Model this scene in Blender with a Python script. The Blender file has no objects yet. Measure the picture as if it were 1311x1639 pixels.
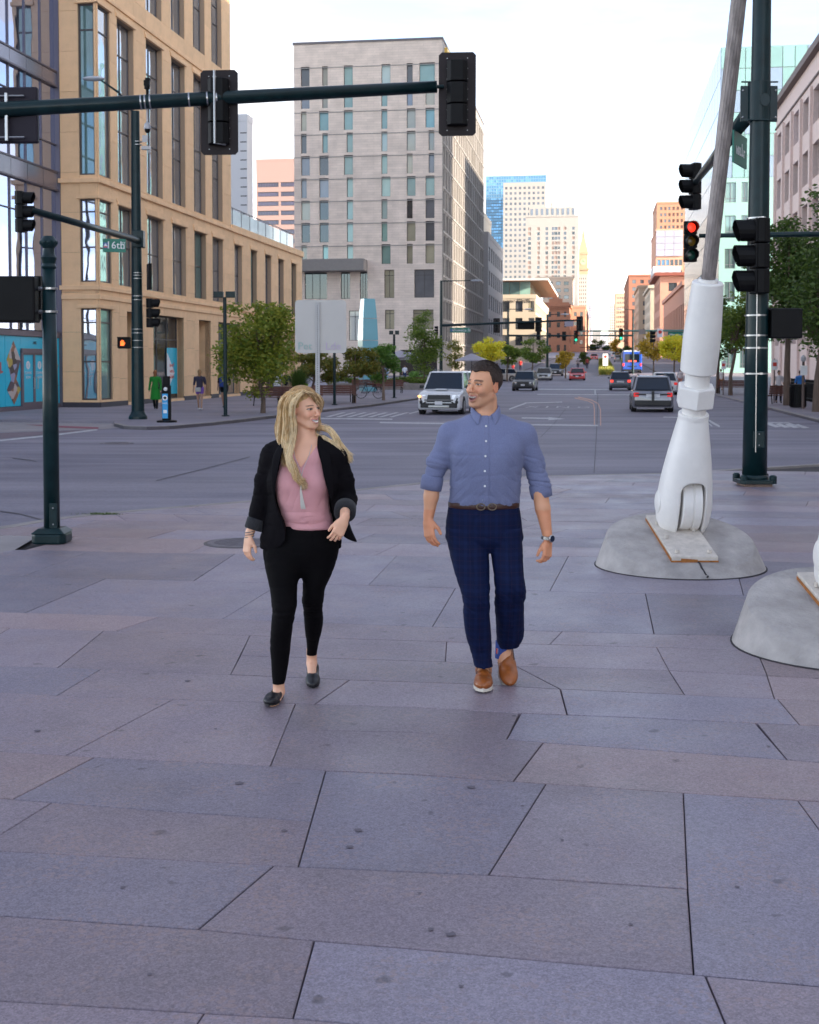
import bpy, bmesh, math, random
import numpy as np
from mathutils import Vector, Matrix
R = math.radians
rnd = random.Random(7)
scn = bpy.context.scene
COL = scn.collection
# ------------------------------------------------------------ camera
CAMH = 1.75; TILT = R(2.4); FPX = 2000.0; PCX = 655.5; PCY = 668.8
cam = bpy.data.cameras.new('camera'); camo = bpy.data.objects.new('camera', cam); COL.objects.link(camo)
camo.location = (0, 0, CAMH); camo.rotation_euler = (R(90) - TILT, 0, 0)
cam.sensor_fit = 'VERTICAL'; cam.sensor_height = 36; cam.lens = 36 * FPX / 1639
cam.shift_y = -(819.5 - PCY) / 1639; cam.clip_start = 0.1; cam.clip_end = 8000
cam.dof.use_dof = True; cam.dof.focus_distance = 6.7; cam.dof.aperture_fstop = 9.0
scn.camera = camo
# street directions: the street runs away 8.6 degrees to the right of the view
A8 = R(8.6); SS, CS = math.sin(A8), math.cos(A8)
# ------------------------------------------------------------ light
SUN = Vector((0.90, -0.27, 0.30)).normalized()           # towards the sun, in street axes
SUNW = Vector((SUN.x * CS + SUN.y * SS, -SUN.x * SS + SUN.y * CS, SUN.z))
sl = bpy.data.lights.new('sun', 'SUN'); sl.energy = 2.6; sl.angle = R(0.5); sl.color = (1.0, 0.86, 0.68)
so = bpy.data.objects.new('sun', sl); COL.objects.link(so)
so.rotation_euler = SUNW.to_track_quat('Z', 'Y').to_euler()
world = bpy.data.worlds.new('World'); scn.world = world; world.use_nodes = True
wn, wl = world.node_tree.nodes, world.node_tree.links; wn.clear()
def wnode(t, **k):
    n = wn.new(t)
    for a, b in k.items(): setattr(n, a, b)
    return n
sky = wnode('ShaderNodeTexSky', sky_type='NISHITA', sun_disc=False)
sky.sun_elevation = math.asin(SUNW.z); sky.sun_rotation = math.atan2(SUNW.x, SUNW.y)
sky.altitude = 1600; sky.air_density = 1.0; sky.dust_density = 1.4; sky.ozone_density = 1.6
tc = wnode('ShaderNodeTexCoord'); mp = wnode('ShaderNodeMapping'); mp.inputs['Scale'].default_value = (1.0, 1.0, 3.4)
wl.new(tc.outputs['Generated'], mp.inputs['Vector'])
nz = wnode('ShaderNodeTexNoise'); nz.inputs['Scale'].default_value = 3.6; nz.inputs['Detail'].default_value = 9; nz.inputs['Roughness'].default_value = 0.58
nz.inputs['Distortion'].default_value = 0.35
wl.new(mp.outputs['Vector'], nz.inputs['Vector'])
cr = wnode('ShaderNodeValToRGB'); cr.color_ramp.elements[0].position = 0.38; cr.color_ramp.elements[1].position = 0.60
cr.color_ramp.elements[0].color = (0, 0, 0, 1); cr.color_ramp.elements[1].color = (1, 1, 1, 1)
wl.new(nz.outputs['Fac'], cr.inputs['Fac'])
mxs = wnode('ShaderNodeMix', data_type='RGBA'); mxs.inputs[7].default_value = (6.3, 6.15, 6.35, 1)
mulc = wnode('ShaderNodeMath', operation='MULTIPLY_ADD'); mulc.inputs[1].default_value = 0.75; mulc.inputs[2].default_value = 0.15
wl.new(cr.outputs['Color'], mulc.inputs[0]); wl.new(mulc.outputs[0], mxs.inputs[0]); wl.new(sky.outputs['Color'], mxs.inputs[6])
lum = wnode('ShaderNodeRGBToBW'); wl.new(sky.outputs['Color'], lum.inputs[0]); l2 = wnode('ShaderNodeMath', operation='POWER'); l2.inputs[1].default_value = 2.0; wl.new(lum.outputs[0], l2.inputs[0]); cl_ = wnode('ShaderNodeMath', operation='MULTIPLY_ADD'); cl_.inputs[1].default_value = .19; cl_.inputs[2].default_value = 1.0; wl.new(l2.outputs[0], cl_.inputs[0])
cv = wnode('ShaderNodeVectorMath', operation='SCALE'); cv.inputs[0].default_value = (1.0, .93, .885); wl.new(cl_.outputs[0], cv.inputs['Scale']); wl.new(cv.outputs[0], mxs.inputs[7])      # clouds are brighter towards the sun
bg = wnode('ShaderNodeBackground'); bg.inputs['Strength'].default_value = 0.098
wl.new(mxs.outputs[2], bg.inputs['Color'])
wo = wnode('ShaderNodeOutputWorld'); wl.new(bg.outputs[0], wo.inputs['Surface'])
scn.view_settings.view_transform = 'Standard'; scn.view_settings.look = 'None'
scn.view_settings.exposure = 2.7; scn.view_settings.gamma = 1; scn.view_settings.use_curve_mapping = False

# ------------------------------------------------------------ placement helpers (pixel of the photograph -> place in the world)
def ray(px, py):
    u, v = (px - PCX) / FPX, (PCY - py) / FPX
    return Vector((u, math.cos(TILT) + v * math.sin(TILT), v * math.cos(TILT) - math.sin(TILT)))
TZ = [(-500, 0), (19, 0), (45, -.25), (112, -.27), (132, -.05), (175, .8), (600, 9), (1600, 28), (4000, 60)]
def tz(ys): return float(np.interp(ys, [a for a, b in TZ], [b for a, b in TZ]))
def S(x, y, z=0.0): return Vector((x * CS + y * SS, -x * SS + y * CS, z))      # street coords -> world
def toS(p): return (p[0] * CS - p[1] * SS, p[0] * SS + p[1] * CS)
def G(px, py, off=0.0):                                  # pixel -> point on the ground (world)
    d = ray(px, py); f = lambda k: CAMH + d.z * k - tz(toS(d * k)[1]) - off
    k0 = k1 = 1.0
    while f(k1) > 0 and k1 < 4000: k0, k1 = k1, k1 * 1.02 + .05
    for i in range(40):
        m = (k0 + k1) / 2
        if f(m) > 0: k0 = m
        else: k1 = m
    return d * k1 + Vector((0, 0, CAMH))
def GS(px, py, off=0.0):
    p = G(px, py, off); return toS(p)
def atY(px, py, Y):                                      # pixel at camera depth Y
    d = ray(px, py); k = Y / d.y; return Vector((d.x * k, Y, CAMH + d.z * k))
def onXp(px, py, xs):                                    # on the plane x'=xs -> (y', z)
    d = ray(px, py); sx, sy = toS(d); k = xs / sx; return sy * k, CAMH + d.z * k
def onYp(px, py, ys):                                    # on the plane y'=ys -> (x', z)
    d = ray(px, py); sx, sy = toS(d); k = ys / sy; return sx * k, CAMH + d.z * k

# ------------------------------------------------------------ mesh builder
class MB:
    def __init__(s): s.v = []; s.f = []; s.m = []; s.mi = 0
    def mark(s): return len(s.v)
    def xf(s, M, a=0):
        for i in range(a, len(s.v)): s.v[i] = tuple(M @ Vector(s.v[i]))
        return s
    def face(s, pts, mi=None):
        n = len(s.v); s.v += [tuple(p) for p in pts]; s.f.append(tuple(range(n, n + len(pts)))); s.m.append(s.mi if mi is None else mi)
    def box(s, x0, x1, y0, y1, z0, z1, mi=None):
        n = len(s.v); mi = s.mi if mi is None else mi
        s.v += [(x0, y0, z0), (x1, y0, z0), (x1, y1, z0), (x0, y1, z0), (x0, y0, z1), (x1, y0, z1), (x1, y1, z1), (x0, y1, z1)]
        for q in ((0, 3, 2, 1), (4, 5, 6, 7), (0, 1, 5, 4), (1, 2, 6, 5), (2, 3, 7, 6), (3, 0, 4, 7)):
            s.f.append(tuple(n + i for i in q)); s.m.append(mi)
        return s
    def cbox(s, c, sz, rz=0, mi=None, M=None):
        a = s.mark(); s.box(-sz[0] / 2, sz[0] / 2, -sz[1] / 2, sz[1] / 2, -sz[2] / 2, sz[2] / 2, mi)
        T = Matrix.Translation(c) @ (M.to_4x4() if M else Matrix.Rotation(rz, 4, 'Z')); return s.xf(T, a)
    def ring(s, loops, mi=None, caps=True, closed=False):
        mi = s.mi if mi is None else mi; n = len(s.v); k = len(loops[0])
        for l in loops: s.v += [tuple(p) for p in l]
        L = len(loops)
        for i in range(L if closed else L - 1):
            a, b = n + i * k, n + ((i + 1) % L) * k
            for j in range(k):
                j2 = (j + 1) % k; s.f.append((a + j, a + j2, b + j2, b + j)); s.m.append(mi)
        if caps and not closed:
            s.f.append(tuple(n + j for j in reversed(range(k)))); s.m.append(mi)
            e = n + (L - 1) * k; s.f.append(tuple(e + j for j in range(k))); s.m.append(mi)
        return s
    def lathe(s, prof, n=16, c=(0, 0, 0), mi=None, M=None, sy=1.0, caps=True):
        loops = []
        for r, z in prof: loops.append([(r * math.cos(2 * math.pi * j / n), sy * r * math.sin(2 * math.pi * j / n), z) for j in range(n)])
        a = s.mark(); s.ring(loops, mi, caps); T = Matrix.Translation(c)
        if M: T = T @ M.to_4x4()
        return s.xf(T, a)
    def tube(s, pts, rad, n=8, mi=None, caps=True):
        pts = [Vector(p) for p in pts]
        if not hasattr(rad, '__len__'): rad = [rad] * len(pts)
        loops = []; up = None
        for i, p in enumerate(pts):
            t = (pts[min(i + 1, len(pts) - 1)] - pts[max(i - 1, 0)]).normalized()
            if up is None: up = Vector((0, 0, 1)) if abs(t.z) < .9 else Vector((0, 1, 0))
            x = t.cross(up).normalized(); y = x.cross(t).normalized(); up = y
            loops.append([p + (x * math.cos(2 * math.pi * j / n) + y * math.sin(2 * math.pi * j / n)) * rad[i] for j in range(n)])
        return s.ring(loops, mi, caps)
    def prism(s, poly, z0, z1, mi=None, M=None):
        a = s.mark(); s.ring([[(x, y, z0) for x, y in poly], [(x, y, z1) for x, y in poly]], mi)
        return s.xf(M, a) if M else s
    def sph(s, c, r, n=10, mi=None, M=None):
        r = r if hasattr(r, '__len__') else (r, r, r)
        a = s.mark(); h = max(4, n // 2 + 1)
        s.ring([[(r[0] * math.sin(math.pi * (i + .02) / (h + .04)) * math.cos(2 * math.pi * j / n), r[1] * math.sin(math.pi * (i + .02) / (h + .04)) * math.sin(2 * math.pi * j / n), -r[2] * math.cos(math.pi * (i + .02) / (h + .04))) for j in range(n)] for i in range(h + 1)], mi)
        T = Matrix.Translation(c)
        if M: T = T @ M.to_4x4()
        return s.xf(T, a)
    def mesh(s, name, smooth=False):
        me = bpy.data.meshes.new(name); me.from_pydata(s.v, [], s.f)
        if any(s.m): me.polygons.foreach_set('material_index', s.m)
        if smooth: 
            me.polygons.foreach_set('use_smooth', [True] * len(s.f))
            if smooth != 'all':
                try: me.set_sharp_from_angle(angle=R(35))
                except Exception: pass
        me.update(); return me
    def build(s, name, mats, parent=None, smooth=False, bevel=0, loc=None, rz=0):
        me = s.mesh(name, smooth)
        if not isinstance(mats, (list, tuple)): mats = [mats]
        for m in mats: me.materials.append(m)
        return link(name, me, parent, loc, rz, bevel)
def link(name, me, parent=None, loc=None, rz=0, bevel=0):
    o = bpy.data.objects.new(name, me); COL.objects.link(o)
    if parent is not None: o.parent = parent
    if loc is not None: o.location = loc
    o.rotation_euler = (0, 0, rz)
    if bevel:
        b = o.modifiers.new('bevel', 'BEVEL'); b.width = bevel; b.segments = 2; b.limit_method = 'ANGLE'
    return o
def tag(o, label=None, cat=None, group=None, kind=None):
    if label: o['label'] = label
    if cat: o['category'] = cat
    if group: o['group'] = group
    if kind: o['kind'] = kind
    return o
def thing(name, label, cat, loc=(0, 0, 0), rz=0, group=None):
    o = bpy.data.objects.new(name, None); COL.objects.link(o); o.empty_display_size = .3
    o.location = loc; o.rotation_euler = (0, 0, rz); return tag(o, label, cat, group)
KIDS = {}
def copy_tree(o, label=None, loc=None, rz=None, parent=None, group=None):
    c = o.copy(); COL.objects.link(c)
    if parent is not None: c.parent = parent
    if label: c['label'] = label
    if group: c['group'] = group
    if loc is not None: c.location = loc
    if rz is not None: c.rotation_euler = (0, 0, rz)
    for ch in list(o.children):
        copy_tree(ch, parent=c)
    return c

# ------------------------------------------------------------ materials
MATS = {}
def mat(name, col, rough=.6, metal=0., var=0., vs=4., bump=0., bs=40., emit=0., spec=None, coat=0., trans=0., alpha=1., objrnd=0., stretch=(1, 1, 1), sss=0., dirt=0.):
    if name in MATS: return MATS[name]
    m = bpy.data.materials.new(name); m.use_nodes = True; nt = m.node_tree; N, L = nt.nodes, nt.links
    b = N['Principled BSDF']; MATS[name] = m; m.diffuse_color = (*col, 1)
    b.inputs['Base Color'].default_value = (*col, 1); b.inputs['Roughness'].default_value = rough; b.inputs['Metallic'].default_value = metal
    if spec is not None: b.inputs['Specular IOR Level'].default_value = spec
    if coat: b.inputs['Coat Weight'].default_value = coat; b.inputs['Coat Roughness'].default_value = .04
    if trans: b.inputs['Transmission Weight'].default_value = trans
    if alpha < 1: b.inputs['Alpha'].default_value = alpha
    if sss:
        b.inputs['Subsurface Weight'].default_value = sss; b.inputs['Subsurface Radius'].default_value = (.012, .005, .003); b.inputs['Subsurface Scale'].default_value = 1.0
    if emit: b.inputs['Emission Color'].default_value = (*col, 1); b.inputs['Emission Strength'].default_value = emit
    if var or bump or objrnd or dirt:
        t = N.new('ShaderNodeTexCoord'); mp = N.new('ShaderNodeMapping'); mp.inputs['Scale'].default_value = stretch; L.new(t.outputs['Object'], mp.inputs[0])
        src = None
        if var:
            n = N.new('ShaderNodeTexNoise'); n.inputs['Scale'].default_value = vs; n.inputs['Detail'].default_value = 6; n.inputs['Roughness'].default_value = .6; L.new(mp.outputs[0], n.inputs['Vector'])
            mr = N.new('ShaderNodeMapRange'); mr.inputs[1].default_value = .3; mr.inputs[2].default_value = .7; mr.inputs[3].default_value = 1 - var; mr.inputs[4].default_value = 1 + var; L.new(n.outputs['Fac'], mr.inputs[0]); src = mr.outputs[0]
        if objrnd:
            oi = N.new('ShaderNodeObjectInfo'); mr2 = N.new('ShaderNodeMapRange'); mr2.inputs[3].default_value = 1 - objrnd; mr2.inputs[4].default_value = 1 + objrnd; L.new(oi.outputs['Random'], mr2.inputs[0])
            if src is not None:
                mm = N.new('ShaderNodeMath'); mm.operation = 'MULTIPLY'; L.new(src, mm.inputs[0]); L.new(mr2.outputs[0], mm.inputs[1]); src = mm.outputs[0]
            else: src = mr2.outputs[0]
        if dirt:
            n2 = N.new('ShaderNodeTexNoise'); n2.inputs['Scale'].default_value = 1.3; n2.inputs['Detail'].default_value = 8; n2.inputs['Roughness'].default_value = .7; L.new(t.outputs['Object'], n2.inputs['Vector'])
            mr3 = N.new('ShaderNodeMapRange'); mr3.inputs[1].default_value = .5; mr3.inputs[2].default_value = .75; mr3.inputs[3].default_value = 1; mr3.inputs[4].default_value = 1 - dirt; L.new(n2.outputs['Fac'], mr3.inputs[0])
            if src is not None:
                mm = N.new('ShaderNodeMath'); mm.operation = 'MULTIPLY'; L.new(src, mm.inputs[0]); L.new(mr3.outputs[0], mm.inputs[1]); src = mm.outputs[0]
            else: src = mr3.outputs[0]
        if src is not None:
            vm = N.new('ShaderNodeVectorMath'); vm.operation = 'SCALE'; vm.inputs[0].default_value = col; L.new(src, vm.inputs['Scale']); L.new(vm.outputs[0], b.inputs['Base Color'])
        if bump:
            n3 = N.new('ShaderNodeTexNoise'); n3.inputs['Scale'].default_value = bs; n3.inputs['Detail'].default_value = 5; L.new(mp.outputs[0], n3.inputs['Vector'])
            bp = N.new('ShaderNodeBump'); bp.inputs['Strength'].default_value = bump; bp.inputs['Distance'].default_value = .02; L.new(n3.outputs['Fac'], bp.inputs['Height']); L.new(bp.outputs[0], b.inputs['Normal'])
    return m
def leafmat(name, c1, c2):
    if name in MATS: return MATS[name]
    m = bpy.data.materials.new(name); m.use_nodes = True; N, L = m.node_tree.nodes, m.node_tree.links; b = N['Principled BSDF']; MATS[name] = m
    g = N.new('ShaderNodeNewGeometry'); mx = N.new('ShaderNodeMix'); mx.data_type = 'RGBA'; mx.inputs[6].default_value = (*c1, 1); mx.inputs[7].default_value = (*c2, 1)
    L.new(g.outputs['Random Per Island'], mx.inputs[0]); L.new(mx.outputs[2], b.inputs['Base Color']); b.inputs['Roughness'].default_value = .55
    tr = N.new('ShaderNodeBsdfTranslucent'); L.new(mx.outputs[2], tr.inputs[0]); ms = N.new('ShaderNodeMixShader'); ms.inputs[0].default_value = .35
    L.new(b.outputs[0], ms.inputs[1]); L.new(tr.outputs[0], ms.inputs[2]); L.new(ms.outputs[0], N['Material Output'].inputs['Surface'])
    return m
def brickmat(name, c1, c2, mortar, scale, bw=.5, rh=.25, rough=.8, ms=.02, bump=.3):
    if name in MATS: return MATS[name]
    m = bpy.data.materials.new(name); m.use_nodes = True; N, L = m.node_tree.nodes, m.node_tree.links; b = N['Principled BSDF']; MATS[name] = m
    t = N.new('ShaderNodeTexCoord'); sp = N.new('ShaderNodeSeparateXYZ'); L.new(t.outputs['Object'], sp.inputs[0])
    ad = N.new('ShaderNodeMath'); ad.operation = 'ADD'; L.new(sp.outputs[0], ad.inputs[0]); L.new(sp.outputs[1], ad.inputs[1])
    cb = N.new('ShaderNodeCombineXYZ'); L.new(ad.outputs[0], cb.inputs[0]); L.new(sp.outputs[2], cb.inputs[1])
    br = N.new('ShaderNodeTexBrick'); br.inputs['Scale'].default_value = scale; br.inputs['Brick Width'].default_value = bw; br.inputs['Row Height'].default_value = rh; br.inputs['Mortar Size'].default_value = ms
    br.inputs['Color1'].default_value = (*c1, 1); br.inputs['Color2'].default_value = (*c2, 1); br.inputs['Mortar'].default_value = (*mortar, 1); L.new(cb.outputs[0], br.inputs['Vector'])
    n = N.new('ShaderNodeTexNoise'); n.inputs['Scale'].default_value = .6; n.inputs['Detail'].default_value = 7; L.new(t.outputs['Object'], n.inputs['Vector'])
    mr = N.new('ShaderNodeMapRange'); mr.inputs[1].default_value = .3; mr.inputs[2].default_value = .7; mr.inputs[3].default_value = .86; mr.inputs[4].default_value = 1.1; L.new(n.outputs['Fac'], mr.inputs[0])
    vm = N.new('ShaderNodeVectorMath'); vm.operation = 'SCALE'; L.new(br.outputs['Color'], vm.inputs[0]); L.new(mr.outputs[0], vm.inputs['Scale']); L.new(vm.outputs[0], b.inputs['Base Color'])
    b.inputs['Roughness'].default_value = rough
    if bump:
        bp = N.new('ShaderNodeBump'); bp.inputs['Strength'].default_value = bump; bp.inputs['Distance'].default_value = .01; bp.invert = True; L.new(br.outputs['Fac'], bp.inputs['Height']); L.new(bp.outputs[0], b.inputs['Normal'])
    return m
def glassmat(name, col, rough=.04, tint=.0, ior=1.9, wav=.0, var=.5):
    """window glass seen from the street: a dark or curtained room behind a reflecting pane"""
    if name in MATS: return MATS[name]
    m = bpy.data.materials.new(name); m.use_nodes = True; N, L = m.node_tree.nodes, m.node_tree.links; b = N['Principled BSDF']; MATS[name] = m
    t = N.new('ShaderNodeTexCoord'); oi = N.new('ShaderNodeObjectInfo')
    n = N.new('ShaderNodeTexNoise'); n.inputs['Scale'].default_value = .7; n.inputs['Detail'].default_value = 2; L.new(t.outputs['Object'], n.inputs['Vector'])
    ad = N.new('ShaderNodeMath'); ad.operation = 'ADD'; L.new(oi.outputs['Random'], ad.inputs[0]); L.new(n.outputs['Fac'], ad.inputs[1])
    mr = N.new('ShaderNodeMapRange'); mr.inputs[1].default_value = .2; mr.inputs[2].default_value = 1.6; mr.inputs[3].default_value = 1 - var; mr.inputs[4].default_value = 1 + var; L.new(ad.outputs[0], mr.inputs[0])
    vm = N.new('ShaderNodeVectorMath'); vm.operation = 'SCALE'; vm.inputs[0].default_value = col; L.new(mr.outputs[0], vm.inputs['Scale']); L.new(vm.outputs[0], b.inputs['Base Color'])
    b.inputs['Roughness'].default_value = rough; b.inputs['IOR'].default_value = ior
    if tint: b.inputs['Metallic'].default_value = tint
    if wav:
        n3 = N.new('ShaderNodeTexNoise'); n3.inputs['Scale'].default_value = .9; n3.inputs['Detail'].default_value = 1; L.new(t.outputs['Object'], n3.inputs['Vector'])
        bp = N.new('ShaderNodeBump'); bp.inputs['Strength'].default_value = wav; bp.inputs['Distance'].default_value = .1; L.new(n3.outputs['Fac'], bp.inputs['Height']); L.new(bp.outputs[0], b.inputs['Normal'])
    return m
_fonts = {}
def text_mesh(s, size, mat_, name='lettering', parent=None, M=None, ext=.002, ax='CENTER', space=1.0):
    cu = bpy.data.curves.new(name, 'FONT'); cu.body = s; cu.size = size; cu.extrude = ext; cu.align_x = ax; cu.align_y = 'CENTER'; cu.resolution_u = 2; cu.space_character = space
    o = bpy.data.objects.new(name, cu); me = bpy.data.meshes.new_from_object(o); bpy.data.objects.remove(o); bpy.data.curves.remove(cu)
    if M is not None: me.transform(M)
    me.materials.append(mat_); return link(name, me, parent)
def marks(n, w, h, mat_, parent, M, name='lettering', seed=1):
    """a line of small upright strokes for lettering too small to read; text plane as in text_mesh"""
    r = random.Random(seed); mb = MB(); p = w / n
    for i in range(n):
        if r.random() < .12: continue
        x = -w / 2 + p * i; k = h * r.choice([.6, .65, 1.]); mb.box(x, x + p * .28, 0, k, 0, .004); y = k * r.choice([.15, .5, .85]); mb.box(x, x + p * .72, y - h * .07, y + h * .07, .001, .005)
        if r.random() < .5: mb.box(x + p * .5, x + p * .72, 0, k * .8, 0, .003)
    mb.xf(M @ Matrix.Translation((0, -h / 2, 0))); o = mb.build(name, mat_, parent); o['kind'] = 'stuff'; return o
UP = Matrix.Rotation(R(90), 4, 'X')                       # text plane -> vertical, facing -y

# common materials
GREEN = mat('pole_green_paint', (.0050, .021, .025), .35, spec=.25, var=.25, vs=6, bump=.05, bs=60, coat=.06, dirt=.2)
BLACK = mat('black_plastic', (.006, .006, .007), .5, spec=.15, var=.2)
STEEL = mat('brushed_steel', (.42, .42, .43), .3, metal=.9, var=.1)
ALU = mat('aluminium', (.36, .36, .38), .42, metal=.7, var=.08)
WHITE = mat('white_paint', (.78, .77, .76), .5, var=.05)
RUBBER = mat('tyre_rubber', (.02, .02, .021), .8)
# ============================================================ GROUND
RZ = -0.10
def road_mat(name, c1, c2, rough=.72):
    m = bpy.data.materials.new(name); m.use_nodes = True; N, L = m.node_tree.nodes, m.node_tree.links; b = N['Principled BSDF']
    t = N.new('ShaderNodeTexCoord'); mp = N.new('ShaderNodeMapping'); mp.inputs['Rotation'].default_value = (0, 0, -A8); mp.inputs['Scale'].default_value = (.22, 1.1, 1); L.new(t.outputs['Object'], mp.inputs[0])
    n1 = N.new('ShaderNodeTexNoise'); n1.inputs['Scale'].default_value = .55; n1.inputs['Detail'].default_value = 9; n1.inputs['Roughness'].default_value = .62; L.new(mp.outputs[0], n1.inputs['Vector'])
    n2 = N.new('ShaderNodeTexNoise'); n2.inputs['Scale'].default_value = 26; n2.inputs['Detail'].default_value = 4; L.new(t.outputs['Object'], n2.inputs['Vector'])
    n4 = N.new('ShaderNodeTexNoise'); n4.inputs['Scale'].default_value = .23; n4.inputs['Detail'].default_value = 3; L.new(t.outputs['Object'], n4.inputs['Vector'])
    r1 = N.new('ShaderNodeValToRGB'); r1.color_ramp.elements[0].position = .34; r1.color_ramp.elements[1].position = .68; r1.color_ramp.elements[0].color = (*c1, 1); r1.color_ramp.elements[1].color = (*c2, 1); L.new(n1.outputs['Fac'], r1.inputs[0])
    a = N.new('ShaderNodeMath'); a.operation = 'ADD'; L.new(n2.outputs['Fac'], a.inputs[0]); L.new(n4.outputs['Fac'], a.inputs[1])
    mr = N.new('ShaderNodeMapRange'); mr.inputs[1].default_value = .6; mr.inputs[2].default_value = 1.4; mr.inputs[3].default_value = .72; mr.inputs[4].default_value = 1.22; L.new(a.outputs[0], mr.inputs[0])
    vm = N.new('ShaderNodeVectorMath'); vm.operation = 'SCALE'; L.new(r1.outputs[0], vm.inputs[0]); L.new(mr.outputs[0], vm.inputs['Scale']); L.new(vm.outputs[0], b.inputs['Base Color']); b.inputs['Roughness'].default_value = rough
    bp = N.new('ShaderNodeBump'); bp.inputs['Strength'].default_value = .25; bp.inputs['Distance'].default_value = .01; L.new(n2.outputs['Fac'], bp.inputs['Height']); L.new(bp.outputs[0], b.inputs['Normal'])
    return m
def sheet(name, poly, off, mat_, thick=0., kind='structure', parent=None, rise=None):
    """a sheet in street coordinates that follows the ground; thick > 0 gives it a side down"""
    bm = bmesh.new(); bm.faces.new([bm.verts.new((x, y, 0)) for x, y in poly])
    ys = [y for x, y in poly]
    for b, _ in TZ:
        if min(ys) < b < max(ys): bmesh.ops.bisect_plane(bm, geom=bm.verts[:] + bm.edges[:] + bm.faces[:], plane_co=(0, b, 0), plane_no=(0, 1, 0))
    if len(bm.faces) == 1 or True: bmesh.ops.triangulate(bm, faces=bm.faces[:])
    bm.faces.ensure_lookup_table(); bm.normal_update()
    if bm.faces[0].normal.z < 0: bmesh.ops.reverse_faces(bm, faces=bm.faces[:])
    bd = [e for e in bm.edges if len(e.link_faces) == 1]
    if thick:
        r = bmesh.ops.extrude_edge_only(bm, edges=bd); low = {v for v in r['geom'] if isinstance(v, bmesh.types.BMVert)}
    else: low = set()
    for v in bm.verts:
        x, y = v.co.x, v.co.y; z = tz(y) + off - (thick if v in low else 0); w = S(x, y, z); v.co = w
    bmesh.ops.recalc_face_normals(bm, faces=bm.faces[:])
    me = bpy.data.meshes.new(name); bm.to_mesh(me); bm.free(); me.materials.append(mat_)
    o = link(name, me, parent)
    if kind: o['kind'] = kind
    return o
M_ROAD = road_mat('road_concrete', (0.120, 0.111, 0.150), (0.240, 0.219, 0.261))
M_WALK = road_mat('pavement_concrete', (0.193, 0.176, 0.213), (0.266, 0.241, 0.274))
M_CURB = mat('kerb_concrete', (.26, .235, .225), .8, var=.2, vs=3, bump=.2, bs=30, dirt=.25)
M_APRON = mat('ramp_concrete', (.27, .245, .25), .8, var=.12, vs=2, bump=.15, bs=60, dirt=.15)
M_GRD = mat('ground_earth', (.16, .15, .14), .9, var=.2, vs=.05)
M_PAINT = mat('road_paint_white', (.42, .42, .44), .7, var=.35, vs=7)
M_YEL = mat('road_paint_orange', (.48, .27, .20), .7, var=.35, vs=5)
M_SEAM = mat('tar_seam', (.05, .05, .06), .7)
M_RED = mat('red_tactile_paving', (.24, .075, .10), .8, var=.2)
M_MORT = mat('dark_joint', (.035, .03, .035), .9, var=.3)
sheet('ground', [(-3000, -400), (3000, -400), (3000, 5000), (-3000, 5000)], -.5, M_GRD)
sheet('road', [(-160, 4), (160, 4), (160, 1700), (-160, 1700)], RZ, M_ROAD)
P0 = lambda px, py: GS(px, py, 0)
# far corner pavement on the left, with its kerb
cpts = [(183, 674), (183, 678), (198, 682), (235, 683.5), (274, 682), (340, 676.5), (400, 670), (455, 663.5), (515, 656.5), (594, 648), (671, 637)]
lw = [P0(*p) for p in cpts]
poly = [P0(-260, 671), P0(0, 671.5)] + lw + [(-11, 92), (-11, 121), (-150, 121), (-150, P0(-260, 671)[1] + 4)]
sheet('left_pavement', poly, 0, M_WALK, .3)
def strip(name, line, w, off, m, thick=.12, kind='structure', side=1):
    """a ribbon w wide along a street-coordinate line"""
    out = []
    for i, p in enumerate(line):
        a = Vector(line[max(i - 1, 0)]); b = Vector(line[min(i + 1, len(line) - 1)]); d = (b - a).normalized(); n = Vector((-d.y, d.x)) * side
        out.append((p[0] + n.x * w, p[1] + n.y * w))
    return sheet(name, list(line) + out[::-1], off, m, thick, kind)
strip('kerb', lw[1:] + [(-11, 92), (-11, 121)], .18, .012, M_CURB, .25, side=1)
sheet('right_pavement', [(8, 47), (8, 121), (150, 121), (150, 40), (20, 40), (13, 41), (9.5, 43.5)], 0, M_WALK, .3)
strip('kerb', [(20, 40), (13, 41), (9.5, 43.5), (8, 47), (8, 80), (8, 121)], .2, .012, M_CURB, .25, side=-1)
sheet('left_pavement', [(-11, 157), (-11, 1600), (-150, 1600), (-150, 157)], 0, M_WALK, .3)
sheet('right_pavement', [(8, 165), (8, 1600), (150, 1600), (150, 165)], 0, M_WALK, .3)
strip('kerb', [(-11, 157), (-11, 600)], .2, .012, M_CURB, .25, side=1)
strip('kerb', [(8, 165), (8, 600)], .2, .012, M_CURB, .25, side=-1)
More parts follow.
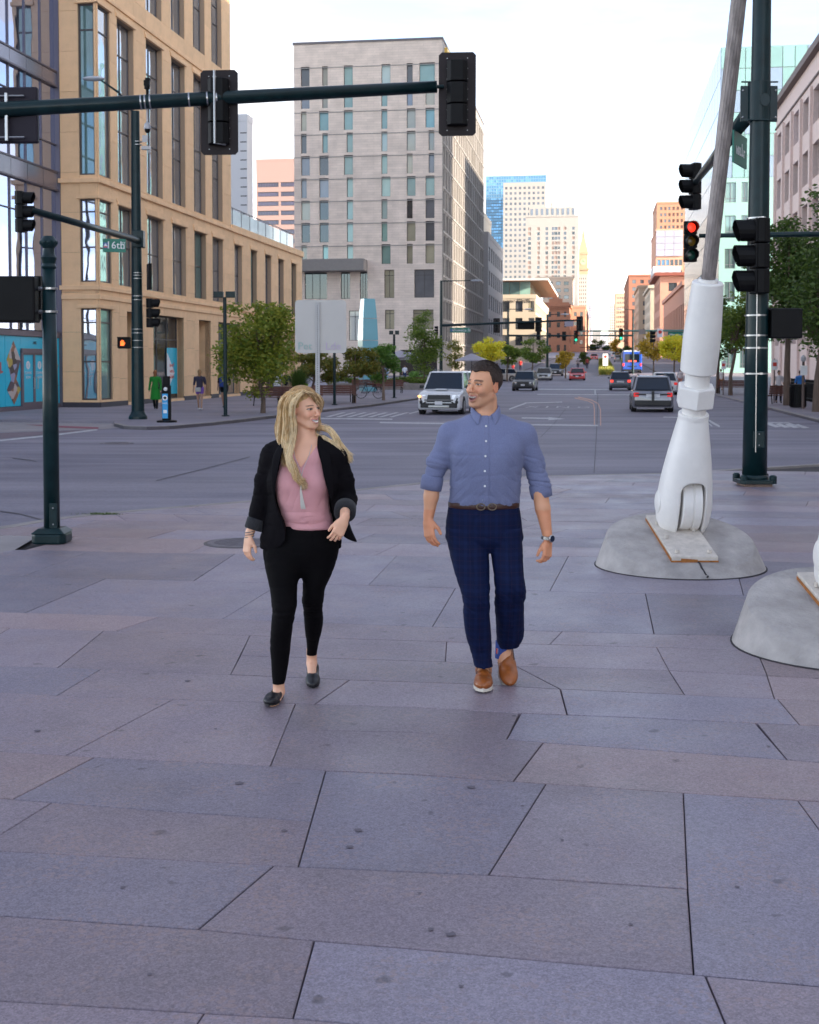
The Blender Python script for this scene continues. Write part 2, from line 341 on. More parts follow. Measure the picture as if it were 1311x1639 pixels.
# concrete ramp, red strip and crossing on the side street at left
RP = lambda px, py: GS(px, py, RZ + .006)
sheet('ramp', [RP(-260, 680), RP(20, 673.5), RP(186, 675), RP(200, 684.5), RP(155, 687), RP(0, 692), RP(-260, 703)], RZ + .006, M_APRON)
sheet('red_strip', [RP(39, 679.5), RP(158, 684), RP(157, 687), RP(90, 684.5)], RZ + .012, M_RED)
sheet('brick_crossing', [RP(-260, 706), RP(0, 693), RP(150, 688), RP(0, 702), RP(-260, 728)], RZ + .005, mat('dull_red_paving', (.15, .11, .13), .8, var=.15))
def line(px, w=2.2, m=None, name='road_marking', dz=.006):
    """paint a line along photo pixels (w = pixels of height / width seen)"""
    m = m or M_PAINT
    for i in range(len(px) - 1):
        (x0, y0), (x1, y1) = px[i], px[i + 1]
        if abs(x1 - x0) > abs(y1 - y0): q = [(x0, y0 - w / 2), (x1, y1 - w / 2), (x1, y1 + w / 2), (x0, y0 + w / 2)]
        else: q = [(x0 - w / 2, y0), (x1 - w / 2, y1), (x1 + w / 2, y1), (x0 + w / 2, y0)]
        sheet(name, [GS(x, y, RZ + dz) for x, y in q][::-1], RZ + dz, m)
line([(0, 705), (80, 697), (156, 687.5)], 2.2)
line([(-200, 731), (0, 705)], 3)
line([(608, 676.2), (780, 679), (957, 681)], 2.0)
line([(815, 655), (842, 645)], 2.0); line([(842, 644.8), (900, 643.5)], 1.2)
line([(835, 668.8), (880, 669.6)], 2.0)
sheet('road_marking', [RP(878, 667.6), RP(878, 672.4), RP(905, 670.4)], RZ + .006, M_PAINT)
line([(655, 662), (677, 656.5)], 1.8); line([(514, 669.6), (628, 671)], 1.6)
for i in range(7):
    a = 520 + 17 * i; sheet('road_marking', [RP(a, 667.5), RP(a + 7, 667.5), RP(a + 34, 660), RP(a + 28, 660)], RZ + .006, M_PAINT)
for i in range(4):
    a = 1226 + 15 * i; sheet('road_marking', [RP(a, 678.2 + i * .6), RP(a + 7, 677 + i * .6), RP(a + 25, 683 + i * .5), RP(a + 15, 684 + i * .5)], RZ + .006, M_PAINT)
line([(1212, 676.5), (1262, 677), (1290, 685)], 1.4)
line([(1133, 672), (1152, 682.5)], 3); line([(1128, 673), (1140, 682)], 2)
line([(1062, 667.5), (1090, 668)], 1.4)
line([(860, 623), (1010, 624)], 1.2); line([(860, 631), (1010, 632)], 1.0)
line([(952.5, 624), (952.8, 631.5)], 2.0)
line([(920, 637), (941, 641.5), (950, 646), (951.5, 655), (951.5, 681)], 1.6, M_YEL); line([(925, 635.6), (946, 640), (957.5, 646), (961, 655), (961.5, 681)], 1.6, M_YEL)
line([(957, 630), (955.5, 680), (951, 757)], 1.1, M_SEAM, 'seam'); line([(745, 718), (700, 770)], 1.2, M_SEAM, 'seam')
line([(905, 655), (865, 700)], .8, M_SEAM, 'seam')
line([(20, 733), (52, 737), (58, 739)], 1.0, M_SEAM, 'seam'); line([(250, 769), (320, 752), (400, 731)], .8, M_SEAM, 'seam')
line([(0, 818), (30, 822), (68, 832)], 1.2, M_SEAM, 'seam')
for y0 in range(62, 118, 12):
    for xs in (4.2,): sheet('road_marking', [(xs, y0), (xs + .12, y0), (xs + .12, y0 + 4), (xs, y0 + 4)], RZ + .006, M_PAINT)
for y0 in range(168, 420, 14):
    for xs in (4.6, -4.4): sheet('road_marking', [(xs, y0), (xs + .14, y0), (xs + .14, y0 + 5), (xs, y0 + 5)], RZ + .006, M_PAINT)
# word on the road
p = G(893, 651.5, RZ + .008)
tm = text_mesh('X I N G', 1.6, M_PAINT, 'road_lettering', None, Matrix.Translation(p) @ Matrix.Rotation(-A8, 4, 'Z') @ Matrix.Scale(1.9, 4, (0, 1, 0)) @ Matrix.Scale(.62, 4, (1, 0, 0)), ext=0)
tag(tm, kind='structure')
# ------------------------------------------------------------ plaza: kerb, base, ramp, stones
curb_px = [(-400, 912), (-60, 852), (0, 843), (72, 831), (152, 821.5), (270, 811.5), (400, 801), (490, 792), (570, 783), (680, 771.5), (760, 766), (830, 762), (940, 760), (1050, 757.5), (1182, 750), (1311, 742), (1500, 733), (1800, 722)]
cs = [P0(*p) for p in curb_px]
M_BASE = M_MORT
base = sheet('plaza_paving', cs + [(40, 24), (40, -10), (-30, -10), (-30, 8)], -.038, M_BASE)
strip('plaza_kerb', cs, .16, .002, M_CURB, .3, side=-1)
tag(base, kind='structure')
apr = sheet('plaza_ramp', [P0(-300, 912), P0(-120, 918), P0(-60, 900), P0(0, 884), P0(23, 880), P0(62, 857), P0(106, 829), P0(72, 831.5), P0(0, 844), P0(-300, 894)], -.003, M_APRON)
def stone_mat(name, cols, sp=.10):
    m = bpy.data.materials.new(name); m.use_nodes = True; N, L = m.node_tree.nodes, m.node_tree.links; b = N['Principled BSDF']
    t = N.new('ShaderNodeTexCoord'); g = N.new('ShaderNodeNewGeometry'); oi = N.new('ShaderNodeObjectInfo')
    def noise(s, d, r=.55, vec=g.outputs['Position']):
        n = N.new('ShaderNodeTexNoise'); n.inputs['Scale'].default_value = s; n.inputs['Detail'].default_value = d; n.inputs['Roughness'].default_value = r; L.new(vec, n.inputs['Vector']); return n.outputs['Fac']
    def mrange(v, a, b_, c, d):
        n = N.new('ShaderNodeMapRange'); n.inputs[1].default_value = a; n.inputs[2].default_value = b_; n.inputs[3].default_value = c; n.inputs[4].default_value = d; L.new(v, n.inputs[0]); return n.outputs[0]
    def mul(a, b_):
        n = N.new('ShaderNodeMath'); n.operation = 'MULTIPLY'; L.new(a, n.inputs[0]); L.new(b_, n.inputs[1]); return n.outputs[0]
    base = N.new('ShaderNodeMix'); base.data_type = 'RGBA'; base.inputs[6].default_value = (*cols[0], 1); base.inputs[7].default_value = (*cols[1], 1); L.new(mrange(noise(2.2, 6), .35, .65, 0, 1), base.inputs[0])
    vo = N.new('ShaderNodeTexVoronoi'); vo.inputs['Scale'].default_value = 190; L.new(g.outputs['Position'], vo.inputs['Vector'])
    hs = N.new('ShaderNodeSeparateColor'); L.new(vo.outputs['Color'], hs.inputs[0])
    grain = mrange(hs.outputs[0], 0, 1, 1 - sp * 2.4, 1 + sp * 2.4)
    v2 = N.new('ShaderNodeTexVoronoi'); v2.inputs['Scale'].default_value = 70; L.new(g.outputs['Position'], v2.inputs['Vector']); h2 = N.new('ShaderNodeSeparateColor'); L.new(v2.outputs['Color'], h2.inputs[0])
    g2 = mrange(h2.outputs[1], 0, 1, 1 - sp, 1 + sp)
    stain = mrange(noise(1.1, 9, .68), .50, .76, 1.03, .66); blot = mrange(noise(9.0, 2, .4), .70, .76, 1.0, .55)
    tone = mrange(oi.outputs['Random'], 0, 1, .80, 1.16)
    k = mul(mul(mul(grain, g2), mul(stain, blot)), tone)
    vm = N.new('ShaderNodeVectorMath'); vm.operation = 'SCALE'; L.new(base.outputs[2], vm.inputs[0]); L.new(k, vm.inputs['Scale']); 
    # pink crystals
    pk = N.new('ShaderNodeMix'); pk.data_type = 'RGBA'; pk.inputs[7].default_value = (.34, .23, .21, 1); L.new(vm.outputs[0], pk.inputs[6])
    L.new(mul(mrange(h2.outputs[2], .72, .8, 0, .38), mrange(noise(3.0, 3), .45, .6, 0, 1)), pk.inputs[0]); L.new(pk.outputs[2], b.inputs['Base Color'])
    rr = mrange(noise(1.6, 6, .6), .35, .7, .42, .60); L.new(rr, b.inputs['Roughness'])
    bp = N.new('ShaderNodeBump'); bp.inputs['Strength'].default_value = .22; bp.inputs['Distance'].default_value = .004; L.new(noise(120, 4), bp.inputs['Height']); L.new(bp.outputs[0], b.inputs['Normal'])
    return m
ST = [stone_mat('granite_bluegrey', ((0.203, 0.180, 0.229), (0.232, 0.203, 0.249))),
      stone_mat('granite_purple', ((0.223, 0.182, 0.218), (0.253, 0.207, 0.238))),
      stone_mat('granite_pink', ((0.261, 0.195, 0.213), (0.282, 0.219, 0.232)))]
def inset(poly, d):
    n = len(poly); out = []
    A = sum(poly[i][0] * poly[(i + 1) % n][1] - poly[(i + 1) % n][0] * poly[i][1] for i in range(n)); sg = 1 if A > 0 else -1
    for i in range(n):
        p0, p1, p2 = Vector(poly[i - 1]), Vector(poly[i]), Vector(poly[(i + 1) % n])
        d1 = (p1 - p0).normalized(); d2 = (p2 - p1).normalized(); n1 = Vector((-d1.y, d1.x)) * sg; n2 = Vector((-d2.y, d2.x)) * sg
        b = n1 + n2; q = b.dot(n1)
        out.append(tuple(p1 + b * (d / max(q, .25))))
    return out
def clip(poly, a, b):
    """keep the part of a pixel polygon that lies below the line a-b"""
    out = []; f = lambda p: p[1] - (a[1] + (b[1] - a[1]) * (p[0] - a[0]) / (b[0] - a[0]))
    for i in range(len(poly)):
        p, q = poly[i], poly[(i + 1) % len(poly)]; fp, fq = f(p), f(q)
        if fp >= 0: out.append(p)
        if fp * fq < 0: t = fp / (fp - fq); out.append((p[0] + (q[0] - p[0]) * t, p[1] + (q[1] - p[1]) * t))
    return out
NST = [0]
def stone(poly, mi=None):
    """poly: pixels of the photograph on the plaza plane"""
    cx = sum(p[0] for p in poly) / len(poly)
    for i in range(len(curb_px) - 1):
        if curb_px[i][0] <= cx < curb_px[i + 1][0]:
            a, b = curb_px[i], curb_px[i + 1]; poly = clip(poly, (a[0], a[1] + .8), (b[0], b[1] + .8))
    if len(poly) < 3: return
    w = []
    for p in poly:
        q = ray(*p); q = q * (CAMH / -q.z); w.append((q.x, q.y))
    # drop doubled points
    w = [p for i, p in enumerate(w) if (Vector(p) - Vector(w[i - 1])).length > .012]
    if len(w) < 3: return
    A = abs(sum(w[i][0] * w[(i + 1) % len(w)][1] - w[(i + 1) % len(w)][0] * w[i][1] for i in range(len(w)))) / 2
    if A < .01: return
    r = random.Random(NST[0] * 13 + 5); NST[0] += 1
    gap = r.choice([.0018, .0026, .0034]); top = r.uniform(-.0016, .0008)
    a = inset(w, gap); b = inset(w, gap + .0035)
    c = Vector((sum(p[0] for p in w) / len(w), sum(p[1] for p in w) / len(w)))
    tx, ty = r.uniform(-.0006, .0006), r.uniform(-.0006, .0006)
    L_ = lambda pp, z: [(x - c.x, y - c.y, z + (x - c.x) * tx + (y - c.y) * ty) for x, y in pp]
    mb = MB(); mb.ring([L_(a, -.036), L_(a, top - .0025), L_(b, top)])
    if mi is None: mi = r.choice([0, 0, 1, 1, 1, 2])
    o = mb.build('paving_stone', ST[mi], base, loc=(c.x, c.y, 0))
    return o
def yat(L, x):
    if x <= L[0][0]: (x0, y0), (x1, y1) = L[0], L[1]
    elif x >= L[-1][0]: (x0, y0), (x1, y1) = L[-2], L[-1]
    else:
        for i in range(len(L) - 1):
            if L[i][0] <= x <= L[i + 1][0]: (x0, y0), (x1, y1) = L[i], L[i + 1]; break
    return y0 + (y1 - y0) * (x - x0) / (x1 - x0)
def course(U, D, joints, mats=None):
    """stones between the pixel lines U (upper) and D (lower), cut by joints (x on U, x on D)"""
    for i in range(len(joints) - 1):
        (a, b), (c, d) = joints[i], joints[i + 1]
        up = [(a, yat(U, a))] + [p for p in U if a < p[0] < c] + [(c, yat(U, c))]
        dn = [(d, yat(D, d))] + [p for p in reversed(D) if b < p[0] < d] + [(b, yat(D, b))]
        stone(up + dn, mats[i % len(mats)] if mats else None)
L1 = [(0, 1465), (317, 1487), (503, 1505), (650, 1517), (1111, 1559), (1311, 1578)]
L0 = [(0, 1601), (327, 1621), (469, 1629), (1311, 1706)]
LM = [(0, 1790), (1311, 1920)]; LN = [(0, 2050), (1311, 2260)]
course(LM, LN, [(-500, -700), (100, -100), (900, 950), (1800, 1900)])
course(L0, LM, [(-420, -700), (327, 200), (1010, 980), (1800, 1900)])
course(L1, L0, [(-520, -640), (-180, -260), (503, 469), (1129, 1185), (1750, 1900)], [1, 1, 0, 1, 0])
L2 = [(0, 1362), (232, 1374), (438, 1385), (660, 1395), (782, 1400), (1101, 1422)]
course(L2, L1, [(-500, -620), (-150, -260), (438, 317), (1101, 1111)], [1, 0, 1])
L3 = [(0, 1203), (151, 1212), (433, 1226), (521, 1233), (660, 1239), (821, 1250), (874, 1254), (1094, 1269), (1311, 1282)]
L3m = [(0, 1277), (83, 1284), (252, 1297), (498, 1314)]
stone([(1094, 1269), (1277, 1281), (1311, 1327), (1470, 1592), (1111, 1559), (1101, 1422)], 0)
stone([(1277, 1281), (1760, 1312), (1990, 1640), (1470, 1592), (1311, 1327)], 1)
course(L3, L3m, [(-380, -640), (151, 21), (521, 498)], [2, 0])
course(L3m, L2, [(-300, -460), (83, -40), (498, 477)], [1, 1])
course(L3, L2, [(521, 477), (874, 782), (1094, 1101)], [0, 1])
La = [(473, 1126), (503, 1127), (660, 1132), (831, 1141), (1013, 1148), (1209, 1157), (1311, 1161)]
Lb = [(463, 1167), (660, 1172), (811, 1183), (869, 1188), (1255, 1215), (1311, 1220)]
L4 = [(0, 1108), (91, 1113), (277, 1119), (473, 1126)]
course(L4, L3, [(-500, -660), (277, 105), (473, 433)], [1, 1])
stone([(473, 1126), (660, 1132), (831, 1141), (810, 1184), (660, 1172), (456, 1167)], 1)
course(La, Lb, [(834, 810), (1212, 1260), (1760, 1900)], [0, 1])
course(Lb, L3, [(456, 433), (869, 821), (1420, 1480), (1800, 1900)], [1, 2, 1])
L5 = [(0, 1066), (161, 1071), (559, 1088), (740, 1094), (897, 1103), (1096, 1112), (1311, 1122)]
L4r = [(0, 1108), (91, 1113), (277, 1119), (473, 1126), (660, 1132), (831, 1141), (1013, 1148), (1209, 1157), (1311, 1161)]
stone([(-300, 1052), (161, 1071), (91, 1113), (-420, 1093)], 0)
stone([(161, 1071), (559, 1088), (503, 1127), (473, 1126), (277, 1119), (91, 1113)], 1)
course(L5, L4r, [(559, 503), (897, 908), (1245, 1280), (1760, 1850)], [1, 0, 2])
L7b = [(0, 1005), (185, 1010), (426, 1018), (716, 1027), (1051, 1036), (1311, 1046)]
Ld = [(0, 1040), (428, 1050), (713, 1059), (828, 1066), (1069, 1073), (1311, 1086)]
course(L7b, L5, [(-500, -640), (15, -80), (166, 92), (400, 369)], [2, 1, 1])
course(L7b, Ld, [(400, 385), (715, 713), (1051, 1071), (1212, 1228), (1700, 1800)], [1, 1, 1, 2])
stone([(385, yat(Ld, 385)), (713, 1059), (826, 1066), (897, 1103), (740, 1094), (559, 1088), (369, 1079)], 1)
stone([(826, 1066), (1071, 1073), (1096, 1112), (897, 1103)], 1)
course(Ld, L5, [(1071, 1096), (1228, 1240), (1800, 1880)], [1, 2])
L7 = [(0, 980), (120, 983), (433, 993), (540, 997.5), (840, 1009), (1046, 1015), (1172, 1017), (1311, 1022)]
course(L7, L7b, [(-500, -620), (254, 185), (900, 880), (1260, 1290), (1700, 1800)], [2, 1, 1, 2])
L8 = [(0, 922), (440, 933), (540, 935), (963, 949), (1034, 950), (1196, 953), (1311, 957)]
course(L8, L7, [(-500, -640), (169, 40), (450, 356), (729, 692), (1033, 1047), (1360, 1390), (1700, 1790)], [0, 0, 0, 0, 0, 0, 1])
L9 = [(-60, 900), (0, 884), (23, 880), (131, 882), (231, 885), (440, 887), (552, 888), (693, 891), (846, 893), (910, 890), (1200, 897), (1311, 901)]
course(L9, L8, [(-60, -120), (144, 36), (376, 310), (635, 590), (910, 880), (1175, 1190), (1500, 1570)], [0, 0, 0, 0, 0, 0])
# rows further off, narrowing towards the kerb
rr = random.Random(3); ysq = [0, 870.5, 855.5, 842, 830, 819, 809, 800, 792, 785, 778.5, 772.5, 767, 762, 757, 752, 747]
prev = L9
for k, yy in enumerate(ysq[1:]):
    sl = (yy - 585) / 13225.; cur = [(-400, yy + sl * (-1055)), (655, yy), (1900, yy + sl * 1245)]
    x = -100 - rr.random() * 200; js = []
    while x < 1600:
        sk = rr.choice([-1, 1, -1, 1, .2]) * rr.uniform(18, 60) * (yy - 700) / 160
        js.append((x + sk * .5, x - sk * .5)); x += rr.uniform(90, 300)
    if k == 0: js = [(120, 40), (348, 300), (640, 600), (1000, 1020), (1500, 1520)]
    course(cur, prev, js, None if k else [2, 1, 1, 1]); prev = cur
def manhole(px, py, r, lab, off=0):
    p = G(px, py, off); t = thing('manhole_cover', lab, 'manhole cover', p)
    mb = MB(); mb.lathe([(r, -.02), (r, .004), (r * .93, .006), (r * .92, .003)], 40); mb.build('frame', mat('iron_rim', (.07, .065, .075), .55, var=.2), t)
    mb = MB(); mb.lathe([(r * .9, 0), (r * .9, .007), (r * .88, .009)], 40)
    for i in range(-4, 5):
        w = math.sqrt(max(0, .8 - (i / 5) ** 2)) * r * .8; mb.box(-w, w, i * r * .17 - .012, i * r * .17 + .012, .009, .013)
    mb.build('lid', mat('cast_iron', (.13, .115, .135), .6, var=.25, vs=12, bump=.2), t)
manhole(385, 869, .36, 'round iron manhole cover in the pale plaza paving behind the blonde woman')
manhole(187, 709.5, .42, 'round iron manhole cover out in the empty road at left', RZ + .004)
# chewing gum and dark spots trodden into the stones
mb = MB(); r = random.Random(4)
spots = [(755, 1260, .018), (722, 1496, .018), (690, 1488, .012), (574, 1329, .016), (560, 1356, .013), (384, 1254, .020), (455, 1330, .012), (345, 1167, .009), (197, 1421, .010), (672, 1430, .008), (738, 1579, .007), (836, 1290, .007), (60, 1170, .018), (1010, 1480, .008), (300, 1090, .020), (900, 1345, .007), (1180, 1420, .008), (240, 1560, .008), (823, 1146, .012), (1230, 1195, .010)] + [(r.uniform(0, 1300), r.uniform(900, 1620), r.uniform(.002, .0045)) for i in range(22)]
for px, py, rad in spots:
    c = ray(px, py); c = c * (CAMH / -c.z); n = 11; mb.face([(c.x + rad * r.uniform(.6, 1.25) * math.cos(6.283 * j / n), c.y + rad * r.uniform(.6, 1.25) * math.sin(6.283 * j / n), .0022) for j in range(n)])
mb.build('gum_spots', mat('gum_spot', (.135, .115, .14), .7))['kind'] = 'stuff'
# small weeds at the kerb
mb = MB(); q = G(163, 823.5, 0); r = random.Random(2)
for i in range(260):
    a = Vector((q.x + r.gauss(0, .10), q.y + r.gauss(0, .02), q.z)); h = r.uniform(.01, .035); d = r.uniform(0, 6.28)
    mb.face([a, a + Vector((.006, 0, 0)), a + Vector((.02 * math.cos(d), .02 * math.sin(d), h))])
mb.build('weeds', leafmat('weed_green', (.05, .10, .02), (.12, .16, .04)))
COL.objects['weeds']['kind'] = 'stuff'
# ============================================================ BUILDINGS
def facade_mb(mb, w, z0, z1, rects, dep, M, mi=0, rmi=0):
    rects = [r for r in rects if r[1] > 0 and r[0] < w]
    xs = sorted({0, w} | {max(0, min(w, round(v, 4))) for r in rects for v in r[:2]}); zs = sorted({z0, z1} | {max(z0, min(z1, round(v, 4))) for r in rects for v in r[2:]})
    T = lambda x, y, z: M @ Vector((x, y, z))
    for j in range(len(zs) - 1):
        zc = (zs[j] + zs[j + 1]) / 2; act = [r for r in rects if r[2] < zc < r[3]]; run = None
        for i in range(len(xs) - 1):
            xc = (xs[i] + xs[i + 1]) / 2; hole = any(r[0] < xc < r[1] for r in act)
            if not hole and run is None: run = xs[i]
            if run is not None and (hole or i == len(xs) - 2):
                e = xs[i] if hole else xs[i + 1]; mb.face([T(run, 0, zs[j]), T(e, 0, zs[j]), T(e, 0, zs[j + 1]), T(run, 0, zs[j + 1])], mi); run = None
    for a, b, c, d in rects:
        mb.face([T(a, 0, c), T(b, 0, c), T(b, dep, c), T(a, dep, c)], rmi); mb.face([T(a, dep, d), T(b, dep, d), T(b, 0, d), T(a, 0, d)], rmi)
        mb.face([T(a, 0, c), T(a, dep, c), T(a, dep, d), T(a, 0, d)], rmi); mb.face([T(b, dep, c), T(b, 0, c), T(b, 0, d), T(b, dep, d)], rmi)
def fM(o, ang): return Matrix.Translation((o[0], o[1], 0)) @ Matrix.Rotation(ang, 4, 'Z')
WM = {}
def win_mesh(w, h, nx, ny, fw, fm, pm, fd=.06, split=False):
    key = (round(w, 2), round(h, 2), nx, str(ny), fw, fm.name, pm.name, split)
    if key in WM: return WM[key]
    mb = MB()
    mb.box(0, w, 0, fd, 0, fw); mb.box(0, w, 0, fd, h - fw, h); mb.box(0, fw, 0, fd, fw, h - fw); mb.box(w - fw, w, 0, fd, fw, h - fw)
    for i in range(1, nx): x = w * i / nx; mb.box(x - fw / 2, x + fw / 2, .002, fd, fw, h - fw)
    yy = [h * j / ny for j in range(1, ny)] if isinstance(ny, int) else [h * t for t in ny]
    for z in yy: mb.box(fw, w - fw, .004, fd, z - fw / 2, z + fw / 2)
    p = MB(); p.face([(0, fd * .7, 0), (w, fd * .7, 0), (w, fd * .7, h), (0, fd * .7, h)])
    if split:
        a = mb.mesh('window'); a.materials.append(fm); b = p.mesh('pane'); b.materials.append(pm); WM[key] = (a, b)
    else:
        mb.mi = 1; mb.face([(0, fd * .7, 0), (w, fd * .7, 0), (w, fd * .7, h), (0, fd * .7, h)], 1)
        a = mb.mesh('window'); a.materials.append(fm); a.materials.append(pm); WM[key] = (a, None)
    return WM[key]
def windows(parent, o, ang, rects, dep, fm, panes, nx=1, ny=1, fw=.06, mode='single', rng=None):
    rng = rng or rnd; M = fM(o, ang)
    if mode == 'stuff':
        mb = MB()
        for a, b, c, d in rects:
            k = rng.randrange(len(panes)); T = lambda x, y, z: M @ Vector((x, y, z))
            mb.face([T(a, dep - .01, c), T(b, dep - .01, c), T(b, dep - .01, d), T(a, dep - .01, d)], k)
        ob = mb.build('window_panes', panes, parent); ob['kind'] = 'stuff'; return
    for r in rects:
        a, b, c, d = r[:4]; pm = r[4] if len(r) > 4 else panes[rng.randrange(len(panes))]
        fr, pa = win_mesh(b - a, d - c, nx, ny, fw, fm, pm, split=(mode == 'parts'))
        ob = link('window', fr, parent, M @ Vector((a, dep - .07, c)), ang)
        if pa: link('pane', pa, ob)
def grid(w, z0, z1, nx, nz, fx=.6, fz=.6, mx=0., bias=.5):
    out = []; bw = (w - 2 * mx) / nx; bh = (z1 - z0) / nz
    for j in range(nz):
        for i in range(nx):
            x = mx + bw * (i + .5); z = z0 + bh * (j + bias); out.append((x - bw * fx / 2, x + bw * fx / 2, z - bh * fz / 2, z + bh * fz / 2))
    return out
G_DARK = glassmat('glass_dark', (.03, .035, .04)); G_MID = glassmat('glass_grey', (.13, .14, .16), .04, .3); G_CURT = glassmat('glass_curtain', (.30, .28, .20), var=.4)
G_GREEN = glassmat('glass_green', (.20, .33, .29), var=.35); G_BLUE = glassmat('glass_blue', (.08, .22, .36), .06, .2, var=.3); G_TEAL = glassmat('glass_teal', (.13, .22, .21), .04, .3)
G_SKY = glassmat('glass_mirror', (.42, .47, .64), .02, .92, wav=.12, var=.06); G_TAN = glassmat('glass_bronze', (.58, .64, .72), .03, .85, wav=.25, var=.30)
F_BRZ = mat('frame_bronze', (.085, .072, .07), .45, metal=.3); F_GREY = mat('frame_grey', (.20, .20, .22), .45, metal=.4); F_WHITE = mat('frame_white', (.6, .6, .6), .5); F_DARK = mat('frame_dark', (.03, .03, .035), .5)
def bldg(name, label, x0, x1, y0, y1, z1, wm, front=None, right=None, left=None, cat='building', roofm=None, cap=None, fm=F_DARK, zb=None, group=None, capm=None):
    """a building aligned with the street: corners in street coordinates"""
    zb = tz(y0) if zb is None else zb
    t = thing(name, label, cat, S(x0, y0, zb), -A8, group); w, d, h = x1 - x0, y1 - y0, z1 - zb
    mb = MB(); sides = {'front': ((0, 0), 0, w), 'right': ((w, 0), R(90), d), 'left': ((0, d), R(-90), d), 'back': ((w, d), R(180), w)}
    specs = {'front': front, 'right': right, 'left': left, 'back': None}; rs = {}
    for k, (o, a, ww) in sides.items():
        sp = specs[k]; rects = []
        if sp: rects = sp['rects'](ww, h) if callable(sp.get('rects')) else sp.get('rects') or grid(ww, sp.get('z0', 3), h - sp.get('top', 1.2), sp['nx'], sp['nz'], sp.get('fx', .6), sp.get('fz', .6), sp.get('mx', .5))
        rs[k] = rects; dp = (sp or {}).get('dep', .25)
        facade_mb(mb, ww, -1.5, h, rects, dp, fM(o, a), (sp or {}).get('mi', 0), (sp or {}).get('mi', 0))
    mb.face([(0, 0, h), (w, 0, h), (w, d, h), (0, d, h)])
    mb.build('wall', wm if isinstance(wm, list) else [wm], t)
    for k, (o, a, ww) in sides.items():
        sp = specs[k]
        if sp: windows(t, o, a, [tuple(r) for r in rs[k]], sp.get('dep', .25), sp.get('fm', fm), sp['panes'], sp.get('mxn', 1), sp.get('mzn', 1), sp.get('fw', .08), sp.get('mode', 'single'))
    cp = cap if cap is not None else .3
    if cp:
        c = MB(); e = cp; c.box(-e, w + e, -e, .35, h - .5, h + .35); c.box(w - .35, w + e, .35, d, h - .5, h + .35); c.box(-e, .35, .35, d, h - .5, h + .35)
        c.build('cornice', capm or (wm[0] if isinstance(wm, list) else wm), t)
    return t
# ---------------------------------------------------------------- tan stone building on the left corner
M_TAN = mat('tan_limestone', (.86, .57, .325), .8, var=.10, vs=1.2, bump=.12, bs=25, objrnd=.05, dirt=.08)
M_TANJ = mat('tan_joint', (.36, .26, .18), .85)
XT = -23.6; yc = onXp(160, 651, XT)[0]; ZB = tz(yc) + .0
tan = thing('stone_building', 'tan limestone corner building with tall recessed windows, left of the street', 'building', S(XT, yc, ZB), -A8)
yy = lambda px, py=500: onXp(px, py, XT)[0] - yc
zz = lambda px, py: onXp(px, py, XT)[1] - ZB
W_L = yy(483); W_T = yy(370); H1 = zz(375, 364); HT = 34.0
print('tan', yc, W_L, W_T, H1, [round(yy(p), 2) for p in (178, 190, 217, 236, 262, 276, 298, 311, 330)])
z2a, z2b = zz(255, 467), zz(255, 351); z3a, z3b = zz(250, 315), zz(238, 66); z4a = zz(250, 29); z4b = z4a + (z3b - z3a)
print('levels', z2a, z2b, z3a, z3b, z4a, H1)
zg = zz(275, 507)
cols = [(190, 217), (236, 262), (276, 298), (311, 330), (340, 357), (375, 387.5), (401, 411), (424, 434), (445, 454), (466, 474)]
cols = [(yy(a), yy(b)) for a, b in cols]
bay = (.12, yy(178, 400)); fx0 = onYp(97, 500, yc)[0] - XT; fb = (onYp(130, 500, yc)[0] - XT - fx0, -fx0 - .12)
WF = -fx0
lev = [(.35, zg), (z2a, z2b), (z3a, z3b), (z4a, z4b)]
side_r = []; side_w = []
for i, (a, b) in enumerate(cols):
    side_r.append((a, b, z2a, z2b))
    if b < W_T: side_r += [(a, b, z3a, z3b), (a, b, z4a, z4b)]
for za, zb_ in lev: side_r.append((bay[0], bay[1], za, zb_))
gr = [(203, 229), (245, 294), (318, 337), (349, 384), (403, 416), (425, 446), (457, 472)]
gr = [(yy(a, 600), yy(b, 600), .15, zg) for a, b in gr]
front_r = [(fb[0], fb[1], za, zb_) for za, zb_ in lev]
mb = MB()
D_ = .34
facade_mb(mb, W_L, -1.2, H1, [r for r in side_r if r[3] < H1] + gr, D_, fM((0, 0), R(90)))
facade_mb(mb, W_T, H1, HT, [r for r in side_r if r[2] > H1 - .01], D_, fM((0, 0), R(90)))
facade_mb(mb, WF, -1.2, HT, front_r, D_, fM((fx0, 0), 0))
mb.face([(-20, W_T, H1), (0, W_T, H1), (0, W_T, HT), (-20, W_T, HT)]); mb.face([(0, W_T, H1), (0, W_L, H1), (-20, W_L, H1), (-20, W_T, H1)]); mb.face([(0, W_L, -1.2), (-20, W_L, -1.2), (-20, W_L, H1), (0, W_L, H1)]); mb.face([(0, 0, HT), (0, W_T, HT), (-20, W_T, HT), (-20, 0, HT)])
mb.build('wall', M_TANJ, tan)
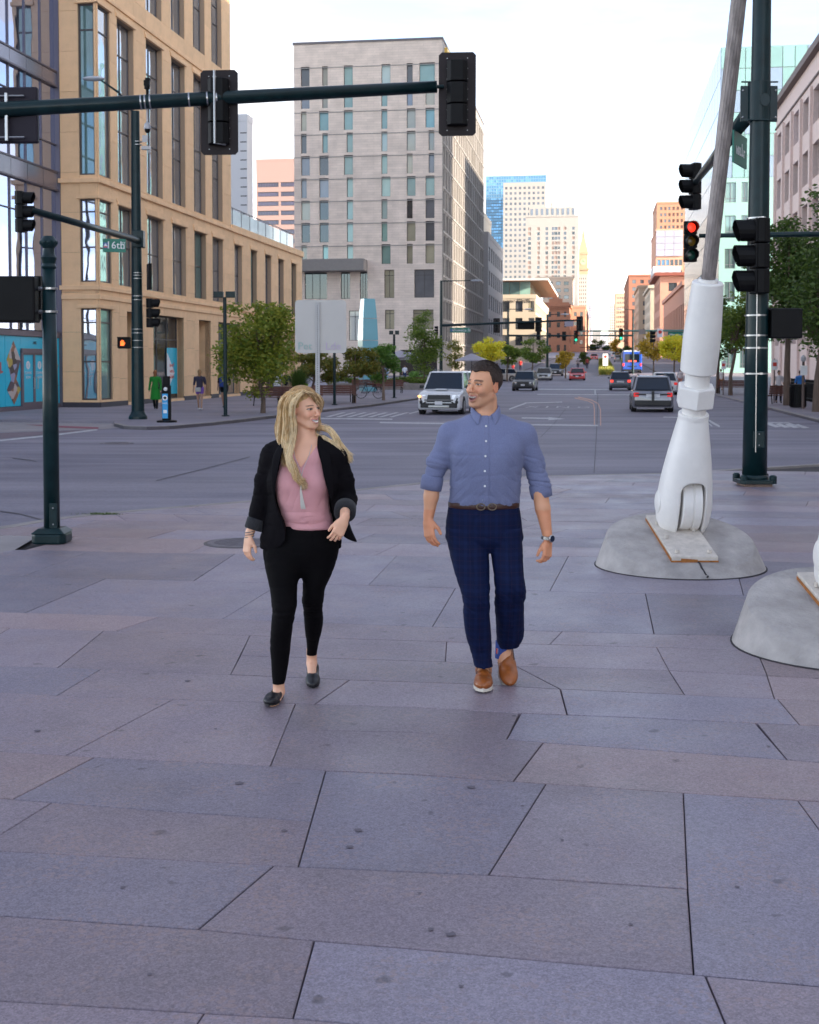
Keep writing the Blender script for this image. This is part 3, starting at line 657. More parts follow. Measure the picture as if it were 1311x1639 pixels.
# stone panels proud of the backing wall
PMC = {}
NP = [0]
def panels(parent, o, ang, w, z0, z1, rects, m, zmax=99, th=.045, stepz=1.3, gap=.014, name='stone_panel'):
    xs = sorted({0, w} | {round(v, 3) for r in rects for v in r[:2] if 0 < v < w}); M = fM(o, ang)
    for i in range(len(xs) - 1):
        a, b = xs[i], xs[i + 1]; xc = (a + b) / 2; hs = sorted([(r[2], r[3]) for r in rects if r[0] < xc < r[1]]); z = z0; segs = []
        for c, d in hs:
            if c > z: segs.append((z, c))
            z = max(z, d)
        if z < z1: segs.append((z, z1))
        for c, d in segs:
            n = max(1, round((d - c) / stepz)); k = max(1, round((b - a) / 2.6))
            for j in range(n):
                for q in range(k):
                    za, zb_ = c + (d - c) * j / n, c + (d - c) * (j + 1) / n; xa, xb = a + (b - a) * q / k, a + (b - a) * (q + 1) / k
                    if za > zmax or xb - xa < .06: continue
                    e = gap / 2; key = (round(xb - xa, 2), round(zb_ - za, 2), m.name)
                    if key not in PMC:
                        p = MB(); p.box(0, xb - xa - gap, -th, 0, 0, zb_ - za - gap); me = p.mesh(name); me.materials.append(m); PMC[key] = me
                    link(name, PMC[key], parent, M @ Vector((xa + e, 0, za + e)), ang); NP[0] += 1
panels(tan, (0, 0), R(90), W_L, -.2, H1, [r for r in side_r if r[3] < H1] + gr, M_TAN, stepz=1.5)
panels(tan, (0, 0), R(90), W_T, H1, HT, [r for r in side_r if r[2] > H1 - .01], M_TAN, zmax=24.5, stepz=1.85)
panels(tan, (fx0, 0), 0, WF, -.2, HT, front_r, M_TAN, zmax=24.5, stepz=1.85)
print('panels', NP)
# string courses
mb = MB()
for zc, pr in ((zg + .55, .07), (z2a - .28, .09), (H1 - .22, .12), (z3b + .55, .08)):
    w = W_L if zc < H1 else W_T
    mb.box(-.0, pr + .045, -pr - .045, w + .05, zc - .11, zc + .11); mb.box(fx0, -.001, -pr - .045, 0, zc - .11, zc + .11)
mb.box(-.02, .17, W_T, W_L + .12, H1 - .35, H1 + .1)
mb.build('string_course', M_TAN, tan, bevel=.02)
def lintel(*bs):
    mb = MB()
    for q in bs: mb.box(*q)
    mb.build('lintel', M_TAN, tan, bevel=.015)
for a, b in cols:
    for za, zb_ in lev[1:]:
        if za > H1 and b > W_T: continue
        lintel((-.02, .12, a - .18, b + .18, zb_ + .02, zb_ + .20), (-.02, .085, a - .26, b + .26, zb_ + .20, zb_ + .34))
for za, zb_ in lev:
    lintel((-.02, .12, bay[0] - .3, bay[1] + .15, zb_ + .02, zb_ + .2)); lintel((fx0 + fb[0] - .15, .0, -.12, .02, zb_ + .02, zb_ + .2))
panes = [G_TAN, G_TAN, G_TEAL]
windows(tan, (0, 0), R(90), [r for r in side_r if r[0] > bay[1] and r[3] < H1], D_, F_BRZ, panes, 2, 2, .06, 'parts')
windows(tan, (0, 0), R(90), [r for r in side_r if r[0] > bay[1] and r[2] > H1 - .1], D_, F_BRZ, panes, 2, [.33, .47, .8], .06, 'parts')
windows(tan, (0, 0), R(90), [r for r in side_r if r[0] < bay[1]], .14, F_BRZ, panes, 1, [.42, .85], .07, 'parts')
windows(tan, (fx0, 0), 0, front_r, .14, F_BRZ, panes, 1, [.42, .85], .07, 'parts')
mb = MB()
for za, zb_ in lev: mb.box(-.13, 0.0, 0.0, .13, za, zb_)
mb.build('corner_post', F_BRZ, tan)
windows(tan, (0, 0), R(90), [gr[1], gr[3], gr[5]], .45, F_BRZ, [G_DARK, G_TAN], 3, [.72], .07, 'parts')
windows(tan, (0, 0), R(90), [gr[0], gr[2], gr[4], gr[6]], 1.2, F_BRZ, [G_DARK], 1, [.7], .07, 'parts')
mb = MB(); mb.box(-1.3, .0, -.02, W_L, -1, .3)
for a, b, c, d in gr: mb = MB(); mb.box(-1.3, -.03, a - .02, a, 0, zg); mb.box(-1.3, -.03, b, b + .02, 0, zg); mb.box(-1.3, -.05, a, b, zg, zg + .02); mb.build('recess_lining', M_TAN, tan)
mb = MB(); prev = 0
M_PL = mat('dark_granite', (.05, .045, .06), .5)
for a, b, c, d in gr + [(W_L, W_L, 0, 0)]: mb = MB(); mb.box(-.02, .065, prev, a, -.1, .24); prev = b; mb.build('plinth', M_PL, tan)
mb = MB(); mb.box(fx0, 0, -.065, .02, -.1, .24); mb.build('plinth', M_PL, tan)
mb = MB(); mb.box(-20, .02, W_T + .05, W_L, H1 + .02, H1 + .06); mb.build('roof_deck', M_WALK, tan)
# turquoise poster in the shop window
M_TURQ = mat('turquoise_vinyl', (.0, .48, .68), .35, var=.03); M_RT = mat('red_print', (.55, .05, .04), .5); M_WV = mat('white_vinyl', (.75, .76, .78), .5)
a, b = gr[1][1] - (gr[1][1] - gr[1][0]) * .36, gr[1][1] - .08
T_ = fM((0, 0), R(90))
mb = MB(); mb.face([T_ @ Vector(v) for v in ((a, .36, .4), (b, .36, .4), (b, .36, 3.0), (a, .36, 3.0))], 0)
mb.face([T_ @ Vector(v) for v in ((a, .355, .5), (a + .75 * (b - a), .355, 1.6), (a + .1, .355, 2.7), (a, .355, 2.7))], 1)
mb.build('poster', [M_TURQ, M_WV], tan)
TX = lambda x, z, y=.35: T_ @ Matrix.Translation((x, y, z)) @ UP
for i, n_ in enumerate((5, 4, 6)): marks(n_, .8, .24, M_RT, tan, TX((a + b) / 2, 2.05 - .33 * i), seed=i)
# rooftop glass rail on the lower wing
ra = thing('glass_railing', 'glass balustrade along the roof terrace of the tan building', 'railing', tan.matrix_basis @ Vector((-.6, W_T + .3, H1 + .1)), -A8)
n = 9; Lr = W_L - W_T - .6
for i in range(n + 1): mb = MB(); mb.box(-.03, .03, Lr * i / n - .025, Lr * i / n + .025, 0, 1.35); mb.build('post', F_GREY, ra)
for i in range(n): mb = MB(); mb.box(-.01, .01, Lr * i / n + .05, Lr * (i + 1) / n - .05, .12, 1.25); mb.build('pane', glassmat('rail_glass', (.42, .50, .50), .05, .3), ra)
mb = MB(); mb.box(-.04, .04, 0, Lr, 1.35, 1.4); mb.build('handrail', F_GREY, ra)
# ---------------------------------------------------------------- glass wing with the turquoise shop front
XG = XT + fx0; yg0 = yc - 22; Lg = 22
gl = thing('glass_building', 'mirror-glass office building with turquoise covered shop front at left edge', 'building', S(XG, yg0, ZB), -A8)
gz = lambda py, px=30: onXp(px, py, XG)[1] - ZB
gy = lambda px, py=500: onXp(px, py, XG)[0] - yg0
zl = [gz(535, 0), gz(292, 15), gz(262, 15), gz(135, 0) * 1, gz(98, 10), gz(74, 10)]
zTq = gz(535, 0); b2 = (gz(275, 0), gz(243, 0)); b1 = (gz(92, 0), gz(66, 0)); b0 = (b1[0] + (b1[0] - b2[0]), b1[1] + (b1[1] - b2[1]))
print('glass', zTq, b2, b1)
mb = MB(); mb.box(-15, -.25, 0, Lg, -1, 33); mb.build('core', F_DARK, gl)
GT = fM((0, 0), R(90))
vx = sorted([Lg - .05 - 1.62 * i for i in range(14)]); vx = [v for v in vx if v > 0]
bands = [b2, b1, b0]; edges = [zTq + .25] + [v for b in bands for v in b] + [33]
for k in range(0, len(edges), 2):
    for i in range(len(vx) - 1):
        p = MB(); e = .03; p.box(-.16, -.12, vx[i] + e, vx[i + 1] - e, edges[k] + e, edges[k + 1] - e); p.build('pane', G_SKY, gl)
SP = mat('spandrel_metal', (.27, .26, .31), .25, metal=.6, var=.05)
for b in bands:
    for i in range(len(vx) - 1):
        p = MB(); p.box(-.1, -.02, vx[i] + .015, vx[i + 1] - .015, b[0] + .04, b[1] - .04); p.build('spandrel_panel', SP, gl)
mb = MB()
for v in vx: mb.box(-.14, -.06, v - .03, v + .03, zTq, 33)
for b in bands:
    for z in b: mb.box(-.14, .03, 0, Lg, z - .04, z + .04)
for z in (b2[1] + 1.3, b1[0] - 1.1, b2[0] - 1.4): mb.box(-.14, -.05, 0, Lg, z - .025, z + .025)
mb.box(-.3, .10, Lg - .12, Lg - .02, 0, 33)
mb.build('mullion_frame', mat('frame_mauve', (.13, .12, .15), .4, metal=.4), gl)
# shop front
FR = mat('frame_mauve2', (.16, .13, .155), .45, metal=.3)
mb = MB(); mb.box(-.2, .04, 0, Lg - .02, zTq - .02, zTq + .22); mb.box(-.2, .02, 0, Lg - .02, -.5, .18); mb.build('shop_frame', FR, gl)
jx = [0, 5, 9.5, gy(-60), gy(-25), gy(10, 600), gy(34.5, 600), gy(88, 600), Lg - .06]
for i in range(len(jx) - 1):
    z0 = .2
    if i == 6: z0 = gz(567, 45) + .2
    p = MB(); p.box(-.12, -.05 + .004 * (i % 2), jx[i] + .012, jx[i + 1] - .012, z0, zTq - .04); p.build('vinyl_panel', M_TURQ, gl)
d0, d1 = gy(37, 600), gy(73.5, 600); dz = gz(567, 45) + .1
mb = MB(); mb.box(-.15, .02, d0 - .12, d0, .1, dz + .1); mb.box(-.15, .02, d1, d1 + .12, .1, dz + .1); mb.box(-.15, .05, d0 - .12, d1 + .12, dz - .05, dz + .16); mb.build('door_frame', FR, gl)
dm = (d0 + d1) / 2
M_COL = bpy.data.materials.new('photo_collage_print'); M_COL.use_nodes = True
N, L = M_COL.node_tree.nodes, M_COL.node_tree.links; t_ = N.new('ShaderNodeTexCoord'); vo = N.new('ShaderNodeTexVoronoi'); vo.inputs['Scale'].default_value = 3.2; L.new(t_.outputs['Object'], vo.inputs[0])
rp = N.new('ShaderNodeValToRGB'); sc_ = N.new('ShaderNodeSeparateColor'); L.new(vo.outputs['Color'], sc_.inputs[0]); L.new(sc_.outputs[0], rp.inputs[0]); rp.color_ramp.interpolation = 'CONSTANT'
for i, (q, c) in enumerate(((0, (.04, .02, .02)), (.2, (.25, .10, .05)), (.4, (.5, .42, .4)), (.55, (.08, .05, .07)), (.72, (.45, .33, .06)), (.86, (.3, .3, .45)))):
    e = rp.color_ramp.elements[0] if i == 0 else (rp.color_ramp.elements[1] if i == 1 else rp.color_ramp.elements.new(q)); e.position = q; e.color = (*c, 1)
L.new(rp.outputs[0], N['Principled BSDF'].inputs['Base Color']); N['Principled BSDF'].inputs['Roughness'].default_value = .4
for j, (a, b) in enumerate(((d0, dm), (dm, d1))):
    fr = MB()
    for q in ((a, a + .09, .12, dz), (b - .09, b, .12, dz), (a + .09, b - .09, .12, .34), (a + .09, b - .09, dz - .12, dz)): fr.box(-.12, .0, *q)
    dr = fr.build('door', FR, gl)
    p = MB(); p.box(-.09, -.04, a + .09, b - .09, .34, dz - .12); p.build('door_panel', M_TURQ, dr)
    hx = b - .17 if j == 0 else a + .17
    h = MB(); h.tube([(.01, hx, .95), (.08, hx, .95), (.08, hx, 1.45), (.01, hx, 1.45)], .016, 6); h.build('handle', STEEL, dr)
    c_ = MB(); c_.lathe([(.19, -.002), (.19, .002)], 20, (-.035, (a + b) / 2, 2.02), M=Matrix.Rotation(R(90), 3, 'Y')); c_.build('emblem', M_WV, dr)
    h_ = MB(); h_.box(-.034, -.029, (a + b) / 2 - .02, (a + b) / 2 + .02, 1.92, 2.12); h_.build('emblem_mark', M_TURQ, dr)
    for k, s in enumerate(('COMING', 'SOON')): text_mesh(s, .17, M_WV, 'lettering', dr, GT @ Matrix.Translation(((a + b) / 2, .033, 1.66 - .2 * k)) @ UP, .002)
text_mesh('1485', .2, F_DARK, 'street_number', gl, GT @ Matrix.Translation((dm + .1, .03, dz + .42)) @ UP, .004)
def diamond(y0, y1, zlo, zmid, zhi, nm='picture'):
    c = (y0 + y1) / 2; mb = MB(); zm1 = zmid + (zhi - zmid) * .5; zm2 = zlo + (zmid - zlo) * .6; k = (y1 - y0) * .18
    for P in ([(c, zhi), (y0, zm1), (c - k, zmid), (c + k, zmid), (y1, zm1)], [(c - k, zmid), (y0, zm2), (c, zlo), (y1, zm2), (c + k, zmid)]): mb.face([(-.036, y, z) for y, z in P])
    mb.build(nm, M_COL, gl)
diamond(gy(12, 600), gy(34.5, 600), gz(648, 22), gz(607, 22), gz(545, 22)); diamond(gy(83, 600), gy(94.5, 600), gz(639, 92), gz(602, 92), gz(568, 92)); diamond(gy(-40, 600), gy(-12, 600), gz(650, -20), gz(607, -20), gz(545, -20))
marks(4, 1.3, .5, M_RT, gl, GT @ Matrix.Translation((gy(-4, 600), .035, 1.9)) @ UP)
# ---------------------------------------------------------------- grey hotel
YH = 158.0; hx = lambda px, py=300: onYp(px, py, YH)[0]; hz = lambda py, px=600: onYp(px, py, YH)[1]
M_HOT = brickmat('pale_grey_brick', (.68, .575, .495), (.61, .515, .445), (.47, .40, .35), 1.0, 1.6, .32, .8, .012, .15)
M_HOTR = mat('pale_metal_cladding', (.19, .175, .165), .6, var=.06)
X0, X1 = hx(471), hx(708); zb = tz(YH); ZT = hz(62, 708)
print('hotel', X0, X1, ZT)
hot = thing('hotel_building', 'tall pale grey brick hotel with staggered narrow windows, left of the street', 'building', S(X0, YH, zb), -A8)
W = X1 - X0; H = ZT - zb; Dp = 57
N_, W_ = 'n', 'w'
cw = {1: ((482, 491), (482, 496)), 2: ((516, 525), (511, 526)), 3: ((555, 565), (550.5, 565)), 4: ((610.5, 620), (610.5, 625)), 5: ((651, 660.5), (651, 665)), 6: ((686, 695), (681, 695.5))}
hr = random.Random(4); fr_ = []
for i in range(9):
    yt = 103 + 36.0 * i
    for c in range(1, 7):
        w = hr.random() < .5; a, b = cw[c][1 if w else 0]
        if i == 0 and c == 6: a, b = 671, 696
        fr_.append((hx(a) - X0, hx(b) - X0, hz(yt + 31.6) - zb, hz(yt) - zb, (hr.choice([G_GREEN, G_GREEN, glassmat('glass_pale_green', (.36, .46, .43), var=.2)]) if c in (3, 4) else hr.choice([G_DARK, G_MID, G_CURT, G_CURT, G_TEAL]))))
low = [(615, 631, 432, 477, G_CURT), (663, 695, 432, 477, G_MID), (616, 631, 496, 527, G_CURT), (661, 694, 496, 527, G_CURT), (558, 577, 497, 545, glassmat('glass_white', (.55, .58, .56), var=.1)), (500, 520, 500, 530, G_MID), (600, 612, 560, 600, G_DARK), (640, 700, 560, 602, G_DARK)]
low = [(hx(a) - X0, hx(b) - X0, hz(d) - zb, hz(c) - zb, m) for a, b, c, d, m in low]
nook = [(487, 523, 435, 478, G_DARK), (545, 560, 435, 478, G_DARK), (576, 588, 435, 478, G_DARK)]
nook = [(hx(a) - X0, hx(b) - X0, hz(d) - zb, hz(c) - zb, m) for a, b, c, d, m in nook]
allr = [r[:4] for r in fr_ + low + nook]
mb = MB(); facade_mb(mb, W, -2, H, allr, .35, fM((0, 0), 0))
side = grid(Dp, 4.2, H - 1.6, 19, 13, .50, .80, .4)
srt = []
for j, r in enumerate(side):
    q = random.Random(j // 2); 
    dx = q.choice([-.35, 0, .35]); srt.append((r[0] + dx, r[1] + dx, r[2], r[3]))
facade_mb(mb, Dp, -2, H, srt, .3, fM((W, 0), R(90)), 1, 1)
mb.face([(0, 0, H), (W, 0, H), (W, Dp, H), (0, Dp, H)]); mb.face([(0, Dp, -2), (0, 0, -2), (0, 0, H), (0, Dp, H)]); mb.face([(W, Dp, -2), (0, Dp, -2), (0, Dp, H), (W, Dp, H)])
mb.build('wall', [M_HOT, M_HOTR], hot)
windows(hot, (0, 0), 0, fr_, .35, F_DARK, [G_DARK], 1, 1, .06, 'parts'); windows(hot, (0, 0), 0, low, .35, F_DARK, [G_DARK], 2, [.8], .06, 'parts'); windows(hot, (0, 0), 0, nook, .35, F_DARK, [G_DARK], 3, 1, .06, 'parts')
windows(hot, (W, 0), R(90), srt, .3, F_WHITE, [G_MID, G_DARK, G_CURT], 1, 1, .07, 'stuff')
mb = MB()
for i in range(9): z = hz(101 + 36.0 * (i + 0)) - zb + 2.55 - 2.9; mb.box(-.02, W + .02, -.05, .0, z - .05, z + .05)
for i in range(14): z = 4.2 + (H - 5.8) / 13 * i; mb.box(W + .001, W + .12, .05, Dp, z - .08, z + .08)
for i in range(20): y = .4 + (Dp - .8) / 19 * i; mb.box(W + .001, W + .10, y - .07, y + .07, 4.2, H - 1.6)
mb.build('facade_rib', mat('pale_rib', (.26, .245, .23), .6), hot)
mb = MB(); mb.box(-.12, W + .1, -.12, .4, H - .05, H + .22); mb.box(W - .3, W + .1, .4, Dp, H - .05, H + .22); mb.build('parapet_cap', mat('dark_cap', (.12, .11, .12), .5), hot)
mb = MB(); za, zb_ = hz(435) - zb, hz(416) - zb; mb.box(hx(480) - X0, hx(588) - X0, -2.6, .0, za, zb_); mb.build('canopy_slab', M_HOTR, hot, bevel=.05)
mb = MB(); mb.box(W + .02, W + .4, 2, 6, H - 3.4, H - .6); mb.build('roof_sign', mat('gold_sign', (.65, .42, .08), .4), hot)
# low white block continuing the hotel row
bldg('office_building', 'white office block with black vertical window slots beyond the grey hotel', -33, -19.0, 216.5, 250, 24.5, mat('white_stucco', (.30, .29, .29), .7, var=.05),
     right=dict(nx=7, nz=4, fx=.55, fz=.62, z0=5, panes=[G_DARK, G_MID, G_TEAL], fm=F_DARK, mode='single'), cap=.05)
bldg('penthouse_block', 'cream rooftop block with glass parapet above the white office', -33, -21.0, 222, 246, 29.5, mat('cream_render', (.60, .52, .40), .7), cap=.05)
# pavilion-roofed stone building
M_CREAM = mat('cream_stone', (.50, .42, .32), .75, var=.06, objrnd=.02)
YP = 262.0; px_ = lambda p: onYp(p, 500, YP)[0]; pz = lambda y: onYp(830, y, YP)[1]
zb = tz(YP); XA, XB = -40.0, px_(857.5)
wins = [(a, b, c, d) for (c, d) in ((482, 499), (509, 527), (536, 553)) for (a, b) in ((780, 790), (804.5, 815.5), (825, 836.5), (846, 860))]
wins = [(px_(a) - XA, min(px_(b), XB - .3) - XA, pz(d) - zb, pz(c) - zb) for a, b, c, d in wins if True]
wins = [w for w in wins if w[1] - w[0] > .8]
pav = bldg('pavilion_building', 'cream stone office with glazed top floor under a flat timber roof overhang', XA, XB, YP, YP + 66, pz(474), M_CREAM,
     front=dict(rects=wins, panes=[G_DARK, G_MID, G_CURT], fm=F_DARK, mode='parts', nx=1, mxn=2), right=dict(nx=14, nz=4, fx=.86, fz=.8, z0=3, panes=[glassmat('glass_pale_blue', (.45, .52, .60), .1, .2)], mode='single'), cap=.12)
hh = pz(474) - zb; h2 = pz(449) - zb; w = XB - XA
for i in range(9):
    mb = MB(); mb.box(w - 1.2 - 2.2 * (i + 1) + .06, w - 1.2 - 2.2 * i, .9, 1.0, hh + .35, h2 - .1); mb.build('terrace_glass', G_TEAL if i % 3 else G_GREEN, pav)
mb = MB(); mb.box(w - 1.3, w - 1.2, 1.05, 60, hh + .35, h2 - .1); mb.build('side_glass', G_TEAL, pav)
mb = MB(); mb.box(-1, w + 2.6, -1.6, 64, h2 - .1, h2 + .35, 0); mb.box(-1, w + 2.5, -1.5, 63.8, h2 - .16, h2 - .101, 1); mb.build('roof', [mat('white_roof', (.6, .58, .55), .6), mat('timber_soffit', (.50, .20, .09), .6, var=.1)], pav)
marks(20, 7.2, .85, F_DARK, pav, Matrix.Translation((w - 4.6, -.09, hh - .95)) @ UP, 'sign_lettering')
# brick building with ornate top
M_BRK = mat('orange_brick', (.38, .17, .10), .85, var=.08, vs=.6); M_BRS = mat('salmon_brick', (.52, .28, .19), .85, var=.08)
YB = 486.0; bx = lambda p: onYp(p, 500, YB)[0]; bz = lambda y: onYp(895, y, YB)[1]; zb = tz(YB); XA, XB = bx(868), bx(911); 
wins = [(bx(a) - XA, bx(b) - XA, bz(d) - zb, bz(c) - zb) for (c, d) in ((499, 507), (516, 524), (533, 541), (552, 562)) for (a, b) in ((877, 882), (891.5, 896.5), (903, 906.5))]
bo = bldg('brick_building', 'orange brick building with stepped ornate cornice, left side far down the street', XA, XB, YB, YB + 60, bz(488), M_BRK, front=dict(rects=wins, panes=[G_DARK], mode='single', nx=1), right=dict(nx=10, nz=4, fx=.4, fz=.5, panes=[G_DARK], mode='single'), cap=.6)
hh = bz(488) - zb; w = XB - XA
mb = MB(); mb.box(0, w, 0, 1, hh, hh + 1.0); mb.box(w * .25, w * .75, 0, 1, hh + 1, hh + 2.4); mb.box(w * .38, w * .62, 0, 1, hh + 2.4, hh + 3.4)
for i in range(12): mb.box(w * i / 12 + .1, w * i / 12 + .55, -.7, -.0, hh - 1.6, hh - .5)
mb.build('stepped_parapet', M_BRK, bo)
bldg('brick_annex', 'salmon brick annex right of the ornate orange building', XB + .1, XB + 6, YB + 30, YB + 260, bz(485) - 0, M_BRS, front=dict(nx=2, nz=4, fx=.5, fz=.45, z0=2, panes=[G_DARK], mode='single'), right=dict(nx=30, nz=4, fx=.5, fz=.5, panes=[G_DARK, G_MID], mode='stuff'), cap=.2)
bldg('beige_block', 'beige block with wide dark windows behind the orange brick building', onYp(858, 500, 600)[0], onYp(916, 500, 600)[0], 600, 640, onYp(890, 444, 600)[1], mat('beige_render', (.60, .49, .38), .8), front=dict(nx=4, nz=9, fx=.6, fz=.5, z0=4, panes=[G_MID, G_DARK], mode='single', mx=1), cap=.3)
# towers
def px_b(name, label, pl, pr, pt, Y, depth, wm, **k): 
    return bldg(name, label, onYp(pl, 500, Y)[0], onYp(pr, 500, Y)[0], Y, Y + depth, onYp((pl + pr) / 2, pt, Y)[1], wm, **k)
M_WT = mat('white_concrete', (.33, .31, .29), .8, var=.03)
t = px_b('office_tower', 'cream office tower with a regular grid of square grey windows and blue glass top', 805, 873, 292, 900, 40, M_WT, front=dict(nx=9, nz=23, fx=.52, fz=.5, z0=30, top=2, panes=[G_MID, glassmat('glass_slate', (.06, .07, .09)), G_MID], mode='single', mx=.5, fm=F_GREY), cap=0)
px_b('glass_tower', 'blue glass tower rising behind the cream office grid', 777, 873.5, 281, 945, 40, mat('pale_blue_frame', (.13, .24, .34), .4), front=dict(nx=24, nz=44, fx=.8, fz=.72, z0=30, top=.5, panes=[G_BLUE, G_BLUE, glassmat('glass_blue2', (.14, .32, .52), .06, .35)], mode='stuff', mx=.5), cap=0)
t = px_b('condo_tower', 'white apartment tower with dark vertical strips of windows and balconies', 842, 925, 346, 800, 30, M_WT, front=dict(rects=lambda w, h: [(w * a, w * b, z, z + 1.9) for (a, b) in ((.03, .09), (.21, .26), (.37, .42), (.49, .53), (.54, .60), (.61, .65), (.72, .77), (.88, .93)) for z in [38 + 3.05 * i for i in range(int((h - 42) / 3.05))]], panes=[G_DARK, G_MID, mat('balcony_brown', (.28, .2, .17), .6)], mode='stuff'), right=dict(nx=8, nz=26, fx=.4, fz=.5, z0=20, panes=[G_MID], mode='stuff'), cap=.3)
mb = MB(); h = onYp(880, 346, 800)[1] - tz(800); w = onYp(925, 500, 800)[0] - onYp(842, 500, 800)[0]
mb.box(w * .05, w * .93, 2, 26, h, h + 6); mb.box(w * .45, w * .5, 5, 6, h + 6, h + 9); mb.box(w * .8, w * .82, 5, 6, h + 6, h + 10); mb.build('penthouse', M_WT, t)
mb = MB()
for i in range(9): mb.box(w * (.08 + .1 * i), w * (.08 + .1 * i) + 1.5, 1.9, 2.0, h + 1, h + 5)
mb.build('penthouse_windows', G_MID, t)
# clock tower
M_CT = mat('buff_brick', (.42, .28, .17), .8, var=.05); YC = 1000; cx0, cx1 = onYp(925, 500, YC)[0], onYp(941, 500, YC)[0]; zc = tz(YC); cz = lambda y: onYp(933, y, YC)[1] - zc
ct = thing('clock_tower', 'slim buff brick clock tower with steep pyramid roof and flagpole', 'clock tower', S(cx0, YC, zc), -A8); w = cx1 - cx0
mb = MB(); rects = grid(w, 6, cz(445), 3, 14, .4, .55, .8); facade_mb(mb, w, -2, cz(430), rects, .4, fM((0, 0), 0)); facade_mb(mb, w, -2, cz(430), rects, .4, fM((w, 0), R(90))); mb.box(-.8, w + .8, -.8, w + .8, cz(432), cz(429)); mb.box(.4, w - .4, .4, w - .4, cz(429), cz(406)); mb.box(0, w, 0, w, cz(407), cz(404))
mb.build('shaft', M_CT, ct); windows(ct, (0, 0), 0, rects, .4, F_DARK, [G_DARK], 1, 1, .1, 'single'); windows(ct, (w, 0), R(90), rects, .4, F_DARK, [G_DARK], 1, 1, .1, 'single')
mb = MB(); c = w / 2; a = cz(404); mb.ring([[(0, 0, a), (w, 0, a), (w, w, a), (0, w, a)], [(c - 1.3, c - 1.3, cz(381)), (c + 1.3, c - 1.3, cz(381)), (c + 1.3, c + 1.3, cz(381)), (c - 1.3, c + 1.3, cz(381))]]); mb.box(c - 1.2, c + 1.2, c - 1.2, c + 1.2, cz(381), cz(374)); mb.build('pyramid_roof', M_CT, ct)
mb = MB(); mb.tube([(c, c, cz(374)), (c, c, cz(366)), (c, c, cz(346))], [1.0, .3, .15], 6); mb.build('flagpole', M_CT, ct)
mb = MB(); mb.lathe([(2.4, -.1), (2.4, .2)], 24, (c, .35, cz(419)), M=Matrix.Rotation(R(90), 3, 'X')); mb.build('clock_face', mat('clock_green', (.35, .42, .25), .5), ct)
mb = MB(); mb.box(c - .12, c + .12, .02, .12, cz(419), cz(419) + 1.9); mb.box(c, c + 1.3, .02, .12, cz(419) - .1, cz(419) + .12); mb.build('clock_hands', F_DARK, ct)
px_b('slab_tower', 'pale brown slab tower with small windows beside the clock tower', 917, 940, 440, 880, 30, mat('pale_brown', (.50, .40, .34), .8), front=dict(nx=6, nz=16, fx=.5, fz=.5, z0=6, panes=[G_MID], mode='stuff'), right=dict(nx=6, nz=16, fx=.5, fz=.5, z0=6, panes=[G_MID], mode='stuff'), cap=.2)
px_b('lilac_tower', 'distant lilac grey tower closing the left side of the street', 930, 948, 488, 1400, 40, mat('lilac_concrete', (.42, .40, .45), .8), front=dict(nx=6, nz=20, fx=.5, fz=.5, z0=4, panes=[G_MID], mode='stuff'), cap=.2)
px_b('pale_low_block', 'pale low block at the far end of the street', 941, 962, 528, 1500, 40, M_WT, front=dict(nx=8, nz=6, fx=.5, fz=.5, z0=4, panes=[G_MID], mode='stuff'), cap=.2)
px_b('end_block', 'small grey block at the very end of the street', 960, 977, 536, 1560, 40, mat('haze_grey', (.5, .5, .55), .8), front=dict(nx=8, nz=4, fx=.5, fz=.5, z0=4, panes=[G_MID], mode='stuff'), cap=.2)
# behind the tan building
px_b('pink_tower', 'pink stone tower with horizontal strip windows left of the grey hotel', 411, 520, 255, 450, 40, mat('pink_stone', (.32, .215, .19), .75), front=dict(rects=lambda w, h: [(w * a, w * b, z, z + 1.7) for (a, b) in ((.02, .33), (.36, .6), (.63, .95)) for z in [6 + 3.45 * i for i in range(17)]], panes=[glassmat('glass_plum', (.05, .035, .07))], mode='single', mxn=8, fw=.2), cap=.05)
px_b('grey_panel_block', 'grey metal panelled block seen above the tan roof terrace', 330, 397, 188, 150, 2.5, mat('grey_panel', (.50, .50, .52), .5), front=dict(rects=lambda w, h: [(w * .84, w * .99, z, z + .12) for z in [h - 2 - 1.1 * i for i in range(18)]], panes=[F_DARK], mode='single', dep=.05), cap=.05)
# ---------------------------------------------------------------- right side
M_RS = mat('pinkish_stone', (.68, .54, .49), .8, var=.07, bump=.1, bs=10, objrnd=.04)
XR = 16.5; yf = onXp(1241, 300, XR)[0]; zb = tz(60); zr = onXp(1241, 179, XR)[1]; Ln = yf - 42
rt = thing('stone_office', 'pinkish stone office building with deep window bays at right edge', 'building', S(XR, 42, zb), -A8)
h = zr - zb; wz = [onXp(1244, y, XR)[1] - zb for y in (264, 336)]; st = wz[0] - wz[1]; print('right', yf, h, wz)
rects = []; nb = int(Ln / 5)
for i in range(nb):
    for k in range(6):
        z = wz[0] - st * k
        if z > .5: rects.append((1.0 + 5 * i, 1.0 + 5 * i + 3.9, z, z + 2.7))
mb = MB(); facade_mb(mb, Ln, -2, h, rects, .5, fM((0, Ln), R(-90))); mb.face([(0, Ln, -2), (12, Ln, -2), (12, Ln, h), (0, Ln, h)]); mb.face([(0, 0, h), (12, 0, h), (12, Ln, h), (0, Ln, h)]); mb.face([(0, 0, -2), (12, 0, -2), (12, 0, h), (0, 0, h)])
mb.build('wall', M_RS, rt)
windows(rt, (0, Ln), R(-90), rects, .5, F_GREY, [G_MID, G_DARK, glassmat('glass_lilac', (.22, .22, .30), .03, .3)], 3, [.7], .10, 'parts')
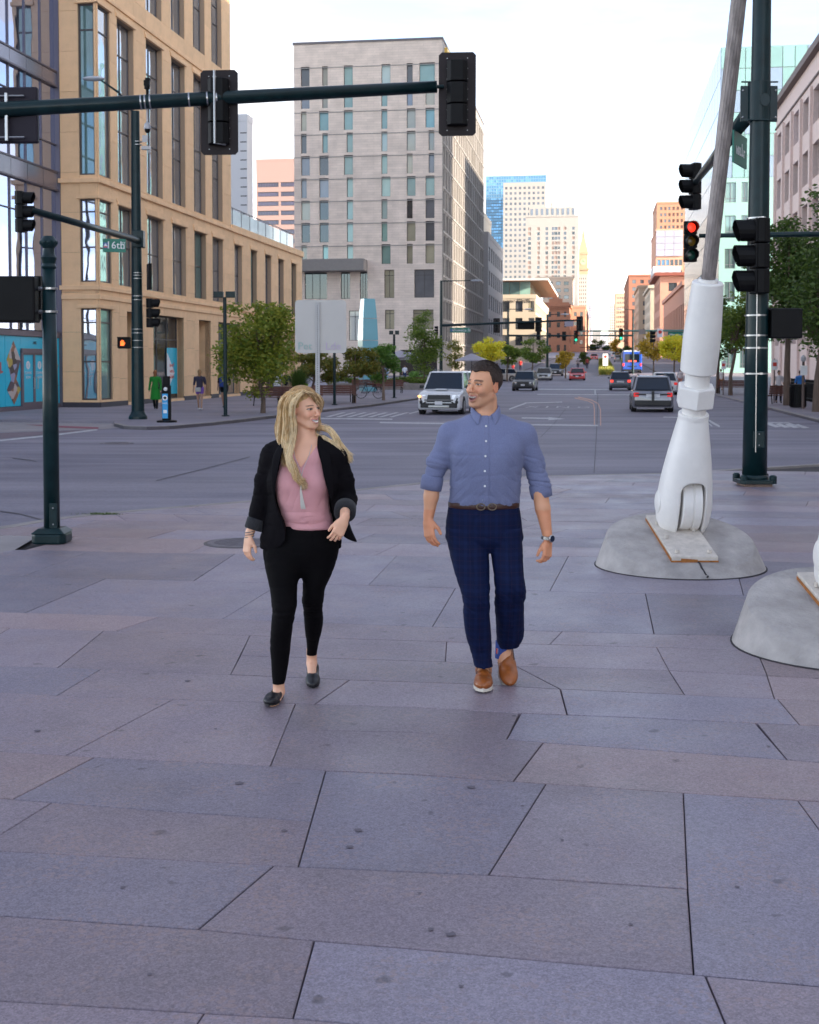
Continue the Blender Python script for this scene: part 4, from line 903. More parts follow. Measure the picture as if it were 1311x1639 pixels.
mb = MB(); mb.box(-.5, .5, -.2, Ln + .2, h - .1, h + .5); mb.box(-.12, .01, 0, Ln, h - 1.9, h - 1.75)
mb.build('cornice', mat('dark_cornice', (.16, .12, .11), .7), rt)
mb = MB()
for i in range(nb + 1): mb.box(-.22, -.0, Ln - 5 * i - .75, Ln - 5 * i - .15, 0, wz[0] + 3.1)
mb.build('pilaster', M_RS, rt, bevel=.02)
# teal glass building beyond
YG = 174.0; gx = lambda p, y=300: onYp(p, y, YG)[0]; gzz = lambda y, p=1170: onYp(p, y, YG)[1]; zb = tz(YG); XA = gx(1152); XB = gx(1330)
M_MINT = mat('mint_glass_panel', (.30, .52, .46), .25, var=.05, vs=.3, coat=.3)
fr2 = []
for k in range(6):
    yt = 292 + 53 * k
    for (a, b) in ((1161, 1178), (1187, 1197), (1212, 1226), (1240, 1252)): fr2.append((gx(a) - XA, gx(b) - XA, gzz(yt + 32) - zb, gzz(yt) - zb, G_TEAL))
tg = thing('glass_office', 'mint green glass office block with pale crown behind the cable mast foot', 'building', S(XA, YG, zb), -A8)
Wg = XB - XA; Hg = gzz(285) - zb; Ht = gzz(75) - zb; Dg = onXp(1097, 300, XA)[0] - YG
mb = MB(); facade_mb(mb, Wg, -2, Hg, [r[:4] for r in fr2 if r[3] < Hg], .15, fM((0, 0), 0)); mb.build('wall', M_MINT, tg)
windows(tg, (0, 0), 0, [r for r in fr2 if r[3] < Hg], .15, F_GREY, [G_TEAL], 2, [.2], .08, 'single')
GP = glassmat('crown_glass', (.22, .40, .38), .15, .15, var=.15); GP2 = glassmat('crown_glass_blue', (.24, .33, .44), .15, .2, var=.12)
for i in range(9):
    for j in range(6):
        p = MB(); a, b = Wg * i / 9 + .05, Wg * (i + 1) / 9 - .05; c, d = Hg + (Ht - Hg) * j / 6 + .05, Hg + (Ht - Hg) * (j + 1) / 6 - .05; p.box(a, b, 0, .1, c, d); p.build('glass_panel', GP if (i + j) % 4 else GP2, tg)
mb = MB()
nz_, nx_ = 10, 16
mb.box(.15, Wg - .2, .15, Dg, -2, Ht - .1); mb.build('core', mat('pale_core', (.45, .52, .52), .6), tg)
for i in range(nx_):
    for j in range(nz_):
        p = MB(); a, b = .02 + Dg * i / nx_ + .06, Dg * (i + 1) / nx_ - .06; c, d = 3 + (Ht - 3) * j / nz_ + .06, 3 + (Ht - 3) * (j + 1) / nz_ - .06; p.box(-.02, .1, a, b, c, d); p.build('glass_panel', GP2 if j > 4 else glassmat('pale_reflection_glass', (.34, .34, .34), .1, .2, var=.15), tg)  # lower panes coloured pale: a painted reflection of white buildings opposite
# the row of buildings down the right side
M_PK = mat('pink_brick', (.48, .24, .17), .85, var=.08); M_BR2 = mat('brown_brick', (.32, .14, .09), .85, var=.1); M_TB = mat('tan_brick', (.50, .36, .25), .8, var=.06); M_GM = mat('grey_modern', (.45, .46, .50), .5)
sp = dict(nx=10, nz=1, fx=.45, fz=.80, z0=4, top=3, panes=[G_DARK, G_MID], mode='single', dep=.5)
bldg('pilaster_building', 'pink brick hall with tall narrow window bays, right side of the street', 16.5, 40, 250, 330, onXp(1092, 456, 16.5)[1], M_PK, left=dict(sp, nx=14), front=dict(nx=4, nz=3, panes=[G_MID], mode='single'), cap=.5)
bldg('cornice_building', 'salmon brick building with heavy dark red cornice on the right', 16.3, 40, 345, 382, onXp(1050, 449, 16.3)[1] + 0, M_PK, left=dict(nx=6, nz=4, fx=.4, fz=.6, panes=[G_DARK], mode='single'), front=dict(nx=4, nz=4, fx=.4, fz=.5, panes=[G_DARK], mode='single'), cap=1.6, capm=mat('oxblood_cornice', (.22, .06, .04), .7))
bldg('cream_shop_building', 'cream stone building two doors beyond the red cornice', 15.6, 40, 392, 440, 26, M_CREAM, left=dict(nx=8, nz=5, fx=.4, fz=.6, panes=[G_DARK, G_MID], mode='single'), front=dict(nx=5, nz=5, fx=.45, fz=.5, panes=[G_MID], mode='single'), cap=.7)
bldg('tan_corner_building', 'tan brick building with plants on its roof, right side', 14.0, 34, 455, 505, 30, M_TB, left=dict(nx=8, nz=6, fx=.4, fz=.5, panes=[G_DARK], mode='single'), front=dict(nx=5, nz=6, fx=.45, fz=.5, panes=[G_MID], mode='single'), cap=.5)
bldg('brown_brick_building', 'tall reddish brown brick building on the right far down the street', 12.5, 30, 540, 640, 40, M_BR2, left=dict(nx=14, nz=9, fx=.4, fz=.5, panes=[G_DARK, G_MID], mode='single'), front=dict(nx=5, nz=9, fx=.45, fz=.5, panes=[G_MID], mode='single'), cap=.3)
bldg('grey_modern_block', 'grey modern apartment block rising above the cream building', 18, 27, 430, 452, onYp(1040, 428, 430)[1], M_GM, front=dict(nx=3, nz=12, fx=.6, fz=.6, z0=2, panes=[G_BLUE, G_MID], mode='single'), left=dict(nx=4, nz=12, fx=.6, fz=.6, panes=[G_MID], mode='single'), cap=.1)
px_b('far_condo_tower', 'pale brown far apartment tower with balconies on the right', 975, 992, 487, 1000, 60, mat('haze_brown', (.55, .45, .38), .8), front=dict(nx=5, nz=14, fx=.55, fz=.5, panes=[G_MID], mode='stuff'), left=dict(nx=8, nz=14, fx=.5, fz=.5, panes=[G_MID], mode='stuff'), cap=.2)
px_b('far_brick_block', 'small brown block just left of the far brick row', 985, 1004, 470, 760, 50, M_TB, front=dict(nx=6, nz=10, fx=.5, fz=.5, panes=[G_DARK], mode='stuff'), left=dict(nx=8, nz=10, fx=.5, fz=.5, panes=[G_DARK], mode='stuff'), cap=.2)
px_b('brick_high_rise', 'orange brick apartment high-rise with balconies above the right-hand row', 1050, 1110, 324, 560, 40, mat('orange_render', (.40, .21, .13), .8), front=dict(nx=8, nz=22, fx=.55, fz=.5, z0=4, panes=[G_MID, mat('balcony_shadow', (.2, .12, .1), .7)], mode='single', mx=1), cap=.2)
hb = px_b('mixed_office', 'orange brick office with grey panelled upper floors', 1049, 1092, 368, 440, 40, [M_BRS], front=dict(rects=lambda w, h: [(w * (.06 + .16 * i), w * (.06 + .16 * i) + 1.1, z, z + 2.0) for i in range(6) for z in [5 + 3.6 * j for j in range(8)]], panes=[G_BLUE, G_DARK], mode='single'), cap=.1)
w = onYp(1092, 500, 440)[0] - onYp(1049, 500, 440)[0]; h = onYp(1070, 368, 440)[1] - tz(440)
for j in range(4):
    for i in range(3): p = MB(); p.box(w * i / 3 + .05, w * (i + 1) / 3 - .05, -.5, -.05, h - 9 + 2.2 * j + .05, h - 9 + 2.2 * (j + 1) - .05); p.build('grey_panel', mat('pale_grey_panel', (.33, .33, .40), .4), hb)
# unseen towers added off-frame right to keep plaza, crossing and hotel front shaded
M_OT = mat('shade_tower_stone', (.70, .63, .56), .7)
bldg('hotel_shade_tower', 'tall tower added to shade the hotel front, right of the plaza, outside the picture', 64, 96, 92, 134.5, 79, M_OT, left=dict(nx=10, nz=20, fx=.6, fz=.5, panes=[G_MID], mode='stuff'), cap=.1)
bldg('plaza_shade_tower', 'long tower added to shade the plaza from the right, outside the picture', 64, 96, -90, 90, 54, M_OT, left=dict(nx=34, nz=18, fx=.6, fz=.5, panes=[G_MID, G_DARK], mode='stuff'), front=dict(nx=8, nz=18, fx=.6, fz=.5, panes=[G_MID], mode='stuff'), cap=.1)
# ============================================================ ROUNDED SHAPES: signed distance fields meshed with surface nets
def smin(a, b, k):
    if k <= 0: return np.minimum(a, b)
    h = np.clip(.5 + .5 * (b - a) / k, 0, 1); return b * (1 - h) + a * h - k * h * (1 - h)
class Field:
    def __init__(s, x, y, z):
        s.x, s.y, s.z = [np.asarray(v, np.float32) for v in (x, y, z)]; s.F = np.full((len(s.x), len(s.y), len(s.z)), 9., np.float32)
    def sl(s, lo, hi, m=.03):
        ix = [slice(max(0, np.searchsorted(a, l - m)), min(len(a), np.searchsorted(a, h + m) + 1)) for a, l, h in zip((s.x, s.y, s.z), lo, hi)]
        return tuple(ix), s.x[ix[0]][:, None, None], s.y[ix[1]][None, :, None], s.z[ix[2]][None, None, :]
    def put(s, ix, d, k, op):
        if d.size == 0: return
        A = s.F[ix]; d = d.astype(np.float32)
        s.F[ix] = smin(A, d, k) if op == 'u' else (-smin(-A, d, k) if op == 's' else np.maximum(A, d))
    def cone(s, a, b, ra, rb, k=.01, op='u', flat=None):
        a = np.array(a, float); b = np.array(b, float); R_ = max(ra, rb); ix, X, Y, Z = s.sl(np.minimum(a, b) - R_, np.maximum(a, b) + R_, .03 + k)
        ab = b - a; L2 = max(ab @ ab, 1e-9); px, py, pz = X - a[0], Y - a[1], Z - a[2]
        t = np.clip((px * ab[0] + py * ab[1] + pz * ab[2]) / L2, 0, 1)
        qx, qy, qz = px - t * ab[0], py - t * ab[1], pz - t * ab[2]
        if flat is not None:
            n, f = flat; c = qx * n[0] + qy * n[1] + qz * n[2]; e = c * (1 / f - 1); qx, qy, qz = qx + n[0] * e, qy + n[1] * e, qz + n[2] * e
        s.put(ix, np.sqrt(qx * qx + qy * qy + qz * qz) - (ra + (rb - ra) * t), k, op); return s
    def ell(s, c, r, k=.01, op='u', M=None):
        c = np.array(c, float); R_ = max(r); ix, X, Y, Z = s.sl(c - R_, c + R_, .03 + k); x, y, z = X - c[0], Y - c[1], Z - c[2]
        if M is not None: m = np.array(M.transposed()); x, y, z = (m[0][0] * x + m[0][1] * y + m[0][2] * z, m[1][0] * x + m[1][1] * y + m[1][2] * z, m[2][0] * x + m[2][1] * y + m[2][2] * z)
        q = np.sqrt((x / r[0]) ** 2 + (y / r[1]) ** 2 + (z / r[2]) ** 2); q2 = np.sqrt((x / r[0] ** 2) ** 2 + (y / r[1] ** 2) ** 2 + (z / r[2] ** 2) ** 2) + 1e-9
        s.put(ix, q * (q - 1) / q2, k, op); return s
    def loft(s, T, k=.01, op='u', p=2.0, round_=.0, rot=0.):
        """T rows: z, cx, cy, rx, ry - a vertical limb or trunk with an elliptic section that changes with z"""
        T = np.array(sorted(T), float); z0, z1 = T[0, 0], T[-1, 0]; R_ = max(T[:, 3].max(), T[:, 4].max())
        ix, X, Y, Z = s.sl((T[:, 1].min() - R_, T[:, 2].min() - R_, z0), (T[:, 1].max() + R_, T[:, 2].max() + R_, z1), .03 + k)
        if Z.size == 0: return s
        zv = np.clip(Z[0, 0], z0, z1); 
        def ip(c):
            # smooth (monotone-ish) interpolation
            zz_, v = T[:, 0], T[:, c]; i = np.clip(np.searchsorted(zz_, zv) - 1, 0, len(zz_) - 2); h = (zz_[i + 1] - zz_[i]); t = (zv - zz_[i]) / h
            m = np.gradient(v, zz_) if len(v) > 2 else np.full(len(v), (v[-1] - v[0]) / (zz_[-1] - zz_[0]))
            return ((2 * t**3 - 3 * t**2 + 1) * v[i] + (t**3 - 2 * t**2 + t) * h * m[i] + (-2 * t**3 + 3 * t**2) * v[i + 1] + (t**3 - t**2) * h * m[i + 1])[None, None, :]
        cx, cy, rx, ry = ip(1), ip(2), np.maximum(ip(3), .002), np.maximum(ip(4), .002)
        x, y = X - cx, Y - cy
        if rot: c_, s_ = math.cos(rot), math.sin(rot); x, y = x * c_ + y * s_, -x * s_ + y * c_
        if p == 2: q = np.sqrt((x / rx) ** 2 + (y / ry) ** 2)
        else: q = (np.abs(x / rx) ** p + np.abs(y / ry) ** p) ** (1 / p)
        d = (q - 1) * np.minimum(rx, ry); e = np.maximum(Z - z1, z0 - Z) + 0 * d
        if round_: 
            dd, ee = d + round_, e + round_; d = np.minimum(np.maximum(dd, ee), 0) + np.sqrt(np.maximum(dd, 0) ** 2 + np.maximum(ee, 0) ** 2) - round_
        else: d = np.maximum(d, e)
        s.put(ix, d, k, op); return s
    def fbox(s, c, h, k=.005, op='u', M=None, r=.004):
        c = np.array(c, float); R_ = float(np.linalg.norm(h)) ; ix, X, Y, Z = s.sl(c - R_, c + R_, .02 + k); x, y, z = X - c[0], Y - c[1], Z - c[2]
        if M is not None: m = np.array(M.transposed()); x, y, z = (m[0][0] * x + m[0][1] * y + m[0][2] * z, m[1][0] * x + m[1][1] * y + m[1][2] * z, m[2][0] * x + m[2][1] * y + m[2][2] * z)
        qx, qy, qz = np.abs(x) - h[0] + r, np.abs(y) - h[1] + r, np.abs(z) - h[2] + r
        d = np.sqrt(np.maximum(qx, 0) ** 2 + np.maximum(qy, 0) ** 2 + np.maximum(qz, 0) ** 2) + np.minimum(np.maximum(qx, np.maximum(qy, qz)), 0) - r
        s.put(ix, d, k, op); return s
    def nets(s):
        F = s.F; S_ = F < 0; nx, ny, nz_ = F.shape
        c = np.zeros((nx - 1, ny - 1, nz_ - 1), np.int8)
        for i in (0, 1):
            for j in (0, 1):
                for k in (0, 1): c += S_[i:nx - 1 + i, j:ny - 1 + j, k:nz_ - 1 + k]
        I = np.argwhere((c > 0) & (c < 8)); n = len(I); ids = np.full(c.shape, -1, np.int32); ids[I[:, 0], I[:, 1], I[:, 2]] = np.arange(n)
        P = np.zeros((n, 3)); W = np.zeros(n); ax = (s.x, s.y, s.z)
        cor = {(i, j, k): F[I[:, 0] + i, I[:, 1] + j, I[:, 2] + k].astype(float) for i in (0, 1) for j in (0, 1) for k in (0, 1)}
        for d in range(3):
            for u in (0, 1):
                for v in (0, 1):
                    a = [u, v]; a.insert(d, 0); b = list(a); b[d] = 1; fa, fb = cor[tuple(a)], cor[tuple(b)]; m = (fa < 0) != (fb < 0); t = np.where(m, fa / np.where(m, fa - fb, 1), 0)
                    q = np.zeros((n, 3))
                    for e in range(3):
                        lo = ax[e][I[:, e] + a[e]]; hi = ax[e][I[:, e] + b[e]]; q[:, e] = lo + (hi - lo) * t
                    P[m] += q[m]; W[m] += 1
        P /= W[:, None]; Q = []
        for d in range(3):
            sl0 = [slice(None)] * 3; sl1 = [slice(None)] * 3; sl0[d] = slice(0, -1); sl1[d] = slice(1, None); A, B = S_[tuple(sl0)], S_[tuple(sl1)]
            E = np.argwhere(A != B); e1, e2 = [q for q in range(3) if q != d]
            ok = (E[:, e1] > 0) & (E[:, e2] > 0) & (E[:, e1] < F.shape[e1] - 1) & (E[:, e2] < F.shape[e2] - 1); E = E[ok]; fl = A[E[:, 0], E[:, 1], E[:, 2]]
            def cid(o1, o2):
                J = E.copy(); J[:, e1] -= o1; J[:, e2] -= o2; return ids[J[:, 0], J[:, 1], J[:, 2]]
            q = np.stack([cid(1, 1), cid(0, 1), cid(0, 0), cid(1, 0)], 1)
            if d == 1: fl = ~fl
            q[~fl] = q[~fl][:, ::-1]; Q.append(q)
        return P, np.concatenate(Q)
def vnoise(P, sc, seed=0):
    """smooth value noise in [-1, 1]"""
    r = np.random.RandomState(seed); Lt = r.rand(32, 32, 32) * 2 - 1; p = P * sc + 100.; i = np.floor(p).astype(int); f = p - i; f = f * f * (3 - 2 * f); v = 0
    for a in (0, 1):
        for b in (0, 1):
            for c in (0, 1):
                w = (f[:, 0] if a else 1 - f[:, 0]) * (f[:, 1] if b else 1 - f[:, 1]) * (f[:, 2] if c else 1 - f[:, 2]); v = v + w * Lt[(i[:, 0] + a) % 32, (i[:, 1] + b) % 32, (i[:, 2] + c) % 32]
    return v
def vnormals(P, Q):
    n = np.cross(P[Q[:, 2]] - P[Q[:, 0]], P[Q[:, 3]] - P[Q[:, 1]]); N = np.zeros_like(P)
    for i in range(4): np.add.at(N, Q[:, i], n)
    return N / (np.linalg.norm(N, axis=1)[:, None] + 1e-12)
def relax(P, Q, n=1, f=.5):
    for _ in range(n):
        A = np.zeros_like(P); W = np.zeros(len(P))
        for i in range(4):
            a, b = Q[:, i], Q[:, (i + 1) % 4]; np.add.at(A, a, P[b]); np.add.at(W, a, 1); np.add.at(A, b, P[a]); np.add.at(W, b, 1)
        P = P * (1 - f) + f * A / W[:, None]
    return P
def emit(F, name, mats, parent=None, disp=None, colf=None, matf=None, rel=1, M=None):
    P, Q = F.nets(); P = relax(P, Q, rel)
    if disp is not None: P = P + vnormals(P, Q) * disp(P)[:, None]
    P0_ = P
    if M is not None: m = np.array(M); P = P @ m[:3, :3].T + m[:3, 3]
    me = bpy.data.meshes.new(name); me.vertices.add(len(P)); me.vertices.foreach_set('co', P.astype(np.float32).ravel()); me.loops.add(len(Q) * 4); me.loops.foreach_set('vertex_index', Q.astype(np.int32).ravel())
    me.polygons.add(len(Q)); me.polygons.foreach_set('loop_start', np.arange(0, len(Q) * 4, 4, dtype=np.int32)); me.polygons.foreach_set('use_smooth', np.ones(len(Q), bool)); 
    for m_ in (mats if isinstance(mats, (list, tuple)) else [mats]): me.materials.append(m_)
    if matf is not None: me.polygons.foreach_set('material_index', matf(P0_[Q].mean(1)).astype(np.int32))
    me.update(calc_edges=True)
    if colf is not None:
        at = me.color_attributes.new('col', 'FLOAT_COLOR', 'POINT'); c = np.ones((len(P), 4), np.float32); c[:, :3] = colf(P0_); at.data.foreach_set('color', c.ravel())
    me.validate(); return link(name, me, parent)
ar = lambda a, b, s: np.arange(a, b + s, s)
def grade(lo, hi, base, fine=[]):
    """axis samples of step base, finer inside the given (a, b, step) intervals"""
    out = [lo]; 
    while out[-1] < hi:
        st_ = base
        for a, b, s_ in fine:
            if a <= out[-1] <= b: st_ = min(st_, s_)
        out.append(out[-1] + st_)
    return np.array(out)
# ============================================================ SIGNALS, POLES, CABLE FOOT
E_RED = mat('lens_red_lit', (1.0, .03, .012), .3, emit=.3); E_GRN = mat('lens_green_lit', (.03, .75, .42), .3, emit=.28); E_ORG = mat('hand_orange_lit', (1.0, .13, .01), .3, emit=.36)
L_RED = mat('lens_red', (.12, .01, .01), .2); L_AMB = mat('lens_amber', (.20, .11, .01), .2); L_GRN = mat('lens_green', (.01, .07, .05), .2)
M_BP = mat('backplate_brown', (.022, .016, .018), .5, spec=.2, var=.15)
VIS = {}
def signal(label, loc, rz, lit=None, plate=True, sc=1.0, group=None, visor=True, hexback=False):
    """three-lamp head, centre of its height at loc; lamps face local -y"""
    t = thing('traffic_signal', label, 'traffic light', loc, rz, group)
    def bm(nm, mb, m, par=t, sm=False, bev=0):
        mb.xf(Matrix.Scale(sc, 4)); return mb.build(nm, m, par, sm, bev)
    if plate:
        mb = MB(); w, h, c = .31, .69, .05
        pts = [(w, -h + c), (w, h - c), (w - c, h), (-w + c, h), (-w, h - c), (-w, -h + c), (-w + c, -h), (w - c, -h)]
        mb.ring([[(x, -.02, z) for x, z in pts], [(x, .0, z) for x, z in pts]]); bm('backplate', mb, M_BP)
        if hexback:
            mb = MB()
            for s_ in (-1, 1):
                for k in range(8): mb.lathe([(.008, 0), (.008, .006)], 6, (s_ * .17, .001, -.6 + .17 * k), M=Matrix.Rotation(R(-90), 3, 'X'))
            bm('rivets', mb, STEEL).__setitem__('kind', 'stuff')
    for k, (c, mm, ml) in enumerate(((.36, L_RED, E_RED), (0, L_AMB, L_AMB), (-.36, L_GRN, E_GRN))):
        mb = MB(); q = [(-.17, .0), (.17, .0), (.17, .10), (.10, .19), (-.10, .19), (-.17, .10)]
        mb.ring([[(x, y, c - .172) for x, y in q], [(x, y, c + .172) for x, y in q]]); mb.box(-.17, .17, -.03, 0, c - .172, c + .172)
        hs = bm('housing', mb, BLACK, bev=.012)
        l = MB(); l.lathe([(.001, .012), (.08, .008), (.14, -.01)], 20, (0, -.035, c), M=Matrix.Rotation(R(90), 3, 'X'), caps=False)
        on = (lit == 'red' and k == 0) or (lit == 'green' and k == 2); bm('lens', l, ml if on else mm, hs, True)
        if visor:
            v = MB(); n = 14
            for i in range(n):
                a0, a1 = R(-65 + 310 * i / n), R(-65 + 310 * (i + 1) / n); r0, r1 = .158, .150
                P = lambda a, r, y: (r * math.cos(a), y, c + r * math.sin(a))
                d0, d1 = -.03 - .26 * (.80 + .20 * min(1, .6 + math.sin(a0))), -.03 - .26 * (.80 + .20 * min(1, .6 + math.sin(a1)))
                v.face([P(a0, r0, -.03), P(a1, r0, -.03), P(a1, r0, d1), P(a0, r0, d0)]); v.face([P(a1, r1, -.03), P(a0, r1, -.03), P(a0, r1, d0), P(a1, r1, d1)]); v.face([P(a0, r0, d0), P(a1, r0, d1), P(a1, r1, d1), P(a0, r1, d0)])
            bm('visor', v, BLACK, hs, True)
    return t
def band(mb, p, r, w=.02): mb.lathe([(r, -w / 2), (r + .006, -w / 2), (r + .006, w / 2), (r, w / 2)], 24, p)
# --- big mast arm across the top left
E1 = atY(697, 139, 21.0); E0 = atY(-30, 177, 20.3); dv = (E1 - E0); E00 = E0 - dv * .62
ma = thing('mast_arm_pole', 'thick dark green mast arm crossing the upper left of the picture', 'signal pole', (E00.x, E00.y, 0), 0)
o = Vector((E00.x, E00.y, 0)); mb = MB(); mb.tube([E00 - o, E0 - o, E1 - o], [.15, .125, .098], 28); mb.build('arm', GREEN, ma, 'all')
mb = MB(); mb.lathe([(.19, 0), (.16, 7.6)], 24); mb.lathe([(.34, 0), (.34, .08), (.22, .16)], 24); mb.build('pole', GREEN, ma, True)
mb = MB(); mb.tube([E1 - o, E1 - o + dv.normalized() * .02], [.10, .10], 24); mb.tube([E1 - o, E1 - o + dv.normalized() * .14], [.03, .03], 10); mb.build('end_cap', GREEN, ma, True)
ax_ = dv.normalized(); arot = Vector((0, 0, 1)).rotation_difference(ax_).to_matrix()
def onarm(px): 
    t = (px + 30) / 727.; return E0 + dv * t
for px in (220.5, 227, 235, 297, 326, 341):
    mb = MB(); r = .125 - .027 * (px + 30) / 727.; mb.lathe([(r + .001, -.012), (r + .007, -.012), (r + .007, .012), (r + .001, .012)], 28, onarm(px) - o, M=arot); mb.build('steel_band', STEEL, ma, True)
signal('large signal head seen from behind at the tip of the mast arm', atY(732, 150.5, 21.05), R(180) - R(4), hexback=True)
signal('signal head seen from behind, middle of the mast arm over the tan building', atY(351, 180, 20.75), R(180) - R(4), hexback=True)
mb = MB(); p = atY(343.5, 172, 20.55); mb.tube([p + Vector((0, 0, .60)), p + Vector((0, 0, -.58)), p + Vector((.16, .1, -.58))], .022, 8); mb.tube([p + Vector((.0, 0, .5)), p + Vector((.0, .1, .5))], .03, 6)
b_ = mb.build('bracket', STEEL, None, True); tag(b_, 'steel pipe bracket holding the middle signal head to the arm', 'bracket')
p = atY(12, 184, 20.35); sb = thing('lane_sign', 'dark back of a large signal sign hung at the left end of the mast arm', 'sign', p, R(-2))
mb = MB(); mb.box(-.75, .47, .04, .16, -.44, .46); mb.build('sign_back', mat('sign_back_purple', (.018, .014, .024), .5, spec=.2), sb, bevel=.03)
for nm, z in (('cross_bar', .30), ('cross_bar', -.36)): mb = MB(); mb.tube([(-.6, -.02, z), (.28, -.02, z)], .016, 8); mb.build(nm, STEEL, sb, True)
mb = MB(); mb.tube([(.0, -.045, .34), (0, -.045, -.42)], .03, 8); mb.build('hanger', STEEL, sb, True)
p = onarm(230); c = thing('detector_camera', 'small detector camera on top of the mast arm with dome camera hanging below', 'camera', p)
mb = MB(); mb.lathe([(.02, .11), (.02, .2), (.045, .21), (.045, .26)], 12, (0, 0, 0)); mb.cbox((0, 0, .30), (.09, .09, .09)); mb.cbox((.02, -.02, .36), (.08, .08, .03)); mb.build('detector', BLACK, c, True)
mb = MB(); mb.lathe([(.015, -.32), (.015, -.1)], 8); mb.lathe([(.02, -.33), (.05, -.36), (.06, -.44)], 16, caps=True); mb.build('housing', mat('camera_grey', (.42, .42, .45), .4), c, True)
mb = MB(); mb.sph((0, 0, -.46), .045, 14); mb.build('dome', BLACK, c, True)
# --- pole with the 16th sign
pb = G(221, 671, 0); YP_ = pb.y; p16 = thing('signal_pole', 'dark green signal pole with 16th sign, lamp and walk light at far left corner', 'signal pole', pb)
zt = atY(221, 178, YP_).z - pb.z; k = YP_ / 2000
mb = MB(); mb.lathe([(10.3 * k, 0), (8.2 * k, zt * .5), (6.6 * k, zt)], 20); mb.build('pole', GREEN, p16, True)
mb = MB(); mb.lathe([(15 * k, 0), (15 * k, .10), (12 * k, .2), (10.6 * k, .3)], 16); mb.build('base', GREEN, p16, True, .01)
L_ = lambda px, py, Y=None: atY(px, py, Y or YP_) - pb
mb = MB(); mb.tube([L_(222, 385), L_(50, 336, 33)], [.13, .085], 16); mb.build('arm', GREEN, p16, 'all')
mb = MB(); q = L_(222, 383); mb.cbox(q, (.42, .42, .62)); mb.build('arm_clamp', GREEN, p16, bevel=.03)
mb = MB(); mb.tube([L_(218, 186), L_(190, 148), L_(158, 126)], [.05, .045, .03], 10); mb.build('lamp_arm', GREEN, p16, True)
mb = MB(); mb.sph(L_(150, 126), (.42, .16, .09), 14); mb.build('lamp_head', mat('lamp_grey', (.40, .42, .46), .4), p16, True)
for y in (227, 232, 437, 441, 446, 474, 480, 527, 533, 545, 556): mb = MB(); band(mb, L_(220, y), (10.3 - 3.6 * (671 - y) / 493) * k); mb.build('steel_band', STEEL, p16, True)
mb = MB(); mb.cbox(L_(234, 237), (.32, .2, .12)); mb.sph(L_(239, 243), .07, 10); mb.cbox(L_(232, 222), (.2, .03, .25)); mb.build('camera_box', mat('camera_grey2', (.45, .44, .44), .4), p16, True)
sg = thing('street_sign', 'green 16th street name sign hanging under the arm', 'street sign', atY(183, 393, 41.5), R(12))
M_SG = mat('sign_green', (.0, .16, .11), .4); M_LB = mat('sign_blue', (.05, .12, .35), .4)
mb = MB(); mb.box(-.37, .37, -.02, .02, -.22, .22); mb.build('plate', M_SG, sg, bevel=.01)
text_mesh('16th', .34, M_WV, 'lettering', sg, Matrix.Translation((.04, -.024, 0)) @ UP); text_mesh('ST', .11, M_WV, 'lettering', sg, Matrix.Translation((.30, -.024, .07)) @ UP); marks(2, .12, .08, M_WV, sg, Matrix.Translation((.29, -.024, -.07)) @ UP)
mb = MB(); mb.box(-.35, -.21, -.026, -.021, -.09, .09); mb.build('emblem', M_LB, sg); mb = MB(); mb.face([(-.34, -.028, -.03), (-.22, -.028, -.03), (-.28, -.028, .07)]); mb.build('emblem_peak', M_WV, sg); mb = MB(); mb.box(-.34, -.22, -.029, -.0275, -.07, -.03); mb.build('emblem_bar', M_RT, sg)
signal('signal head facing right at the tip of the arm beside the 16th sign', atY(37, 339, 33), R(90), plate=False)
signal('signal head facing right low on the pole with the 16th sign', atY(243, 501, YP_), R(90), plate=False)
mb = MB(); q = atY(239, 443, YP_); mb.cbox((0, 0, 0), (.12, .5, .95)); bx_ = mb.build('sign_box', BLACK, None, loc=q, rz=R(20)); tag(bx_, 'black sign box edge-on, half way up the pole with the 16th sign', 'sign')
def pedbox(label, loc, rz, hand=False, sc=1.0):
    t = thing('pedestrian_signal', label, 'walk signal', loc, rz); mb = MB(); mb.box(-.21 * sc, .21 * sc, -.06 * sc, .14 * sc, -.20 * sc, .20 * sc); mb.build('housing', BLACK, t, bevel=.02)
    mb = MB(); mb.box(-.22 * sc, .22 * sc, -.16 * sc, -.03, .185 * sc, .21 * sc); mb.box(-.22 * sc, -.2 * sc, -.12 * sc, -.03, -.17 * sc, .185 * sc); mb.box(.2 * sc, .22 * sc, -.12 * sc, -.03, -.17 * sc, .185 * sc); mb.build('visor', BLACK, t)
    if hand:
        mb = MB(); y = -.066
        for dx, h in ((-.115, .07), (-.08, .10), (-.045, .105), (-.01, .085)): mb.box(dx - .014, dx + .014, y, y + .004, 0, h)
        mb.box(-.13, .004, y, y + .004, -.10, .0); mb.face([(.004, y, -.07), (.05, y, .0), (.035, y, .02), (.004, y, -.02)]); mb.build('hand_symbol', E_ORG, t)
        p = MB(); p.box(-.19, .19, -.062, -.058, -.18, .18); p.build('face', mat('ped_face', (.05, .04, .04), .4), t)
    return t
pedbox('walk signal showing a lit orange hand on the pole with the 16th sign', atY(199, 549, YP_ - .1), 0, True, 1.05)
